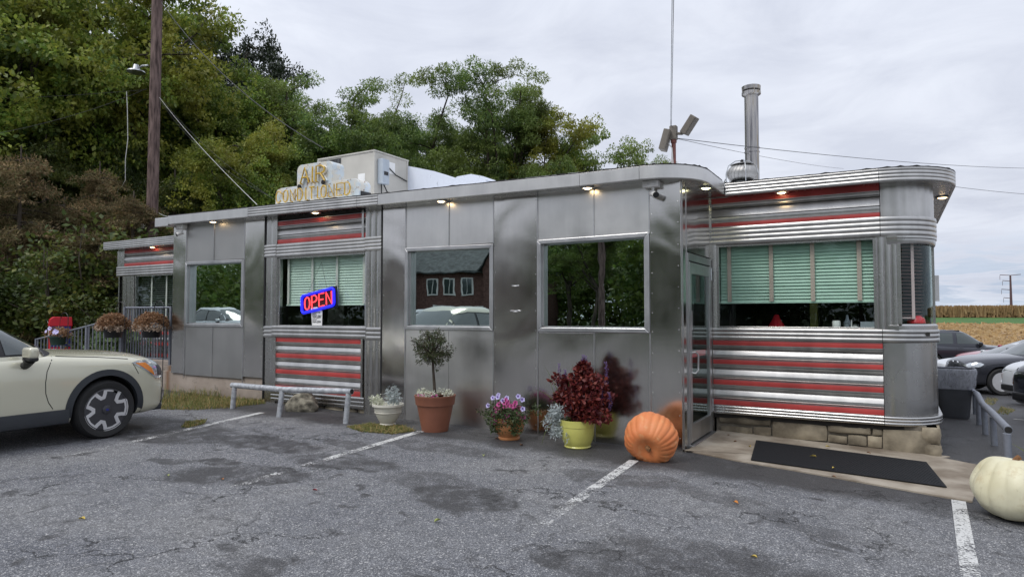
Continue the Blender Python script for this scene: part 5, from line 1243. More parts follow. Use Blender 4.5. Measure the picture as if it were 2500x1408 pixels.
# --- bins with plastic liners
def bagm():
    m, t, p, o = newmat('clear_bin_liner'); v = coords(t, 'World', (2.2, 2.2, .8))
    p.inputs['Base Color'].default_value = (.6, .62, .68, 1); p.inputs['Roughness'].default_value = .22; p.inputs['Specular IOR Level'].default_value = .9
    n_ = noise(t, v, 6, 3, .6, 2.5); bump(t, p, n_, .35, .01)
    tr = N(t, 'ShaderNodeBsdfTransparent'); tr.inputs[0].default_value = (.85, .85, .9, 1); ms = N(t, 'ShaderNodeMixShader'); L(t, ramp(t, n_, [(.35, .3), (.62, .48)]), ms.inputs[0]); L(t, tr.outputs[0], ms.inputs[1]); L(t, p.outputs[0], ms.inputs[2]); L(t, ms.outputs[0], o.inputs[0]); return m
M_bag = bagm(); M_bin = simple('bin_grey_plastic', (.05, .053, .06), .55, var=.08, bmp=.05)
def bin_(X, Y, z, lbl, H=.78, sc_=1):
    t_ = thing('trash_bin', (X, Y, z), lbl, 'trash bin', 'grey trash bins with clear liners behind the diner corner')
    def sq(t, r, zz_): q = abs(math.cos(t))**6+abs(math.sin(t))**6; return q**(-1/6)
    b = MB(); b.lathe([(0, 0), (.205*sc_, 0), (.215*sc_, .03), (.275*sc_, H-.08), (.30*sc_, H-.07), (.30*sc_, H), (.28*sc_, H), (.26*sc_, H-.1), (.2*sc_, .05), (0, .05)], (X, Y, z), 48, sq); b.build('can', M_bin, t_, 40)
    from mathutils import noise as mn
    b = MB(); b.lathe([(.25*sc_, H-.14), (.285*sc_, H-.02), (.293*sc_, H+.015), (.315*sc_, H+.012), (.325*sc_, H-.04), (.31*sc_, H-.14), (.305*sc_, H-.24), (.283*sc_, H-.31)], (X, Y, z), 64, lambda t, r, zz_: sq(t, r, zz_)*(1+.018*mn.noise(Vector((math.cos(t)*4, math.sin(t)*4, zz_*9)))+.012*mn.noise(Vector((math.cos(t)*13, math.sin(t)*13, zz_*5)))))
    b.build('liner', M_bag, t_, 60)
X, Y, z = gp(2335, 1022)
bin_(X-.02, Y+.28, z, 'nearer grey trash bin with a clear plastic liner folded over its rim'); bin_(X-.12, Y+1.35, g(X, Y+1.4), 'farther grey trash bin half hidden behind the nearer one')
# --- grey pipe rail on the right
rr2 = thing('grey_pipe_rail', gp(2450, 1150), 'long grey painted pipe rail with a kink running between bins and white pumpkin', 'rail')
rp = [above(2462, 1049, gp(2465, 1160)), above(2425, 1010, gp(2427, 1105)), above(2398, 985, gp(2400, 1056)), above(2386, 962, gp(2390, 1035)), above(2376, 955, gp(2378, 1010))]
b = MB(); pts_ = [rp[0], rp[1], rp[2]]; 
path_ = [rp[0], rp[1].lerp(rp[2], .0), rp[2], rp[3], rp[4]]; b.tube(path_, .040, 14); b.build('top_pipe', M_rail, rr2, 55)
b = MB(); d_ = (rp[0]-rp[1]).normalized(); b.tube([rp[0]+d_*.0002, rp[0]+d_*.004], .033, 14); b.build('pipe_bore', M_tar, rr2)
for px1, py1, px2, py2, ref in [(2458, 1058, 2463, 1170, (2463, 1165)), (2424, 1018, 2428, 1085, (2428, 1087)), (2402, 992, 2406, 1060, (2406, 1060)), (2388, 972, 2391, 1036, (2391, 1036)), (2379, 960, 2381, 1010, (2381, 1010))]:
    e = gp(*ref); a = above(px1, py1, e); b = MB(); b.tube([(e[0], e[1], e[2]-.05), a], .036, 10); b.build('leg', M_rail, rr2, 50)

# ============================================================ left landing: rails, hanging baskets, news box
land = MB(); land.box(-15.4, -11.72, 7.5, WY+.02, -.1, .58); lo = tag(land.build('side_landing', M_pw, bevel=.01), kind='structure')
RY = 7.55
def railrun(name, p0, p1, h, n, lbl, lower=.1, posts=()):
    t_ = thing(name, p0, lbl, 'railing'); p0, p1 = Vector(p0), Vector(p1); up = Vector((0, 0, h))
    b = MB(); b.tube([p0+up, p1+up], .02, 8); b.build('top_rail', M_rail, t_, 50)
    b = MB(); b.tube([p0+Vector((0, 0, lower)), p1+Vector((0, 0, lower))], .015, 8); b.build('bottom_rail', M_rail, t_, 50)
    s = MB(); s.box(-.009, .009, -.009, .009, 0, h-lower); me = s.mesh('baluster', M_rail)
    for i in range(n):
        q = p0.lerp(p1, (i+.5)/n)+Vector((0, 0, lower)); link('baluster', me, t_, q)
    for f in (0, 1)+tuple(posts):
        q = p0.lerp(p1, f); b = MB(); b.box(q.x-.025, q.x+.025, q.y-.025, q.y+.025, q.z, q.z+h+.02); b.build('post', M_rail, t_)
    return t_
xL = W(305, 780, RY)[0]; xR = W(418, 780, RY)[0]; zt_ = W(305, 751, RY)[1]
railrun('landing_railing', (xL, RY, .60), (xR, RY, .60), zt_-.60, 17, 'grey metal balustrade of the raised landing at the left end of the diner')
x1, z1_ = W(303, 774, RY-.02); x0, z0_ = W(94, 828, RY-.02)
railrun('ramp_railing', (x0, RY-.06, z0_-.98), (x1, RY-.06, z1_-.98), .98, 24, 'grey metal balustrade sloping down the ramp left of the landing', posts=(.33, .62))
x1, z1_ = W(418, 790, RY+1.0); x0, z0_ = W(309, 816, RY+1.0)
railrun('rear_ramp_railing', (x0, RY+1, z0_-.9), (x1, RY+1, z1_-.9), .9, 12, 'second sloping balustrade between the landing and the striped wall')
ramp_ = MB(); ramp_.poly([(-17.8, 7.5, .1), (-13.6, 7.5, .58), (-13.6, 8.8, .58), (-17.8, 8.8, .1)], (0, 0, -.3)); tag(ramp_.build('ramp', M_conc), kind='structure')
def basket(px, py, Y, zt, potz, mat, kind, lbl, w=.30, hook=1):
    X = W(px, py, Y)[0]; t_ = thing('hanging_basket', (X, Y, potz), lbl, 'flower basket'); 
    b = MB(); b.lathe([(0, 0), (w*.48, 0), (w*.58, .16), (w*.60, .165), (w*.60, .19), (w*.56, .19), (0, .17)], (X, Y, potz), 28); b.build('pot', mat, t_, 40)
    if kind == 'mum':
        C_ = []
        for i in range(260):
            a = R_.uniform(0, 2*PI); k = R_.random()**.5; C_.append((X+math.cos(a)*k*w*1.02, Y+math.sin(a)*k*w*.95, potz+.16+.27*math.sqrt(max(0, 1-k*k))+R_.uniform(-.02, .02)))
        cloudobj('dried_flowers', C_, 22, [.045]*260, .036, G7, t_, aspect=.75, up=.5)
        cloudobj('pale_flowers', [(X+math.cos(a)*w*1.0, Y+math.sin(a)*w*.93, potz+.15+R_.uniform(0, .08)) for a in [R_.uniform(PI, 2*PI) for _ in range(60)]], 10, [.035]*60, .034, leafmat('mum_pale', [(.5, .38, .27), (.62, .5, .4)]), t_, aspect=.8)
    else:
        cloudobj('foliage', [(X+R_.uniform(-.24, .28), Y+R_.uniform(-.15, .15), potz+.2+R_.uniform(0, .15)) for _ in range(50)], 16, [.06]*50, .05, G7, t_, aspect=.5)
        scatter_flowers(t_, Vector((X, Y, potz)), [Vector((X+a, Y-.15, potz+.24+c_)) for a, c_ in ((-.15, .05), (-.02, .12), (.02, .11), (.18, .04), (.22, .07), (.27, .03), (.3, .05))], .045, [M_lil]*7)
    hz = W(px, hook, Y)[1]
    if hook:
        hk = thing('shepherd_hook', (X+.3, Y+.05, g(X, Y)), 'thin black shepherd hook pole holding the '+lbl.split(' ', 1)[1][:34].strip(), 'hook'); b = MB()
        b.tube([(X+.3, Y+.05, g(X, Y)), (X+.3, Y+.05, hz-.12)]+[(X+.15+.15*math.cos(a), Y+.05, hz-.12+.12*math.sin(a)) for a in [PI*i/8 for i in range(1, 9)]]+[(X+.0, Y+.04, potz+.55)], .008, 6); b.build('pole', M_black, hk, 60)
        b = MB(); b.tube([(X, Y+.04, potz+.56), (X-.02, Y+.04, potz+.40)], .004, 4); b.build('chain', M_black, hk)
    return t_
basket(277, 800, 7.25, 1.53, 1.10, M_black, 'mum', 'hanging black pot of dried brown mums, left one of the two', hook=737)
basket(370, 800, 7.30, 1.53, 1.12, M_black, 'mum', 'hanging black pot of pale tan mums, nearer the diner wall', hook=735)
basket(141, 830, 7.3, 1.4, W(141, 842, 7.3)[1], M_gpot, 'pet', 'hanging green planter with lilac petunias before the news box', hook=763, w=.27)
# news box
nx, ny_, nz = -17.85, 8.2, g(-17.9, 8.2)
nb = thing('newspaper_box', (nx, ny_, nz), 'red newspaper vending box with a blue panel lettered EXCH at the far left', 'news box', rz=math.radians(-22))
b = MB(); b.box(-.24, .24, -.02, .42, .35, 1.12); b.build('cabinet', M_newsred, nb, bevel=.03, local=True)
b = MB(); b.extr([(-.04, 1.05), (-.02, 1.22), (.05, 1.28), (.42, 1.27), (.44, 1.05)], -.26, .26); b.build('hood', M_newsred, nb, 50, local=True, bevel=.01)
b = MB(); b.box(-.17, .13, -.03, -.018, .78, 1.05); b.build('window', M_paper, nb, local=True)
b = MB(); b.box(.241, .246, .02, .40, .55, 1.05); b.build('side_panel', M_newsblue, nb, local=True)
b = MB(); b.box(-.12, .12, .1, .3, .0, .35); b.build('pedestal', M_newsred, nb, local=True)
text('EXCHANGE', .10, (nx, ny_, nz), (PI/2, 0, PI/2), M_paper, nb, sx=.9).location = (.250, .04, .80)
text('NEWS', .09, (nx, ny_, nz), (PI/2, 0, PI/2), M_paper, nb, sx=.9).location = (.250, .10, .93)
text('NEWS', .07, (nx, ny_, nz), (PI/2+.2, 0, 0), M_paper, nb).location = (-.1, -.045, 1.12)

# ============================================================ pole and wires
PX, PY_ = -20.9, 12.5
pl = thing('utility_pole', (PX, PY_, 0), 'tall rough brown wooden utility pole behind the left end of the diner', 'utility pole')
b = MB(); b.tube([(PX+.02*i*.25, PY_, i*1.6) for i in range(11)], [.185-.003*i for i in range(11)], 20); b.build('shaft', M_pole, pl, 60)
def onY(px, py, Y): a, c_ = W(px, py, Y); return Vector((a, Y, c_))
sl_t = thing('street_light', onY(360, 165, PY_-.2), 'grey street light head on a short arm on the utility pole', 'street light')
p0 = onY(362, 160, PY_-.1); b = MB(); b.tube([p0, p0+Vector((-.25, -.05, .02)), p0+Vector((-.42, -.1, -.06))], .03, 8); b.build('arm', M_galv, sl_t, 50)
b = MB(); q = onY(332, 172, PY_-.3); b.lathe([(0, .2), (.08, .18), (.12, .02), (.27, -.03), (.28, -.07), (.0, -.08)], tuple(q), 20); b.build('head', M_galv, sl_t, 40)
c2_ = thing('small_floodlight', onY(350, 552, PY_-.3), 'small white floodlight on the left side of the utility pole', 'floodlight')
b = MB(); b.cbox(onY(347, 551, PY_-.3), (.16, .12, .13), (0, .3, 0)); b.build('head', M_white, c2_, bevel=.01); b = MB(); b.tube([onY(350, 551, PY_-.3), onY(358, 545, PY_-.1)], .02, 6); b.build('arm', M_white, c2_)
def wire(pts, r, mat, lbl, sag=0, n=14):
    pts = [Vector(p) for p in pts]
    if len(pts) == 2:
        a, c_ = pts; pts = [a.lerp(c_, i/n)-Vector((0, 0, sag*4*(i/n)*(1-i/n))) for i in range(n+1)]
    b = MB(); b.tube(pts, r*.55, 5, cap=False); return tag(b.build('wire', mat, None, 60), lbl, 'wire')
pt = lambda px, py, Y=PY_: onY(px, py, Y)
wire([pt(393, 5), pt(790, 362, 9.9)], .022, M_cable, 'thick black cable from the pole down to the roof behind the air conditioner', .45)
wire([pt(389, 238), pt(628, 500, 7.6)], .009, M_cablew, 'white cable from the pole to the left roof edge', .1)
wire([pt(389, 235), pt(690, 500, 9.5)], .007, M_cable, 'thin dark wire below the thick cable, upper one', .25); wire([pt(389, 243), pt(660, 480, 9.0)], .007, M_cable, 'thin dark wire from the pole, lower one', .35)
wire([pt(388, 520), pt(434, 528, 7.5)], .012, M_cablew, 'short white wire from the pole to the left roof corner', .05)
wire([pt(358, 219), pt(-250, 244, 8)], .014, M_cable, 'upper grey wire leaving the frame at the left', .1); wire([pt(358, 217), pt(-250, 360, 6)], .012, M_cable, 'lower grey wire leaving the frame at the left', .3)
wire([pt(309, 224), pt(311, 270), pt(312, 340), pt(306, 390), pt(306, 440), pt(298, 455), pt(286, 466), pt(286, 472)], .022, M_cablew, 'loose pale cable end dangling from the wires in front of the trees')
wire([pt(388, 5), (30, 10.5, 13)], .01, M_cable, 'overhead line high above the diner', .3)
r1 = Vector((fx, 7.75, ft+.04)); wire([r1, pt(2620, 411, 22)], .008, M_cable, 'thin overhead wire from the floodlight post to the right edge', .12); wire([r1, pt(2060, 412, 20)], .006, M_cable, 'thinner wire from the floodlight post going behind the diner roof', .05)
wire([pt(2250, 445, 14), pt(2620, 480, 22)], .008, M_cable, 'thin low wire at the right behind the rounded fascia', .05)
gy = Vector((fx-.02, 7.73, ft+.18)); wire([gy, onY(1652, -400, 4.5)], .007, M_galv, 'thin steel wire rising from the floodlights, right strand'); wire([gy+Vector((-.01, 0, 0)), onY(1646, -400, 4.5)], .007, M_galv, 'thin steel wire rising from the floodlights, left strand')
# far transmission pole
r = ray(2469, 752); s = 330/math.hypot(r.x, r.y); bx_, by_ = r.x*s, r.y*s; M_far = simple('far_pole_rust', (.10, .06, .06), .8)
zt_ = above(2467, 672, (bx_, by_))[2]
tp = thing('transmission_pole', (bx_, by_, 1.2), 'distant brown transmission pole with short crossarms above the corn', 'transmission pole')
b = MB(); b.tube([(bx_, by_, .5), (bx_, by_, zt_)], [.55, .3], 8); b.build('shaft', M_far, tp)
for z_, a0, a1 in ((zt_, -3.4, 3.4), (zt_-2.3, -2.6, 0), (zt_-5.8, -3.0, 0), (zt_-9.2, -2.4, 0)):
    b = MB(); b.tube([(bx_+a0, by_, z_+.3), (bx_, by_, z_), (bx_+a1, by_, z_+.3)], .14, 6); b.build('crossarm', M_far, tp)
    b = MB(); b.tube([(bx_+a0, by_, z_), (bx_+a0, by_, z_-1.7)], .07, 5); b.build('insulator', M_far, tp)
# notice board round the corner of the diner
b = MB(); nx2, nz2 = W(2293, 700, 9.9); b.box(.445, .505, 9.9, 9.92, W(2292, 735, 9.9)[1], W(2292, 672, 9.9)[1])
ntc = thing('side_notice', (.5, 9.9, 1.9), 'narrow printed white notice projecting beside the rounded corner window', 'notice'); b.build('sheet', M_paper, ntc)

# ============================================================ cars
def carpaint(name, c, rough=.22, metal=.3):
    m, t, p, o = newmat(name); L(t, ramp(t, noise(t, coords(t, 'Object'), 1.5, 3), [(.3, tuple(x*.94 for x in c)), (.7, c)]), p.inputs['Base Color'])
    p.inputs['Roughness'].default_value = rough; p.inputs['Metallic'].default_value = metal; p.inputs['Coat Weight'].default_value = .8; p.inputs['Coat Roughness'].default_value = .04; return m
M_cg = glassy('car_glass', (.10, .13, .12), .10, 0)
def opaque_glass():
    m, t, p, o = newmat('car_glass_dark'); p.inputs['Base Color'].default_value = (.035, .05, .048, 1); p.inputs['Roughness'].default_value = .04; p.inputs['Specular IOR Level'].default_value = .9; p.inputs['Coat Weight'].default_value = .6; return m
M_cg = opaque_glass()
M_clad = simple('grey_black_cladding', (.032, .036, .042), .6, var=.05); M_lamp = simple('headlamp_lens', (.55, .58, .6), .12, var=.3, scale=14, metal=.6, coat=1)
M_amber = simple('amber_lens', (.75, .22, .02), .2, var=.1, scale=20, coat=1); M_rimd = simple('wheel_dark', (.045, .045, .05), .35); M_rims = simple('wheel_silver', (.72, .72, .73), .35, metal=.5, var=.05)
M_spk = simple('wheel_spoke_grey', (.24, .24, .25), .3, metal=.5)
M_hole = simple('wheel_well_black', (.006, .006, .006), .9)
def apply_eval(o):
    dg = bpy.context.evaluated_depsgraph_get(); dg.update(); me = bpy.data.meshes.new_from_object(o.evaluated_get(dg)); o.modifiers.clear(); o.data = me; return me
def make_wheel(R, style):
    """wheel built round the y axis, outer face towards -y; returns list of (name, mesh)"""
    w = .215; parts = []
    b = MB(); ri = R*.72
    prof = [(ri, w/2-.01), (ri+.02, w/2), (R-.03, w/2+.004), (R-.006, w/2-.03), (R, w/2-.06), (R, -w/2+.06), (R-.006, -w/2+.03), (R-.03, -w/2-.004), (ri+.02, -w/2), (ri, -w/2+.01)]
    b.lathe(prof, n=56); b.v = [(x, -z, y) for x, y, z in b.v]; b.f = [f for f in b.f if len(f) == 4]; parts.append(('tyre', b.mesh('tyre', M_rubber, 40)))
    b = MB(); b.lathe([(ri+.002, w/2-.012), (ri-.012, w/2-.004), (ri-.022, w/2-.03), (ri-.03, -.03), (.0, -.02)], n=48); b.v = [(x, -z, y) for x, y, z in b.v]; parts.append(('rim', b.mesh('rim', M_rimd if style == 'zig' else M_rimd, 40)))
    b = MB(); yo = -(w/2-.012); yi = yo+.03
    def flat(poly, y0=yo, y1=yi, bb=None): (bb or b).poly([(x, y0, z) for x, z in poly], (0, y1-y0, 0))
    P = lambda r, a: (r*math.cos(a), r*math.sin(a))
    if style == 'zig':
        r_o, r_i, tw = ri-.012, ri*.60, .040
        for k in range(5):
            a = math.radians(90+72*k); seq = [(r_o, -.36), (r_o, .36), (r_i, .46), (r_i*1.03, .80), (r_o, .897)]
            seq = [(r_o-.0, -.36), (r_o, 0.0), (r_o, .36), (r_i+.045, .40), (r_i, .52), (r_i, .74), (r_i+.045, .857), (r_o, .897)]
            for (ra, aa), (rb, ab) in zip(seq, seq[1:]):
                pa, pb = P(ra, a+aa), P(rb, a+ab); d = Vector((pb[0]-pa[0], pb[1]-pa[1])); 
                if d.length < 1e-5: continue
                d.normalize(); nrm = Vector((-d.y, d.x))*tw/2; e = d*.010
                flat([(pa[0]-e.x+nrm.x, pa[1]-e.y+nrm.y), (pb[0]+e.x+nrm.x, pb[1]+e.y+nrm.y), (pb[0]+e.x-nrm.x, pb[1]+e.y-nrm.y), (pa[0]-e.x-nrm.x, pa[1]-e.y-nrm.y)], yo-.0003*len(b.f)*.1, yi)
        parts.append(('spoke_ring', b.mesh('spoke_ring', M_rims))); b = MB()
        for k in range(5):
            a = math.radians(90+72*k+36)
            for s in (-.13, .13): flat([P(.05, a+s*2-.25), P(.05, a+s*2+.25), P(r_o-.01, a+s*1.9+.055), P(r_o-.01, a+s*1.9-.055)], yo+.012, yi+.02)
        parts.append(('spoke', b.mesh('spoke', M_spk)))
    else:
        for k in range(5 if style == 'five' else 10):
            n_ = 5 if style == 'five' else 10; a = 2*PI*k/n_+PI/2
            for s in (-1, 1):
                flat([P(.05, a-.12*s), P(.05, a+.3*s), P(ri-.01, a+.30*s*(5/n_)*1.6), P(ri-.01, a+.30*s*(5/n_)*1.6-.12*s)], yo-.001*s, yi)
        b.lathe([(ri-.03, w/2-.012), (ri-.005, w/2-.005)], n=40)
        k0 = len(b.v)-80; b.v[k0:] = [(x, -z, y) for x, y, z in b.v[k0:]]; parts.append(('spoke', b.mesh('spoke', M_rims)))
    b = MB(); b.lathe([(.055, w/2-.02), (.05, w/2), (.03, w/2+.008), (0, w/2+.008)], n=20); b.v = [(x, -z, y) for x, y, z in b.v]; parts.append(('hub', b.mesh('hub', M_rimd if style == 'zig' else M_rims, 40)))
    b = MB()
    for k in range(5):
        p = P(.085 if style == 'zig' else .075, 2*PI*k/5); b.add([(p[0]+.009*math.cos(t), yo+.002, p[1]+.009*math.sin(t)) for t in [PI*j/3 for j in range(6)]], [tuple(range(6))])
    parts.append(('lug_nuts', b.mesh('lug_nuts', M_rims)))
    if style == 'zig':
        b = MB(); b.add([(.02*math.cos(t), -(w/2+.0095), .013*math.sin(t)) for t in [PI*j/8 for j in range(16)]], [tuple(range(16))]); parts.append(('emblem', b.mesh('emblem', M_newsblue)))
    return parts
WHEELS = {}
def make_car(label, group, loc, rz, paint, sta, gh, wins, axles=(1.32, -1.32), R=.345, style='zig', clad=True, lamps=None, extras=None, cat='car', wellR=.39, name='parked_car', simple_parts=False):
    """sta: (x, half width, zbottom, zshoulder, zcentre); gh: greenhouse rings [(z, xfront, xrear, halfwidth, taper)]; wins: side glass polygons in (x,z)"""
    t_ = thing(name, loc, label, cat, group, rz)
    b = MB(); nr = None; rows = []
    for x, w, zb_, zs, zc in sta:
        h = zs-zb_
        ring = [(0, zc), (.45*w, zc-.008), (.78*w, zc-.35*(zc-zs)-.01), (.93*w, zs+.005), (.985*w, zs-.10*h), (1.0*w, zs-.32*h), (.995*w, zb_+.42*h), (.985*w, zb_+.18*h), (.94*w, zb_+.02), (.80*w, zb_), (0, zb_)]
        ring = ring+[(-y, z) for y, z in reversed(ring[1:-1])]; rows.append([(x, y, z) for y, z in ring]); nr = len(ring)
    vs = [p for r_ in rows for p in r_]; fs = [(i*nr+k, i*nr+(k+1) % nr, (i+1)*nr+(k+1) % nr, (i+1)*nr+k) for i in range(len(rows)-1) for k in range(nr)]+[tuple(range(nr)), tuple(range((len(rows)-1)*nr, len(rows)*nr))]
    b.add(vs, fs); body = b.build('body', paint, t_, None, local=True)
    ss = body.modifiers.new('s', 'SUBSURF'); ss.levels = ss.render_levels = 2
    apply_eval(body)
    # wheel wells
    cut = MB()
    for ax in axles:
        for s in (-1, 1): cut.tube([(ax, s*1.3, R+.02), (ax, s*.56, R+.02)], wellR, 40)
    co = cut.build('cutter', M_hole, None, None); bo = body.modifiers.new('b', 'BOOLEAN'); bo.operation = 'DIFFERENCE'; bo.object = co; bo.solver = 'EXACT'
    body_loc = t_.location.copy(), t_.rotation_euler.copy(); t_.location = (0, 0, 0); t_.rotation_euler = (0, 0, 0); bpy.context.view_layer.update()
    me = apply_eval(body); bpy.data.objects.remove(co); t_.location, t_.rotation_euler = body_loc
    me.materials.clear(); me.materials.append(paint); me.materials.append(M_hole)
    for p in me.polygons:
        inw = any(abs(math.hypot(me.vertices[v].co.x-ax, me.vertices[v].co.z-R-.02)-wellR) < .004 for ax in axles for v in p.vertices[:1]) and all(min(abs(math.hypot(me.vertices[v].co.x-ax, me.vertices[v].co.z-R-.02)-wellR) for ax in axles) < .004 for v in p.vertices)
        flat_ = all(abs(abs(me.vertices[v].co.y)-.56) < .003 for v in p.vertices); p.material_index = 1 if (inw or flat_) else 0
    me.polygons.foreach_set('use_smooth', [True]*len(me.polygons)); me.set_sharp_from_angle(angle=math.radians(35))
    # greenhouse
    def ringpts(z, xf, xr, w, rf):
        out = []; n = 6
        pts = [(xf, 0), (xf-.02, w*.5), (xf-rf, w*.86), (xf-rf*2.2, w*.97), (xf-.33*(xf-xr), w), (xf-.62*(xf-xr), w), (xr+rf*1.5, w*.96), (xr+rf*.6, w*.86), (xr, w*.5), (xr, 0)]
        full_ = pts+[(x, -y) for x, y in reversed(pts[1:-1])]; return [(x, y, z) for x, y in full_]
    rws = [ringpts(*q) for q in gh]; n = len(rws[0]); vs = [p for r_ in rws for p in r_]
    top = gh[-1]; zc = top[0]+.02
    fs = [(i*n+k, i*n+(k+1) % n, (i+1)*n+(k+1) % n, (i+1)*n+k) for i in range(len(rws)-1) for k in range(n)]
    half = len(rws[-1])//2; o0 = (len(rws)-1)*n
    for k in range(half): fs.append((o0+k, o0+(n-k) % n, o0+(n-k-1) % n, o0+k+1)) if k not in (0, half-1) else fs.append(tuple(dict.fromkeys((o0+k, o0+(n-k) % n, o0+(n-k-1) % n, o0+k+1))))
    b = MB(); b.add(vs, fs); roof_ = b.build('roof', paint, t_, None, local=True); ss = roof_.modifiers.new('s', 'SUBSURF'); ss.levels = ss.render_levels = 2; ss.use_limit_surface = False
    me2 = apply_eval(roof_); me2.polygons.foreach_set('use_smooth', [True]*len(me2.polygons))
    def bvh_of(*ms):
        V, F = [], []
        for m_ in ms:
            o_ = len(V); V += [v.co.copy() for v in m_.vertices]; F += [[o_+i for i in p.vertices] for p in m_.polygons]
        return BVHTree.FromPolygons(V, F)
    bv = bvh_of(me2); bb = bvh_of(me); ball = bvh_of(me, me2)
    def decal(nm, poly, mat, tree, side=-1, axis='y', off=.006, cuts=3, parent=t_, thick=0):
        bm = bmesh.new(); vsb = [bm.verts.new((x, 0, z) if axis == 'y' else (0, x, z)) for x, z in poly]; f = bm.faces.new(vsb)
        bmesh.ops.triangulate(bm, faces=[f])
        for _ in range(cuts):
            lon = [e for e in bm.edges if e.calc_length() > .06]
            if lon: bmesh.ops.subdivide_edges(bm, edges=lon, cuts=1, use_grid_fill=False); bmesh.ops.triangulate(bm, faces=bm.faces)
        last = None
        for v in bm.verts:
            if axis == 'y': h = tree.ray_cast(Vector((v.co.x, side*3, v.co.z)), Vector((0, -side, 0)))
            elif axis == 'top': h = tree.ray_cast(Vector((v.co.y, v.co.z, 3)), Vector((0, 0, -1)))
            else: h = tree.ray_cast(Vector((side*5, v.co.y, v.co.z)), Vector((-side, 0, 0)))
            if h[0] is None: 
                h2 = tree.find_nearest(Vector((v.co.x, side*.8, v.co.z)) if axis == 'y' else Vector((side*1.5, v.co.y, v.co.z))); v.co = h2[0]+h2[1]*off
            else:
                nn = h[1]
                if (nn.y*side if axis == 'y' else nn.x*side) < 0: nn = -nn
                v.co = h[0]+nn*off
        m_ = bpy.data.meshes.new(nm); bmesh.ops.recalc_face_normals(bm, faces=bm.faces); bm.to_mesh(m_); bm.free(); m_.materials.append(mat)
        m_.polygons.foreach_set('use_smooth', [True]*len(m_.polygons)); o_ = bpy.data.objects.new(nm, m_); COL.objects.link(o_); o_.parent = parent; return o_
    for side in (-1, 1):
        if wins.get('trim'): decal('window_surround', wins['trim'], M_black, bv, side, off=.004)
        for pg in wins['side']: decal('side_window', pg, M_cg, bv, side, off=.009)
        for a, c_ in wins.get('seams', []):
            d = Vector(c_)-Vector(a); nn = Vector((-d.y, d.x)).normalized()*.004
            decal('door_seam', [(a[0]-nn.x, a[1]-nn.y), (c_[0]-nn.x, c_[1]-nn.y), (c_[0]+nn.x, c_[1]+nn.y), (a[0]+nn.x, a[1]+nn.y)], M_hole, bb, side, off=.0015, cuts=5)
        for hx, hz in wins.get('handles', []):
            h = MB(); h.tube([(hx-.09, 0, hz), (hx+.09, 0, hz)], .012, 6); q = bb.ray_cast(Vector((hx, side*3, hz)), Vector((0, -side, 0)))[0]
            h.v = [(x, y+(q.y if q else side*.85)+side*.02, z) for x, y, z in h.v]; h.build('door_handle', paint, t_, 50, local=True)
        if lamps:
            for nm, pg, mt_ in lamps: decal(nm, pg, mt_, bb, side, off=.007)
        if wins.get('mirror'):
            mx, mz = wins['mirror']; q = bb.ray_cast(Vector((mx, side*3, mz-.12)), Vector((0, -side, 0)))[0]; yb = (abs(q.y) if q else .85)
            h = MB(); h.cbox((mx, side*(yb+.115), mz+.03), (.10, .20, .125)); mo = h.build('mirror', paint, t_, 60, local=True, bevel=.035); mo.modifiers['bevel'].segments = 4
            h = MB(); h.cbox((mx, side*(yb+.115), mz-.035), (.092, .185, .05)); mo = h.build('mirror_lower', M_black, t_, 60, local=True, bevel=.018)
            h = MB(); h.tube([(mx+.0, side*(yb-.06), mz-.12), (mx, side*(yb+.04), mz-.10), (mx, side*(yb+.10), mz-.04)], [.05, .04, .06], 10); h.build('mirror_base', M_black, t_, 60, local=True)
    # windscreen and rear glass lie on the sloping ends
    xf0, xf1, w0, w1, z0, z1 = gh[0][1], gh[-2][1], gh[0][3], gh[-2][3], gh[0][0], gh[-2][0]
    decal('windscreen', [(-w0*.80, z0+.05), (w0*.80, z0+.05), (w1*.80, z1-.02), (-w1*.80, z1-.02)], M_cg, bv, 1, 'x', off=.006, cuts=4)
    decal('rear_window', [(-w0*.72, z0+.12), (w0*.72, z0+.12), (w1*.75, z1-.03), (-w1*.75, z1-.03)], M_cg, bv, -1, 'x', off=.006, cuts=4)
    if clad:
        for ax in axles:
            for side in (-1, 1):
                arc = []; n_ = 26
                for ro in (wellR-.008, wellR+.065):
                    row = []
                    for k in range(n_+1):
                        a = math.radians(-14)+math.radians(208)*k/n_; row.append((ax+ro*math.cos(a), R+.02+ro*math.sin(a)))
                    arc.append(row)
                h = MB(); vs = []
                for k in range(n_+1):
                    for (x, z), dd in ((arc[0][k], -.05), (arc[0][k], .012), (arc[1][k], .008), (arc[1][k], -.02)):
                        xq, zq = arc[1][k]; q = bb.ray_cast(Vector((xq+(.0), side*3, zq)), Vector((0, -side, 0)))[0]; yb = abs(q.y) if q and abs(q.y) > .6 else .86*max(s_[1] for s_ in sta)
                        vs.append((x, side*(yb+dd), z))
                h.add(vs, [(4*k+j, 4*k+4+j, 4*k+4+(j+1) % 4, 4*k+(j+1) % 4) for k in range(n_) for j in range(4)]); h.build('arch_trim', M_clad, t_, 40, local=True)
        xs0, xs1 = axles[0]-wellR-.03, axles[1]+wellR+.03; wm = max(s_[1] for s_ in sta)
        for side in (-1, 1):
            h = MB(); h.extr([(side*(wm-.12), .22), (side*(wm-.005), .25), (side*(wm+.012), .30), (side*(wm+.004), .40), (side*(wm-.12), .41)], xs1, xs0); h.build('sill_trim', M_clad, t_, 40, local=True)
    # wheels
    key = (R, style)
    if key not in WHEELS: WHEELS[key] = make_wheel(R, style)
    wm = max(s_[1] for s_ in sta)
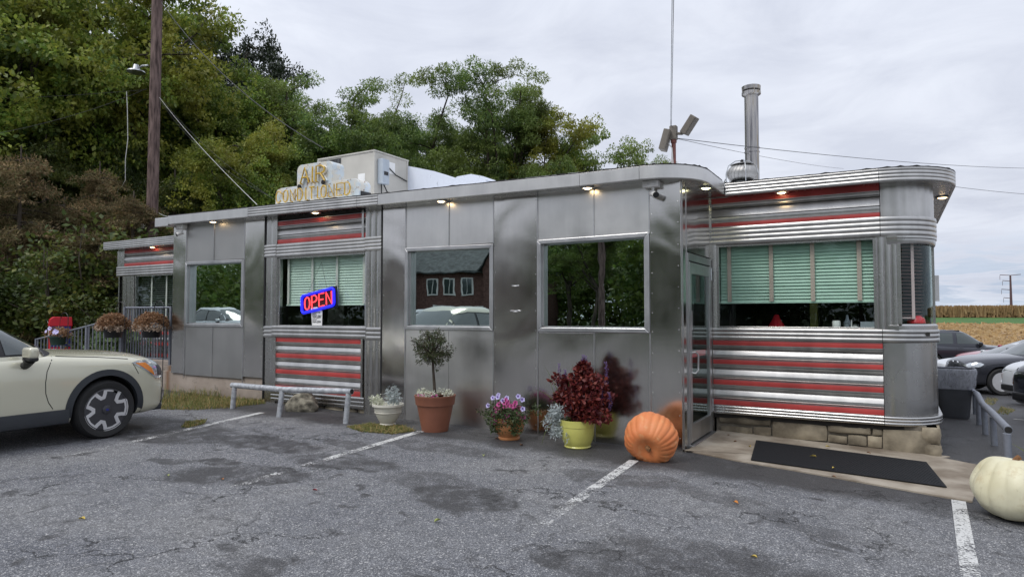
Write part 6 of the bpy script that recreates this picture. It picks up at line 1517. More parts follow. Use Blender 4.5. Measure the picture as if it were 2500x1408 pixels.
    for ax in axles:
        for side in (-1, 1):
            w_ = bpy.data.objects.new('wheel', None); COL.objects.link(w_); w_.parent = t_; w_.location = (ax, side*(wm-.115), R); w_.rotation_euler = (0, .3, 0 if side < 0 else PI)
            for nm, me_ in WHEELS[key]: o_ = bpy.data.objects.new(nm, me_); COL.objects.link(o_); o_.parent = w_
    if extras: extras(t_, decal, bb, bv)
    return t_
# beige crossover
M_beige = carpaint('paint_desert_khaki', (.62, .60, .47), .22, .2)
staX = [(2.165, .42, .40, .66, .72), (2.14, .66, .30, .73, .82), (2.06, .775, .245, .81, .92), (1.92, .84, .225, .875, .975), (1.68, .875, .22, .92, 1.015), (1.32, .885, .22, .95, 1.04), (.95, .888, .22, .975, 1.06), (.75, .888, .22, .985, 1.065),
        (.2, .888, .22, .99, 1.05), (-.6, .89, .22, 1.00, 1.05), (-1.32, .89, .22, 1.02, 1.06), (-1.85, .87, .24, 1.03, 1.06), (-2.12, .80, .30, 1.0, 1.04), (-2.20, .70, .40, .86, .9)]
ghX = [(.95, 1.02, -2.05, .845, .16), (1.05, .90, -2.02, .81, .16), (1.36, .38, -1.85, .71, .16), (1.57, .0, -1.66, .63, .15), (1.67, -.30, -1.48, .53, .14)]
winsX = {'trim': [(.84, 1.02), (.44, 1.29), (.10, 1.47), (-.4, 1.535), (-1.3, 1.52), (-1.75, 1.37), (-1.90, 1.10), (-1.7, 1.01)],
         'side': [[(.66, 1.04), (.30, 1.035), (.25, 1.355)], [(.24, 1.03), (.19, 1.38), (.04, 1.46), (-.38, 1.505), (-.62, 1.505), (-.62, 1.03)], [(-.70, 1.03), (-.70, 1.505), (-1.2, 1.49), (-1.45, 1.42), (-1.45, 1.04)], [(-1.52, 1.10), (-1.52, 1.36), (-1.7, 1.28), (-1.8, 1.12)]],
         'seams': [((.76, 1.0), (.71, .93)), ((.71, .93), (.67, .84)), ((.67, .84), (.655, .72)), ((.655, .72), (.66, .60)), ((.66, .60), (.69, .50)), ((.69, .50), (.74, .42)), ((-.66, .98), (-.66, .42)), ((1.64, .86), (1.70, .74)), ((.80, 1.0), (1.25, .965)), ((1.25, .965), (1.60, .925))], 'handles': [(-.45, .84), (-1.35, .88)], 'mirror': (.46, 1.03)}
lampsX = [('headlight', [(2.12, .76), (2.06, .66), (1.94, .665), (1.78, .78), (1.62, .875), (1.72, .90), (2.0, .885)], M_lamp), ]
def exX(t_, decal, bb, bv):
    for s in (-1, 1):
        decal('indicator', [(1.92, .70), (1.80, .785), (1.67, .87), (1.80, .865), (1.88, .80)], M_amber, bb, s, off=.011)
        decal('lamp_lens', [(2.09, .76), (2.05, .69), (1.97, .70), (1.96, .82), (2.06, .84)], M_rimd, bb, s, off=.010)
        decal('fog_lamp_bezel', [(2.11, .54), (2.13, .30), (2.07, .285), (2.07, .52)], M_black, bb, s, off=.008)
        decal('fog_lamp_trim', [(2.125, .52), (2.135, .34), (2.11, .33), (2.105, .52)], M_chrome, bb, s, off=.014)
        decal('cowl_corner', [(.68, 1.03), (.64, 1.12), (.80, 1.045), (.94, .985), (.68, .985)], M_black, bv, s, off=.012)
        h = MB(); h.extr([(s*.60, .235), (s*.74, .25), (s*.74, .33), (s*.6, .34)], 1.74, 2.09); h.build('bumper_lip', M_clad, t_, local=True, bevel=.02)
    h = MB(); h.box(2.12, 2.17, -.55, .55, .42, .68); h.build('grille', M_black, t_, local=True, bevel=.02)
    h = MB(); h.tube([(-.4, -.5, 1.58), (-1.4, -.5, 1.57)], .018, 6); h.tube([(-.4, .5, 1.58), (-1.4, .5, 1.57)], .018, 6); h.build('roof_rail', M_black, t_, local=True)
cx0, cy0, cz0 = gp(257, 1069)
car1 = make_car('beige crossover with black wheel arch cladding parked nose-in at the left, cut by the frame', None, (cx0-.86, cy0-1.32, cz0-.005), PI/2, M_beige, staX, ghX, winsX, R=.345, style='zig', lamps=lampsX, extras=exX)
def recolor(t_, paint, old):
    for c_ in t_.children_recursive:
        if c_.type == 'MESH' and any(m_ == old for m_ in c_.data.materials):
            c_.data = c_.data.copy()
            for i, m_ in enumerate(c_.data.materials):
                if m_ == old: c_.data.materials[i] = paint
M_bmw = carpaint('paint_dark_grey', (.045, .047, .058), .25, .5)
# dark grey SUV, right lot
staB = [(2.42, .45, .42, .60, .68), (2.38, .74, .32, .76, .86), (2.25, .86, .27, .88, .98), (1.95, .93, .25, .96, 1.06), (1.45, .95, .25, 1.0, 1.10), (1.0, .955, .25, 1.03, 1.13), (.3, .955, .25, 1.06, 1.14), (-.8, .955, .25, 1.08, 1.14), (-1.45, .955, .25, 1.10, 1.15), (-2.05, .93, .28, 1.10, 1.14), (-2.32, .85, .34, 1.04, 1.1), (-2.40, .72, .45, .9, .95)]
ghB = [(1.07, 1.02, -2.25, .90, .17), (1.16, .86, -2.2, .86, .17), (1.45, .36, -2.0, .76, .16), (1.63, -.02, -1.8, .68, .15), (1.74, -.32, -1.6, .55, .14)]
winsB = {'trim': None, 'side': [[(.58, 1.18), (.15, 1.55), (-.55, 1.60), (-.55, 1.18)], [(-.65, 1.18), (-.65, 1.60), (-1.4, 1.57), (-1.5, 1.18)], [(-1.6, 1.2), (-1.55, 1.54), (-1.85, 1.4), (-1.95, 1.22)]], 'seams': [((.78, 1.05), (.72, .45)), ((-.6, 1.1), (-.6, .45))], 'handles': [(-.4, 1.0), (-1.4, 1.02)], 'mirror': (.42, 1.16)}
def exB(t_, decal, bb, bv):
    for s in (-1, 1):
        decal('indicator', [(2.36, .62), (2.30, .62), (2.27, .72), (2.33, .72)], M_amber, bb, s, off=.01)
        decal('badge', [(.98, .93), (.80, .945), (.98, .965)], M_chrome, bb, s, off=.01)
        h = MB(); h.lathe([(0, .0), (.14, 0), (.15, .01), (.13, .03), (0, .02)], n=20); h.v = [(2.33+z, s*.17+x*.9, .76+y*.95) for x, y, z in h.v]; h.build('grille', M_chrome, t_, 40, local=True)
    h = MB(); h.box(2.3, 2.43, -.7, .7, .36, .50); h.build('bumper_intake', M_black, t_, local=True, bevel=.03)
lampsB = [('headlight', [(2.38, .80), (2.30, .76), (2.02, .78), (1.90, .85), (2.0, .90), (2.22, .885)], M_lamp)]
r = ray(2434, 959); sB = 18.8/1.0
bx1, by1 = r.x/ (r.dot(Vector((-math.sin(YAW), math.cos(YAW), 0))))*18.4, r.y/(r.dot(Vector((-math.sin(YAW), math.cos(YAW), 0))))*18.4
hd = Vector((-.96, -.28)).normalized(); angB = math.atan2(hd.y, hd.x)
def place(wheel_xy, ang, ax, wm):  # centre from the position of the near front wheel
    f = Vector((math.cos(ang), math.sin(ang))); l = Vector((-f.y, f.x)); c_ = Vector(wheel_xy)-f*ax
    s = 1 if (Vector(wheel_xy)-l*0).dot(l) < 0 else -1     # near side is the one facing the camera
    return c_-l*wm*s
def make_bmw():
    f = Vector((math.cos(angB), math.sin(angB))); l = Vector((-f.y, f.x))  # left side of the car faces the camera
    c_ = Vector((bx1+.12, by1+.06))-f*1.36-l*.86
    return make_car('dark grey SUV with double spoke alloy wheels, nose left, in the right lot', 'cars parked in the right lot', (c_.x, c_.y, g(bx1, by1)), angB, M_bmw, staB, ghB, winsB, axles=(1.46, -1.46), R=.375, style='ten', clad=False, lamps=lampsB, extras=exB, wellR=.41)
carB = make_bmw(); carB.scale = (.93, .95, 1.0)
def along(px, Dd): 
    r = ray(px, 768); k = r.dot(Vector((-math.sin(YAW), math.cos(YAW), 0))); return Vector((r.x/k*Dd, r.y/k*Dd))
def copycar(src, nose_px, Dn, ang, noselen, paint, old, label, group='cars parked in the right lot', zadd=0, sideoff=.8):
    c_ = copy_tree(src); recolor(c_, paint, old); p = along(nose_px, Dn); f = Vector((math.cos(ang), math.sin(ang))); l = Vector((-f.y, f.x)); q = p-f*noselen-l*sideoff
    c_.location = (q.x, q.y, g(q.x, q.y)+zadd); c_.rotation_euler = (0, 0, ang); c_['label'] = label
    if group: c_['group'] = group
    elif 'group' in c_: del c_['group']
    return c_
# low sedan for the white and the red car
staS = [(2.3, .45, .35, .52, .56), (2.25, .72, .25, .62, .68), (2.1, .83, .22, .70, .77), (1.8, .88, .2, .76, .84), (1.35, .9, .2, .82, .90), (.9, .9, .2, .86, .95), (.1, .9, .2, .90, .97), (-1.0, .9, .2, .93, .98), (-1.5, .9, .2, .95, 1.0), (-2.0, .87, .25, .95, 1.0), (-2.25, .8, .35, .88, .93), (-2.33, .65, .4, .7, .8)]
ghS = [(.90, 1.12, -1.95, .84, .2), (.98, .95, -1.85, .80, .2), (1.18, .40, -1.5, .70, .18), (1.34, -.05, -1.15, .60, .16), (1.42, -.35, -.9, .48, .14)]
winsS = {'trim': None, 'side': [[(.62, 1.0), (.15, 1.24), (-.4, 1.32), (-.5, 1.32), (-.5, 1.0)], [(-.58, 1.0), (-.58, 1.32), (-.95, 1.27), (-1.35, 1.1), (-1.3, 1.0)]], 'seams': [], 'handles': [(-.4, .82)], 'mirror': (.5, 1.0)}
M_wcar = carpaint('paint_white', (.62, .64, .66), .25, .1); M_rcar = carpaint('paint_red', (.40, .015, .03), .25, .3); M_kcar = carpaint('paint_black', (.015, .016, .022), .25, .4); M_ncar = carpaint('paint_navy_grey', (.035, .038, .05), .3, .4)
lampsS = [('headlight', [(2.24, .60), (2.1, .57), (1.85, .66), (1.75, .73), (2.0, .71)], M_lamp)]
pS = along(2272, 22.6); aS = angB+.02; fS = Vector((math.cos(aS), math.sin(aS))); qS = pS-fS*2.25+Vector((fS.y, -fS.x))*.5*-1
carW = make_car('white low sedan nose left behind the dark grey SUV', 'cars parked in the right lot', (qS.x, qS.y, g(qS.x, qS.y)), aS, M_wcar, staS, ghS, winsS, axles=(1.4, -1.35), R=.33, style='ten', clad=False, lamps=lampsS, wellR=.36)
copycar(carW, 2345, 26.0, aS, 2.25, M_rcar, M_wcar, 'bright red car, only its windscreen and roof showing behind the dark grey SUV', zadd=.06, sideoff=0)
copycar(carB, 2474, 14.6, angB+.25, 2.42, M_wcar, M_bmw, 'white car at the right frame edge, only its front bumper corner in view', sideoff=.0)
copycar(carB, 2484, 10.8, angB+.3, 2.42, M_kcar, M_bmw, 'shiny black car at the right frame edge, only its bumper corner in view', sideoff=-.3)
# boxy dark SUV beyond, nose right
ghN = [(1.07, 1.05, -2.28, .90, .17), (1.16, .90, -2.26, .88, .17), (1.45, .48, -2.2, .83, .16), (1.70, .12, -2.12, .77, .15), (1.78, -.12, -2.0, .66, .14)]
winsN = {'trim': None, 'side': [[(.60, 1.18), (.30, 1.56), (.05, 1.66), (-.42, 1.66), (-.42, 1.18)], [(-.58, 1.18), (-.58, 1.66), (-1.38, 1.66), (-1.38, 1.18)], [(-1.52, 1.2), (-1.52, 1.64), (-2.05, 1.62), (-2.1, 1.22)]], 'seams': [((.78, 1.05), (.72, .45)), ((-.5, 1.1), (-.5, .45)), ((-1.45, 1.1), (-1.45, .6))], 'handles': [(-.3, 1.0), (-1.3, 1.0)], 'mirror': (.5, 1.18)}
p = along(2335, 30.0)
c_ = make_car('x', 'cars parked in the right lot', (p.x, p.y, g(p.x, p.y)+.02), math.radians(22), M_ncar, staB, ghN, winsN, axles=(1.46, -1.46), R=.375, style='five', clad=False, lamps=lampsB, wellR=.41)
c_['label'] = 'boxy dark SUV with roof rails, nose right, farthest car in the right lot'
rl_ = MB(); rl_.tube([(-.2, -.6, 1.76), (-1.7, -.6, 1.74)], .03, 6); rl_.tube([(-.2, .6, 1.76), (-1.7, .6, 1.74)], .03, 6); rl_.build('roof_rail', M_black, c_, local=True)
# cars behind the camera, seen in the panes
copycar(car1, 0, 0, 0, 0, M_wcar, M_beige, 'white crossover parked behind the viewer, mirrored low in the left windows', None).location = (-27, -5, g(-27, -5))
copycar(car1, 0, 0, .3, 0, M_wcar, M_beige, 'white crossover facing the road, mirrored in the window behind the potted tree', None).location = (-18.5, -10, 0.15)

# ============================================================ trees
def tube_limb(mb, p0, p1, r0, r1, bend=.1, rr=None, n=6):
    rr = rr or R_; L_ = (p1-p0).length; off = Vector((rr.gauss(0, 1), rr.gauss(0, 1), rr.gauss(0, .5)))*L_*bend
    pts = [p0.lerp(p1, k/5)+off*math.sin(PI*k/5)+(Vector((0, 0, L_*.06))*math.sin(PI*k/5)) for k in range(6)]
    mb.tube(pts, [r0+(r1-r0)*k/5 for k in range(6)], n, cap=False); return pts
def tree_meshes(kind, seed):
    rr = random.Random(seed); rs = np.random.RandomState(seed)
    H = {'broad': 15, 'locust': 13, 'conifer': 9, 'shrub': 3.5}[kind]
    tk = MB(); C_, Rr = [], []
    if kind in ('broad', 'locust'):
        base = Vector((0, 0, 0)); fork = Vector((rr.gauss(0, .4), rr.gauss(0, .4), H*.36))
        tk.tube([base, base.lerp(fork, .5)+Vector((.1, 0, 0)), fork], [.30, .24, .2], 8, cap=False)
        nl = 9 if kind == 'broad' else 10
        for i in range(nl):
            a = 2*PI*i/nl+rr.uniform(-.3, .3); el = rr.uniform(.1, 1.0); reach = H*(.34 if kind == 'broad' else .38)*rr.uniform(.7, 1.15)
            e = fork+Vector((math.cos(a)*reach*math.cos(el*1.2), math.sin(a)*reach*math.cos(el*1.2), H*.08+H*.50*math.sin(el*1.3)*rr.uniform(.75, 1.1)))
            pts = tube_limb(tk, fork-Vector((0, 0, rr.uniform(0, H*.08))), e, .13, .035, .08, rr)
            for q_ in (3, 4, 4, 5, 5): C_.append(pts[q_]+Vector((rr.gauss(0, .3), rr.gauss(0, .3), rr.gauss(0, .2)))); Rr.append(rr.uniform(.5, .85))
            for k in range(6 if kind == 'broad' else 7):
                s = pts[rr.choice((2, 3, 4, 5))]; d_ = Vector((rr.gauss(0, 1), rr.gauss(0, 1), rr.gauss(.15, .6))).normalized(); e2 = s+d_*H*rr.uniform(.07, .16)
                p2 = tube_limb(tk, s, e2, .04, .012, .1, rr, 4)
                m = 4 if kind == 'broad' else 4
                for q in range(m):
                    c_ = p2[rr.choice((2, 3, 4, 5, 5))]+Vector((rr.gauss(0, 1), rr.gauss(0, 1), rr.gauss(0, .6)))*(.55 if kind == 'broad' else .5); C_.append(c_); Rr.append(rr.uniform(.55, 1.05) if kind == 'broad' else rr.uniform(.35, .75))
        if kind == 'broad':
            for i in range(80):
                d_ = Vector((rr.gauss(0, 1), rr.gauss(0, 1), rr.gauss(0, 1))).normalized(); k = rr.uniform(.7, 1.0); c_ = Vector((0, 0, H*.62))+Vector((d_.x*H*.33, d_.y*H*.33, d_.z*H*.36))*k
                C_.append(c_); Rr.append(rr.uniform(.5, 1.1))
            V, F = leafcloud(np.array([tuple(c_) for c_ in C_]), 190, np.array(Rr)*.9, .185, aspect=.6, flat=.55, droop=.35, rs=rs, up=.35)
        else:
            V, F = leafcloud(np.array([tuple(c_) for c_ in C_]), 250, np.array(Rr), .15, aspect=.34, flat=.40, droop=.25, rs=rs, up=.5)
    elif kind == 'conifer':
        tk.tube([(0, 0, 0), (0, 0, H)], [.2, .03], 7, cap=False)
        for i in range(60):
            z = H*(.08+.88*i/60); L_ = (1-z/H)**.7*H*.36+.3; a = rr.uniform(0, 2*PI); e = Vector((math.cos(a)*L_, math.sin(a)*L_, z-L_*.15)); pts = tube_limb(tk, Vector((0, 0, z)), e, .04, .01, .04, rr, 4)
            for q in pts[2:]: C_ += [q, q+Vector((rr.gauss(0, .3), rr.gauss(0, .3), -.12))]; Rr += [.38, .34]
        V, F = leafcloud(np.array([tuple(c_) for c_ in C_]), 70, np.array(Rr), .17, aspect=.22, flat=.45, droop=.5, rs=rs, up=0)
    else:
        for i in range(26):
            a = rr.uniform(0, 2*PI); e = Vector((math.cos(a)*rr.uniform(.3, 1.6), math.sin(a)*rr.uniform(.3, 1.6), rr.uniform(.8, H*.95))); pts = tube_limb(tk, Vector((0, 0, 0)), e, .03, .008, .12, rr, 4)
            for q in pts[2:]: C_.append(q); Rr.append(rr.uniform(.3, .6))
        V, F = leafcloud(np.array([tuple(c_) for c_ in C_]), 70, np.array(Rr), .13, aspect=.55, flat=.6, droop=.2, rs=rs, up=.4)
    return tk.mesh('trunk', M_bark, 60), V, F
GB = [leafmat('leaf_maple_green', [(.10, .17, .03), (.15, .24, .04), (.21, .30, .05), (.32, .35, .06)], .5, .4, .35, (.32, .30, .05)),
      leafmat('leaf_deep_green', [(.06, .12, .03), (.10, .18, .042), (.15, .23, .05), (.21, .29, .06)], .5, .4, .3, (.17, .22, .045)),
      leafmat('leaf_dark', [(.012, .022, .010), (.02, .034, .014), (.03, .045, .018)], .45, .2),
      leafmat('leaf_locust', [(.09, .16, .05), (.14, .23, .065), (.20, .29, .08), (.27, .35, .10)], .5, .4, .3, (.23, .28, .07)),
      leafmat('leaf_brown_needles', [(.28, .18, .09), (.36, .25, .13), (.17, .13, .06), (.11, .15, .05)], .8, .3, .7, (.13, .11, .045)),
      leafmat('leaf_understorey', [(.06, .095, .02), (.09, .13, .026), (.14, .16, .03), (.18, .18, .04)], .5, .35, .6, (.05, .085, .02))]
TM = {}
def tree(kind, variant, mat_i, loc, scale, label, rz=None, name=None, group=None, cat='tree'):
    k = (kind, variant)
    if k not in TM:
        tkm, V, F = tree_meshes(kind, 100+variant*7+len(kind)); TM[k] = [tkm, V, F, {}]
    tkm, V, F, crowns = TM[k]
    if not crowns: crowns[0] = npmesh('crown', V, F, GB[mat_i])
    nm = name or {'broad': 'broadleaf_tree', 'locust': 'locust_tree', 'conifer': 'conifer_tree', 'shrub': 'shrub'}[kind]
    t_ = thing(nm, loc, label, cat, group); t_.rotation_euler = (0, 0, rz if rz is not None else R_.uniform(0, 6.28)); t_.scale = scale if isinstance(scale, tuple) else (scale,)*3
    for n_, me_ in (('trunk', tkm), ('crown', crowns[0])):
        o_ = bpy.data.objects.new(n_, me_); COL.objects.link(o_); o_.parent = t_
        if n_ == 'crown': o_.material_slots[0].link = 'OBJECT'; o_.material_slots[0].material = GB[mat_i]
    return t_
def treepx(px, Dd, ytop, kind, variant, mat_i, label, wscale=1.0, z0=0, **k):
    p = along(px, Dd); H0 = {'broad': 14.9, 'locust': 13.2, 'conifer': 9.2, 'shrub': 3.6}[kind]
    zt = EYE+(768-ytop)*Dd/1600; s = (zt-z0)/H0; return tree(kind, variant, mat_i, (p.x, p.y, z0), (s*wscale, s*wscale, s), label, **k)
WG = 'trees of the wood behind the diner'
for px, Dd, yt, kd, v, m_, lb, ws in [
  (60, 25, -160, 'broad', 0, 0, 'tall yellow green broadleaf tree filling the top left corner', 1.0),
  (315, 27, -50, 'broad', 1, 0, 'very tall yellow green tree directly behind the utility pole', .80),
  (485, 29, 110, 'broad', 2, 0, 'bright green tree right of the utility pole, left of the dark topped one', .8),
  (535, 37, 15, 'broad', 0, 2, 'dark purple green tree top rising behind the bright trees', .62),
  (170, 32, -120, 'broad', 2, 1, 'dense green tree behind the left corner trees', 1.1),
  (460, 31, 170, 'broad', 1, 1, 'deep green tree behind the pole wires', 1.1),
  (640, 29, 260, 'broad', 0, 1, 'shaded deep green tree left of the air conditioner', .9),
  (-120, 26, -50, 'broad', 1, 1, 'green tree mostly outside the left edge', 1.1),
  (790, 32, 165, 'locust', 0, 3, 'feathery green locust tree above the AIR CONDITIONED sign', 1.05),
  (920, 35, 235, 'locust', 1, 3, 'feathery locust tree behind the white roof duct', 1.0),
  (700, 28, 290, 'broad', 2, 0, 'mid green leafy tree just behind the sign', .75),
  (860, 30, 330, 'broad', 1, 1, 'low dark tree behind the air conditioner', .85),
  (560, 25, 330, 'broad', 1, 0, 'low leafy green tree over the left roof edge', .9), (650, 26, 380, 'broad', 2, 1, 'low dark leafy tree left of the roof sign', .8),
  (1045, 35, 160, 'locust', 2, 3, 'spreading locust tree with sky showing through, left one of the pair', .85),
  (1190, 34, 165, 'locust', 0, 3, 'spreading locust tree with dark forked limbs, right one of the pair', .85),
  (1040, 31, 350, 'broad', 0, 1, 'low dense dark tree under the locust pair', .85),
  (1200, 33, 340, 'broad', 2, 1, 'dark round tree under the right locust', .8),
  (1345, 34, 295, 'broad', 1, 0, 'rounded green tree right of the locusts', .75),
  (1450, 37, 305, 'broad', 2, 3, 'olive green tree left of the floodlights', .75),
  (1550, 40, 345, 'locust', 1, 3, 'pale green small tree nearest the floodlight post', .85),
  (1350, 31, 375, 'broad', 0, 1, 'low dark tree just above the fascia line', .6),
  (1790, 40, 432, 'broad', 1, 2, 'small dark tree top behind the turbine vent', .45), (1850, 42, 436, 'broad', 2, 2, 'small dark tree top right of the flue pipe', .4)]:
    treepx(px, Dd, yt, kd, v, m_, lb, ws, group=WG)
for px, Dd, yt, m_, lb, ws in [(40, 19.5, 340, 4, 'brown tinged conifer at the far left under the tall trees', .9), (150, 20.5, 470, 4, 'low brown tinged conifer second from the left', 1.2), (235, 22, 380, 4, 'taller brown tinged conifer left of the dangling cable', .8), (320, 21, 455, 4, 'brown tinged conifer beside the utility pole', 1.1),
    (-60, 20, 420, 4, 'brown tinged conifer cut by the left frame edge', 1.1), (100, 23, 300, 5, 'greener conifer rising between the brown ones', .8), (420, 24, 400, 5, 'green conifer shape right of the pole', .9), (200, 18.8, 545, 4, 'small brown conifer in front of the others, above the green planter', 1.3)]:
    treepx(px, Dd, yt, 'conifer', 0, m_, lb, ws, group='conifers at the edge of the wood')
treepx(270, 25, 330, 'broad', 2, 5, 'low leafy tree behind the utility pole foot', .6, group=WG)
treepx(20, 24, 290, 'broad', 0, 1, 'shaded green tree low at the left frame edge', .6, group=WG)
for i, (px, Dd, yt, lb) in enumerate([(200, 18.2, 590, 'yellow green shrub at the middle of the wood edge'), (60, 18.5, 600, 'dark shrub behind the news box'), (300, 19.5, 560, 'shrub at the left end of the diner'), (130, 19, 650, 'low shrub right of the dark hollow'), (-40, 18, 560, 'shrub at the far left frame edge'), (250, 17.2, 700, 'leafy shrub close behind the ramp railing'), (390, 20, 540, 'shrub behind the roof of the low left end'), (10, 21, 640, 'shrub in the shade at far left'), ]):
    treepx(px, Dd, yt, 'shrub', i % 2, 5 if i not in (8, 9, 10) else 0, lb, 1.25, group='shrubs at the edge of the wood')
# leafy bush behind the ramp railing
p = along(238, 14.6); bc = Vector((p.x, p.y+.35, .1)); bb_ = thing('garden_bush', tuple(bc), 'broad leaved green bush behind the ramp railing', 'bush')
cloudobj('foliage', [(bc.x+R_.gauss(0, .45), bc.y+R_.gauss(0, .2), .3+R_.random()*.8) for _ in range(150)], 16, [.14]*150, .13, leafmat('leaf_garden', [(.07, .12, .04), (.11, .17, .06), (.16, .22, .09)]), bb_, aspect=.75, up=.5)
# dark thicket that closes the wood
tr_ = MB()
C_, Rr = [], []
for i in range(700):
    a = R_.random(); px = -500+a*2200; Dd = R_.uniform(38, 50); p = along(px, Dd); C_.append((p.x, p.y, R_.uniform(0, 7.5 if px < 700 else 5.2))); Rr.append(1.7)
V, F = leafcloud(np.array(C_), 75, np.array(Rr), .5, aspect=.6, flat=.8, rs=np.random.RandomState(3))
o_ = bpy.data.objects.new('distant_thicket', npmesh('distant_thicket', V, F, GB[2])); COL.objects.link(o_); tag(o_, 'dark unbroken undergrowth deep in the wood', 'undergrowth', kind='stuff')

# ============================================================ fields
fw_ = Vector((-math.sin(YAW), math.cos(YAW))); 
def zf(x, y): return g(x, y)
corn = []; rs = np.random.RandomState(8); n = 42000
X = rs.uniform(-30, 200, n); Y = 151.5+rs.uniform(0, 1, n)**1.7*26
Z = np.array([g(float(a), float(c)) for a, c in zip(X, Y)])
Hc = rs.uniform(1.6, 2.4, n); w_ = rs.uniform(.10, .24, n); a_ = rs.uniform(-.6, .6, n); ln_ = rs.uniform(-.35, .35, n)
dx, dy = np.cos(a_)*w_, np.sin(a_)*w_; zt = Z+Hc; zl = Z+Hc*rs.uniform(0, .6, n)
V = np.stack([np.stack([X-dx, Y-dy, zl], 1), np.stack([X+dx, Y+dy, zl], 1), np.stack([X+dx*.3+ln_, Y+dy, zt], 1), np.stack([X-dx*.3+ln_, Y-dy, zt], 1)], 1).reshape(-1, 3)
i = np.arange(n)*4; F = np.stack([i, i+1, i+2, i+3], 1)
M_corn = leafmat('dry_corn', [(.20, .12, .05), (.30, .19, .085), (.40, .27, .13), (.16, .10, .045)], .85, .2)
o_ = bpy.data.objects.new('corn_crop', npmesh('corn_crop', V, F, M_corn)); COL.objects.link(o_); tag(o_, 'ripe brown corn crop forming the skyline at the right', 'corn', kind='stuff')
n = 26000; X = rs.uniform(-8, 90, n); Y = rs.uniform(38, 115, n); Z = np.array([g(float(a), float(c)) for a, c in zip(X, Y)])
s = rs.uniform(.05, .28, n)*(Y/80); a_ = rs.uniform(0, 3.1, n); dx, dy = np.cos(a_)*s, np.sin(a_)*s
V = np.stack([np.stack([X-dx, Y-dy, Z-.02], 1), np.stack([X+dx, Y+dy, Z-.02], 1), np.stack([X+dx, Y+dy, Z+rs.uniform(.05, .35, n)], 1), np.stack([X-dx, Y-dy, Z+.12], 1)], 1).reshape(-1, 3)
i = np.arange(n)*4; F = np.stack([i, i+1, i+2, i+3], 1); M_stb = leafmat('straw_stubble', [(.38, .25, .11), (.50, .35, .17), (.60, .45, .25), (.25, .15, .06)], .9, 0)
o_ = bpy.data.objects.new('straw_stubble', npmesh('straw_stubble', V, F, M_stb)); COL.objects.link(o_); tag(o_, 'straw and stubble strewn over the brown field behind the cars', 'stubble', kind='stuff')

# ============================================================ across the road, seen only in the panes and the steel
M_brick = simple('red_brick_wall', (.11, .055, .045), .9, var=.3, scale=6, c2=(.17, .09, .075)); M_slate = simple('slate_roof', (.05, .058, .06), .7, var=.35, scale=2.5, c2=(.10, .115, .115)); M_wtrim = simple('white_window_trim', (.7, .7, .68), .5)
hb = thing('brick_house', (-38, -38, 0), 'two storey brick house with slate roof, mirrored in the window behind the potted tree', 'house', rz=math.radians(-12))
def hl(mb, nm, mt_, par=hb, **k): return mb.build(nm, mt_, par, local=True, **k)
b = MB(); b.box(-9, 9, -8, 0, 0, 5.9); hl(b, 'wall', M_brick)
b = MB(); b.extr([(-8.5, 5.8), (-4, 9.2), (.6, 5.8), (.6, 5.65), (-8.5, 5.65)], -9.5, 9.5); hl(b, 'roof', M_slate)
for gx in (-6.2, 6.2):
    b = MB(); b.box(gx-2.3, gx+2.3, -1, 1.2, 0, 6); b.poly([(gx-2.3, 1.2, 6), (gx+2.3, 1.2, 6), (gx, 1.2, 9.0)], (0, -5, 0)); hl(b, 'wall', M_brick)
    for s in (-1, 1):
        b = MB(); b.poly([(gx, 1.5, 9.3), (gx+s*2.7, 1.5, 5.8), (gx+s*2.7, -4.5, 5.8), (gx, -4.5, 9.3)], (0, 0, -.14)); hl(b, 'roof', M_slate)
wm_ = MB(); wm_.box(-.62, .62, 0, .1, -.85, .85); wme = wm_.mesh('window', M_wtrim); pm_ = MB(); pm_.box(-.46, -.04, .1, .12, -.72, .72); pm_.box(.04, .46, .1, .12, -.72, .72); pme = pm_.mesh('pane', M_cg)
for x, y, z in [(-6.2, 1.2, 4.3), (-6.2, 1.2, 1.7), (-1.9, 0, 4.3), (0, 0, 4.3), (1.9, 0, 4.3), (-1.2, 0, 1.6), (.1, 0, 1.6), (6.2, 1.2, 4.3), (6.2, 1.2, 7.0), (6.2, 1.2, 1.7)]:
    o_ = bpy.data.objects.new('window', wme); COL.objects.link(o_); o_.parent = hb; o_.location = (x, y+.0, z); q_ = bpy.data.objects.new('pane', pme); COL.objects.link(q_); q_.parent = o_
b = MB(); b.box(2.6, 4.0, 0, .12, 0, 2.3); hl(b, 'door', M_wtrim)
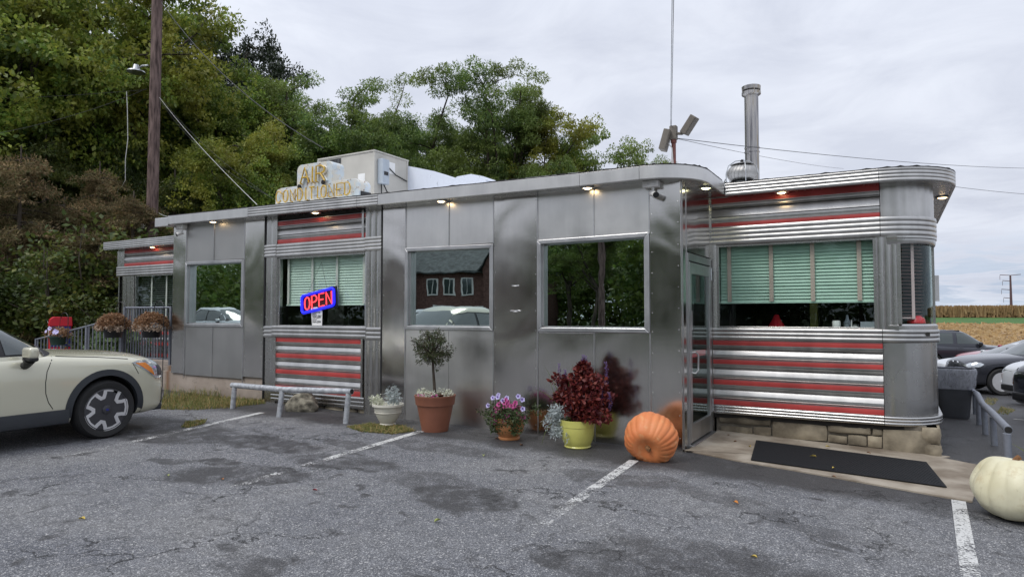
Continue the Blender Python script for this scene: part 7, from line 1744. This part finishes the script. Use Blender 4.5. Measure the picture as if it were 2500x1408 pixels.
for i, (x, y, s, v, k, m_) in enumerate([(-19, -29, .72, 0, 'locust', 1), (-24, -36, .8, 1, 'broad', 1), (-13.5, -33, .78, 2, 'locust', 1), (-8, -36, .8, 0, 'broad', 1), (-2, -38, .7, 1, 'broad', 1), (6, -40, .7, 2, 'broad', 1), (15, -42, .7, 0, 'broad', 1), (-52, -30, .62, 2, 'broad', 1), (-64, -24, .6, 1, 'broad', 1), (-60, -45, .7, 0, 'broad', 1), (26, -36, .65, 1, 'broad', 1), (-78, -16, .6, 2, 'broad', 1), (38, -28, .55, 0, 'broad', 1), (-15, -46, .8, 1, 'broad', 1)]):
    tree(k, v, m_, (x, y, 0), s, ['loose locust tree just right of the brick house across the road', 'dense tree close behind the right gable of the brick house', 'feathery tree nearest the grey roadside pole across the road', 'round tree behind the grey roadside pole', 'round green tree facing the striped left section across the road', 'broad tree across the road directly behind the viewer', 'broad tree across the road opposite the glass door', 'low tree at the left gable of the brick house', 'second tree to the left of the brick house, nearer the road', 'tree far behind and left of the brick house', 'tree across the road opposite the rounded right corner', 'farthest left roadside tree across the road', 'farthest right roadside tree across the road', 'tall tree deep in the wood behind the grey roadside pole'][i], group='trees across the road')
C_, Rr = [], []
for i in range(1900):
    x_ = R_.uniform(-110, 70) if i < 900 else (R_.uniform(-44, -6) if i < 1500 else R_.uniform(-80, -54)); y_ = R_.uniform(-60, -50) if i < 900 else (R_.uniform(-48, -42) if i < 1500 else R_.uniform(-40, -18))
    if -110 < x_ < -22: y_ -= 6
    C_.append((x_, y_, R_.random()**.8*(8.5+1.5*math.sin(x_*.21)+math.sin(x_*.57)))); Rr.append(1.8)
V, F = leafcloud(np.array(C_), 45, np.array(Rr), .6, aspect=.6, flat=.8, rs=np.random.RandomState(4))
o_ = bpy.data.objects.new('roadside_wood', npmesh('roadside_wood', V, F, GB[1])); COL.objects.link(o_); tag(o_, 'unbroken wood across the road, seen only as a reflection', 'wood', kind='stuff')
b = MB(); b.tube([(-13.2, -17, 0), (-13.2, -17, 11)], .16, 12); tag(b.build('roadside_pole', M_pole, None, 60), 'grey pole across the lot, mirrored in the big square window', 'pole')
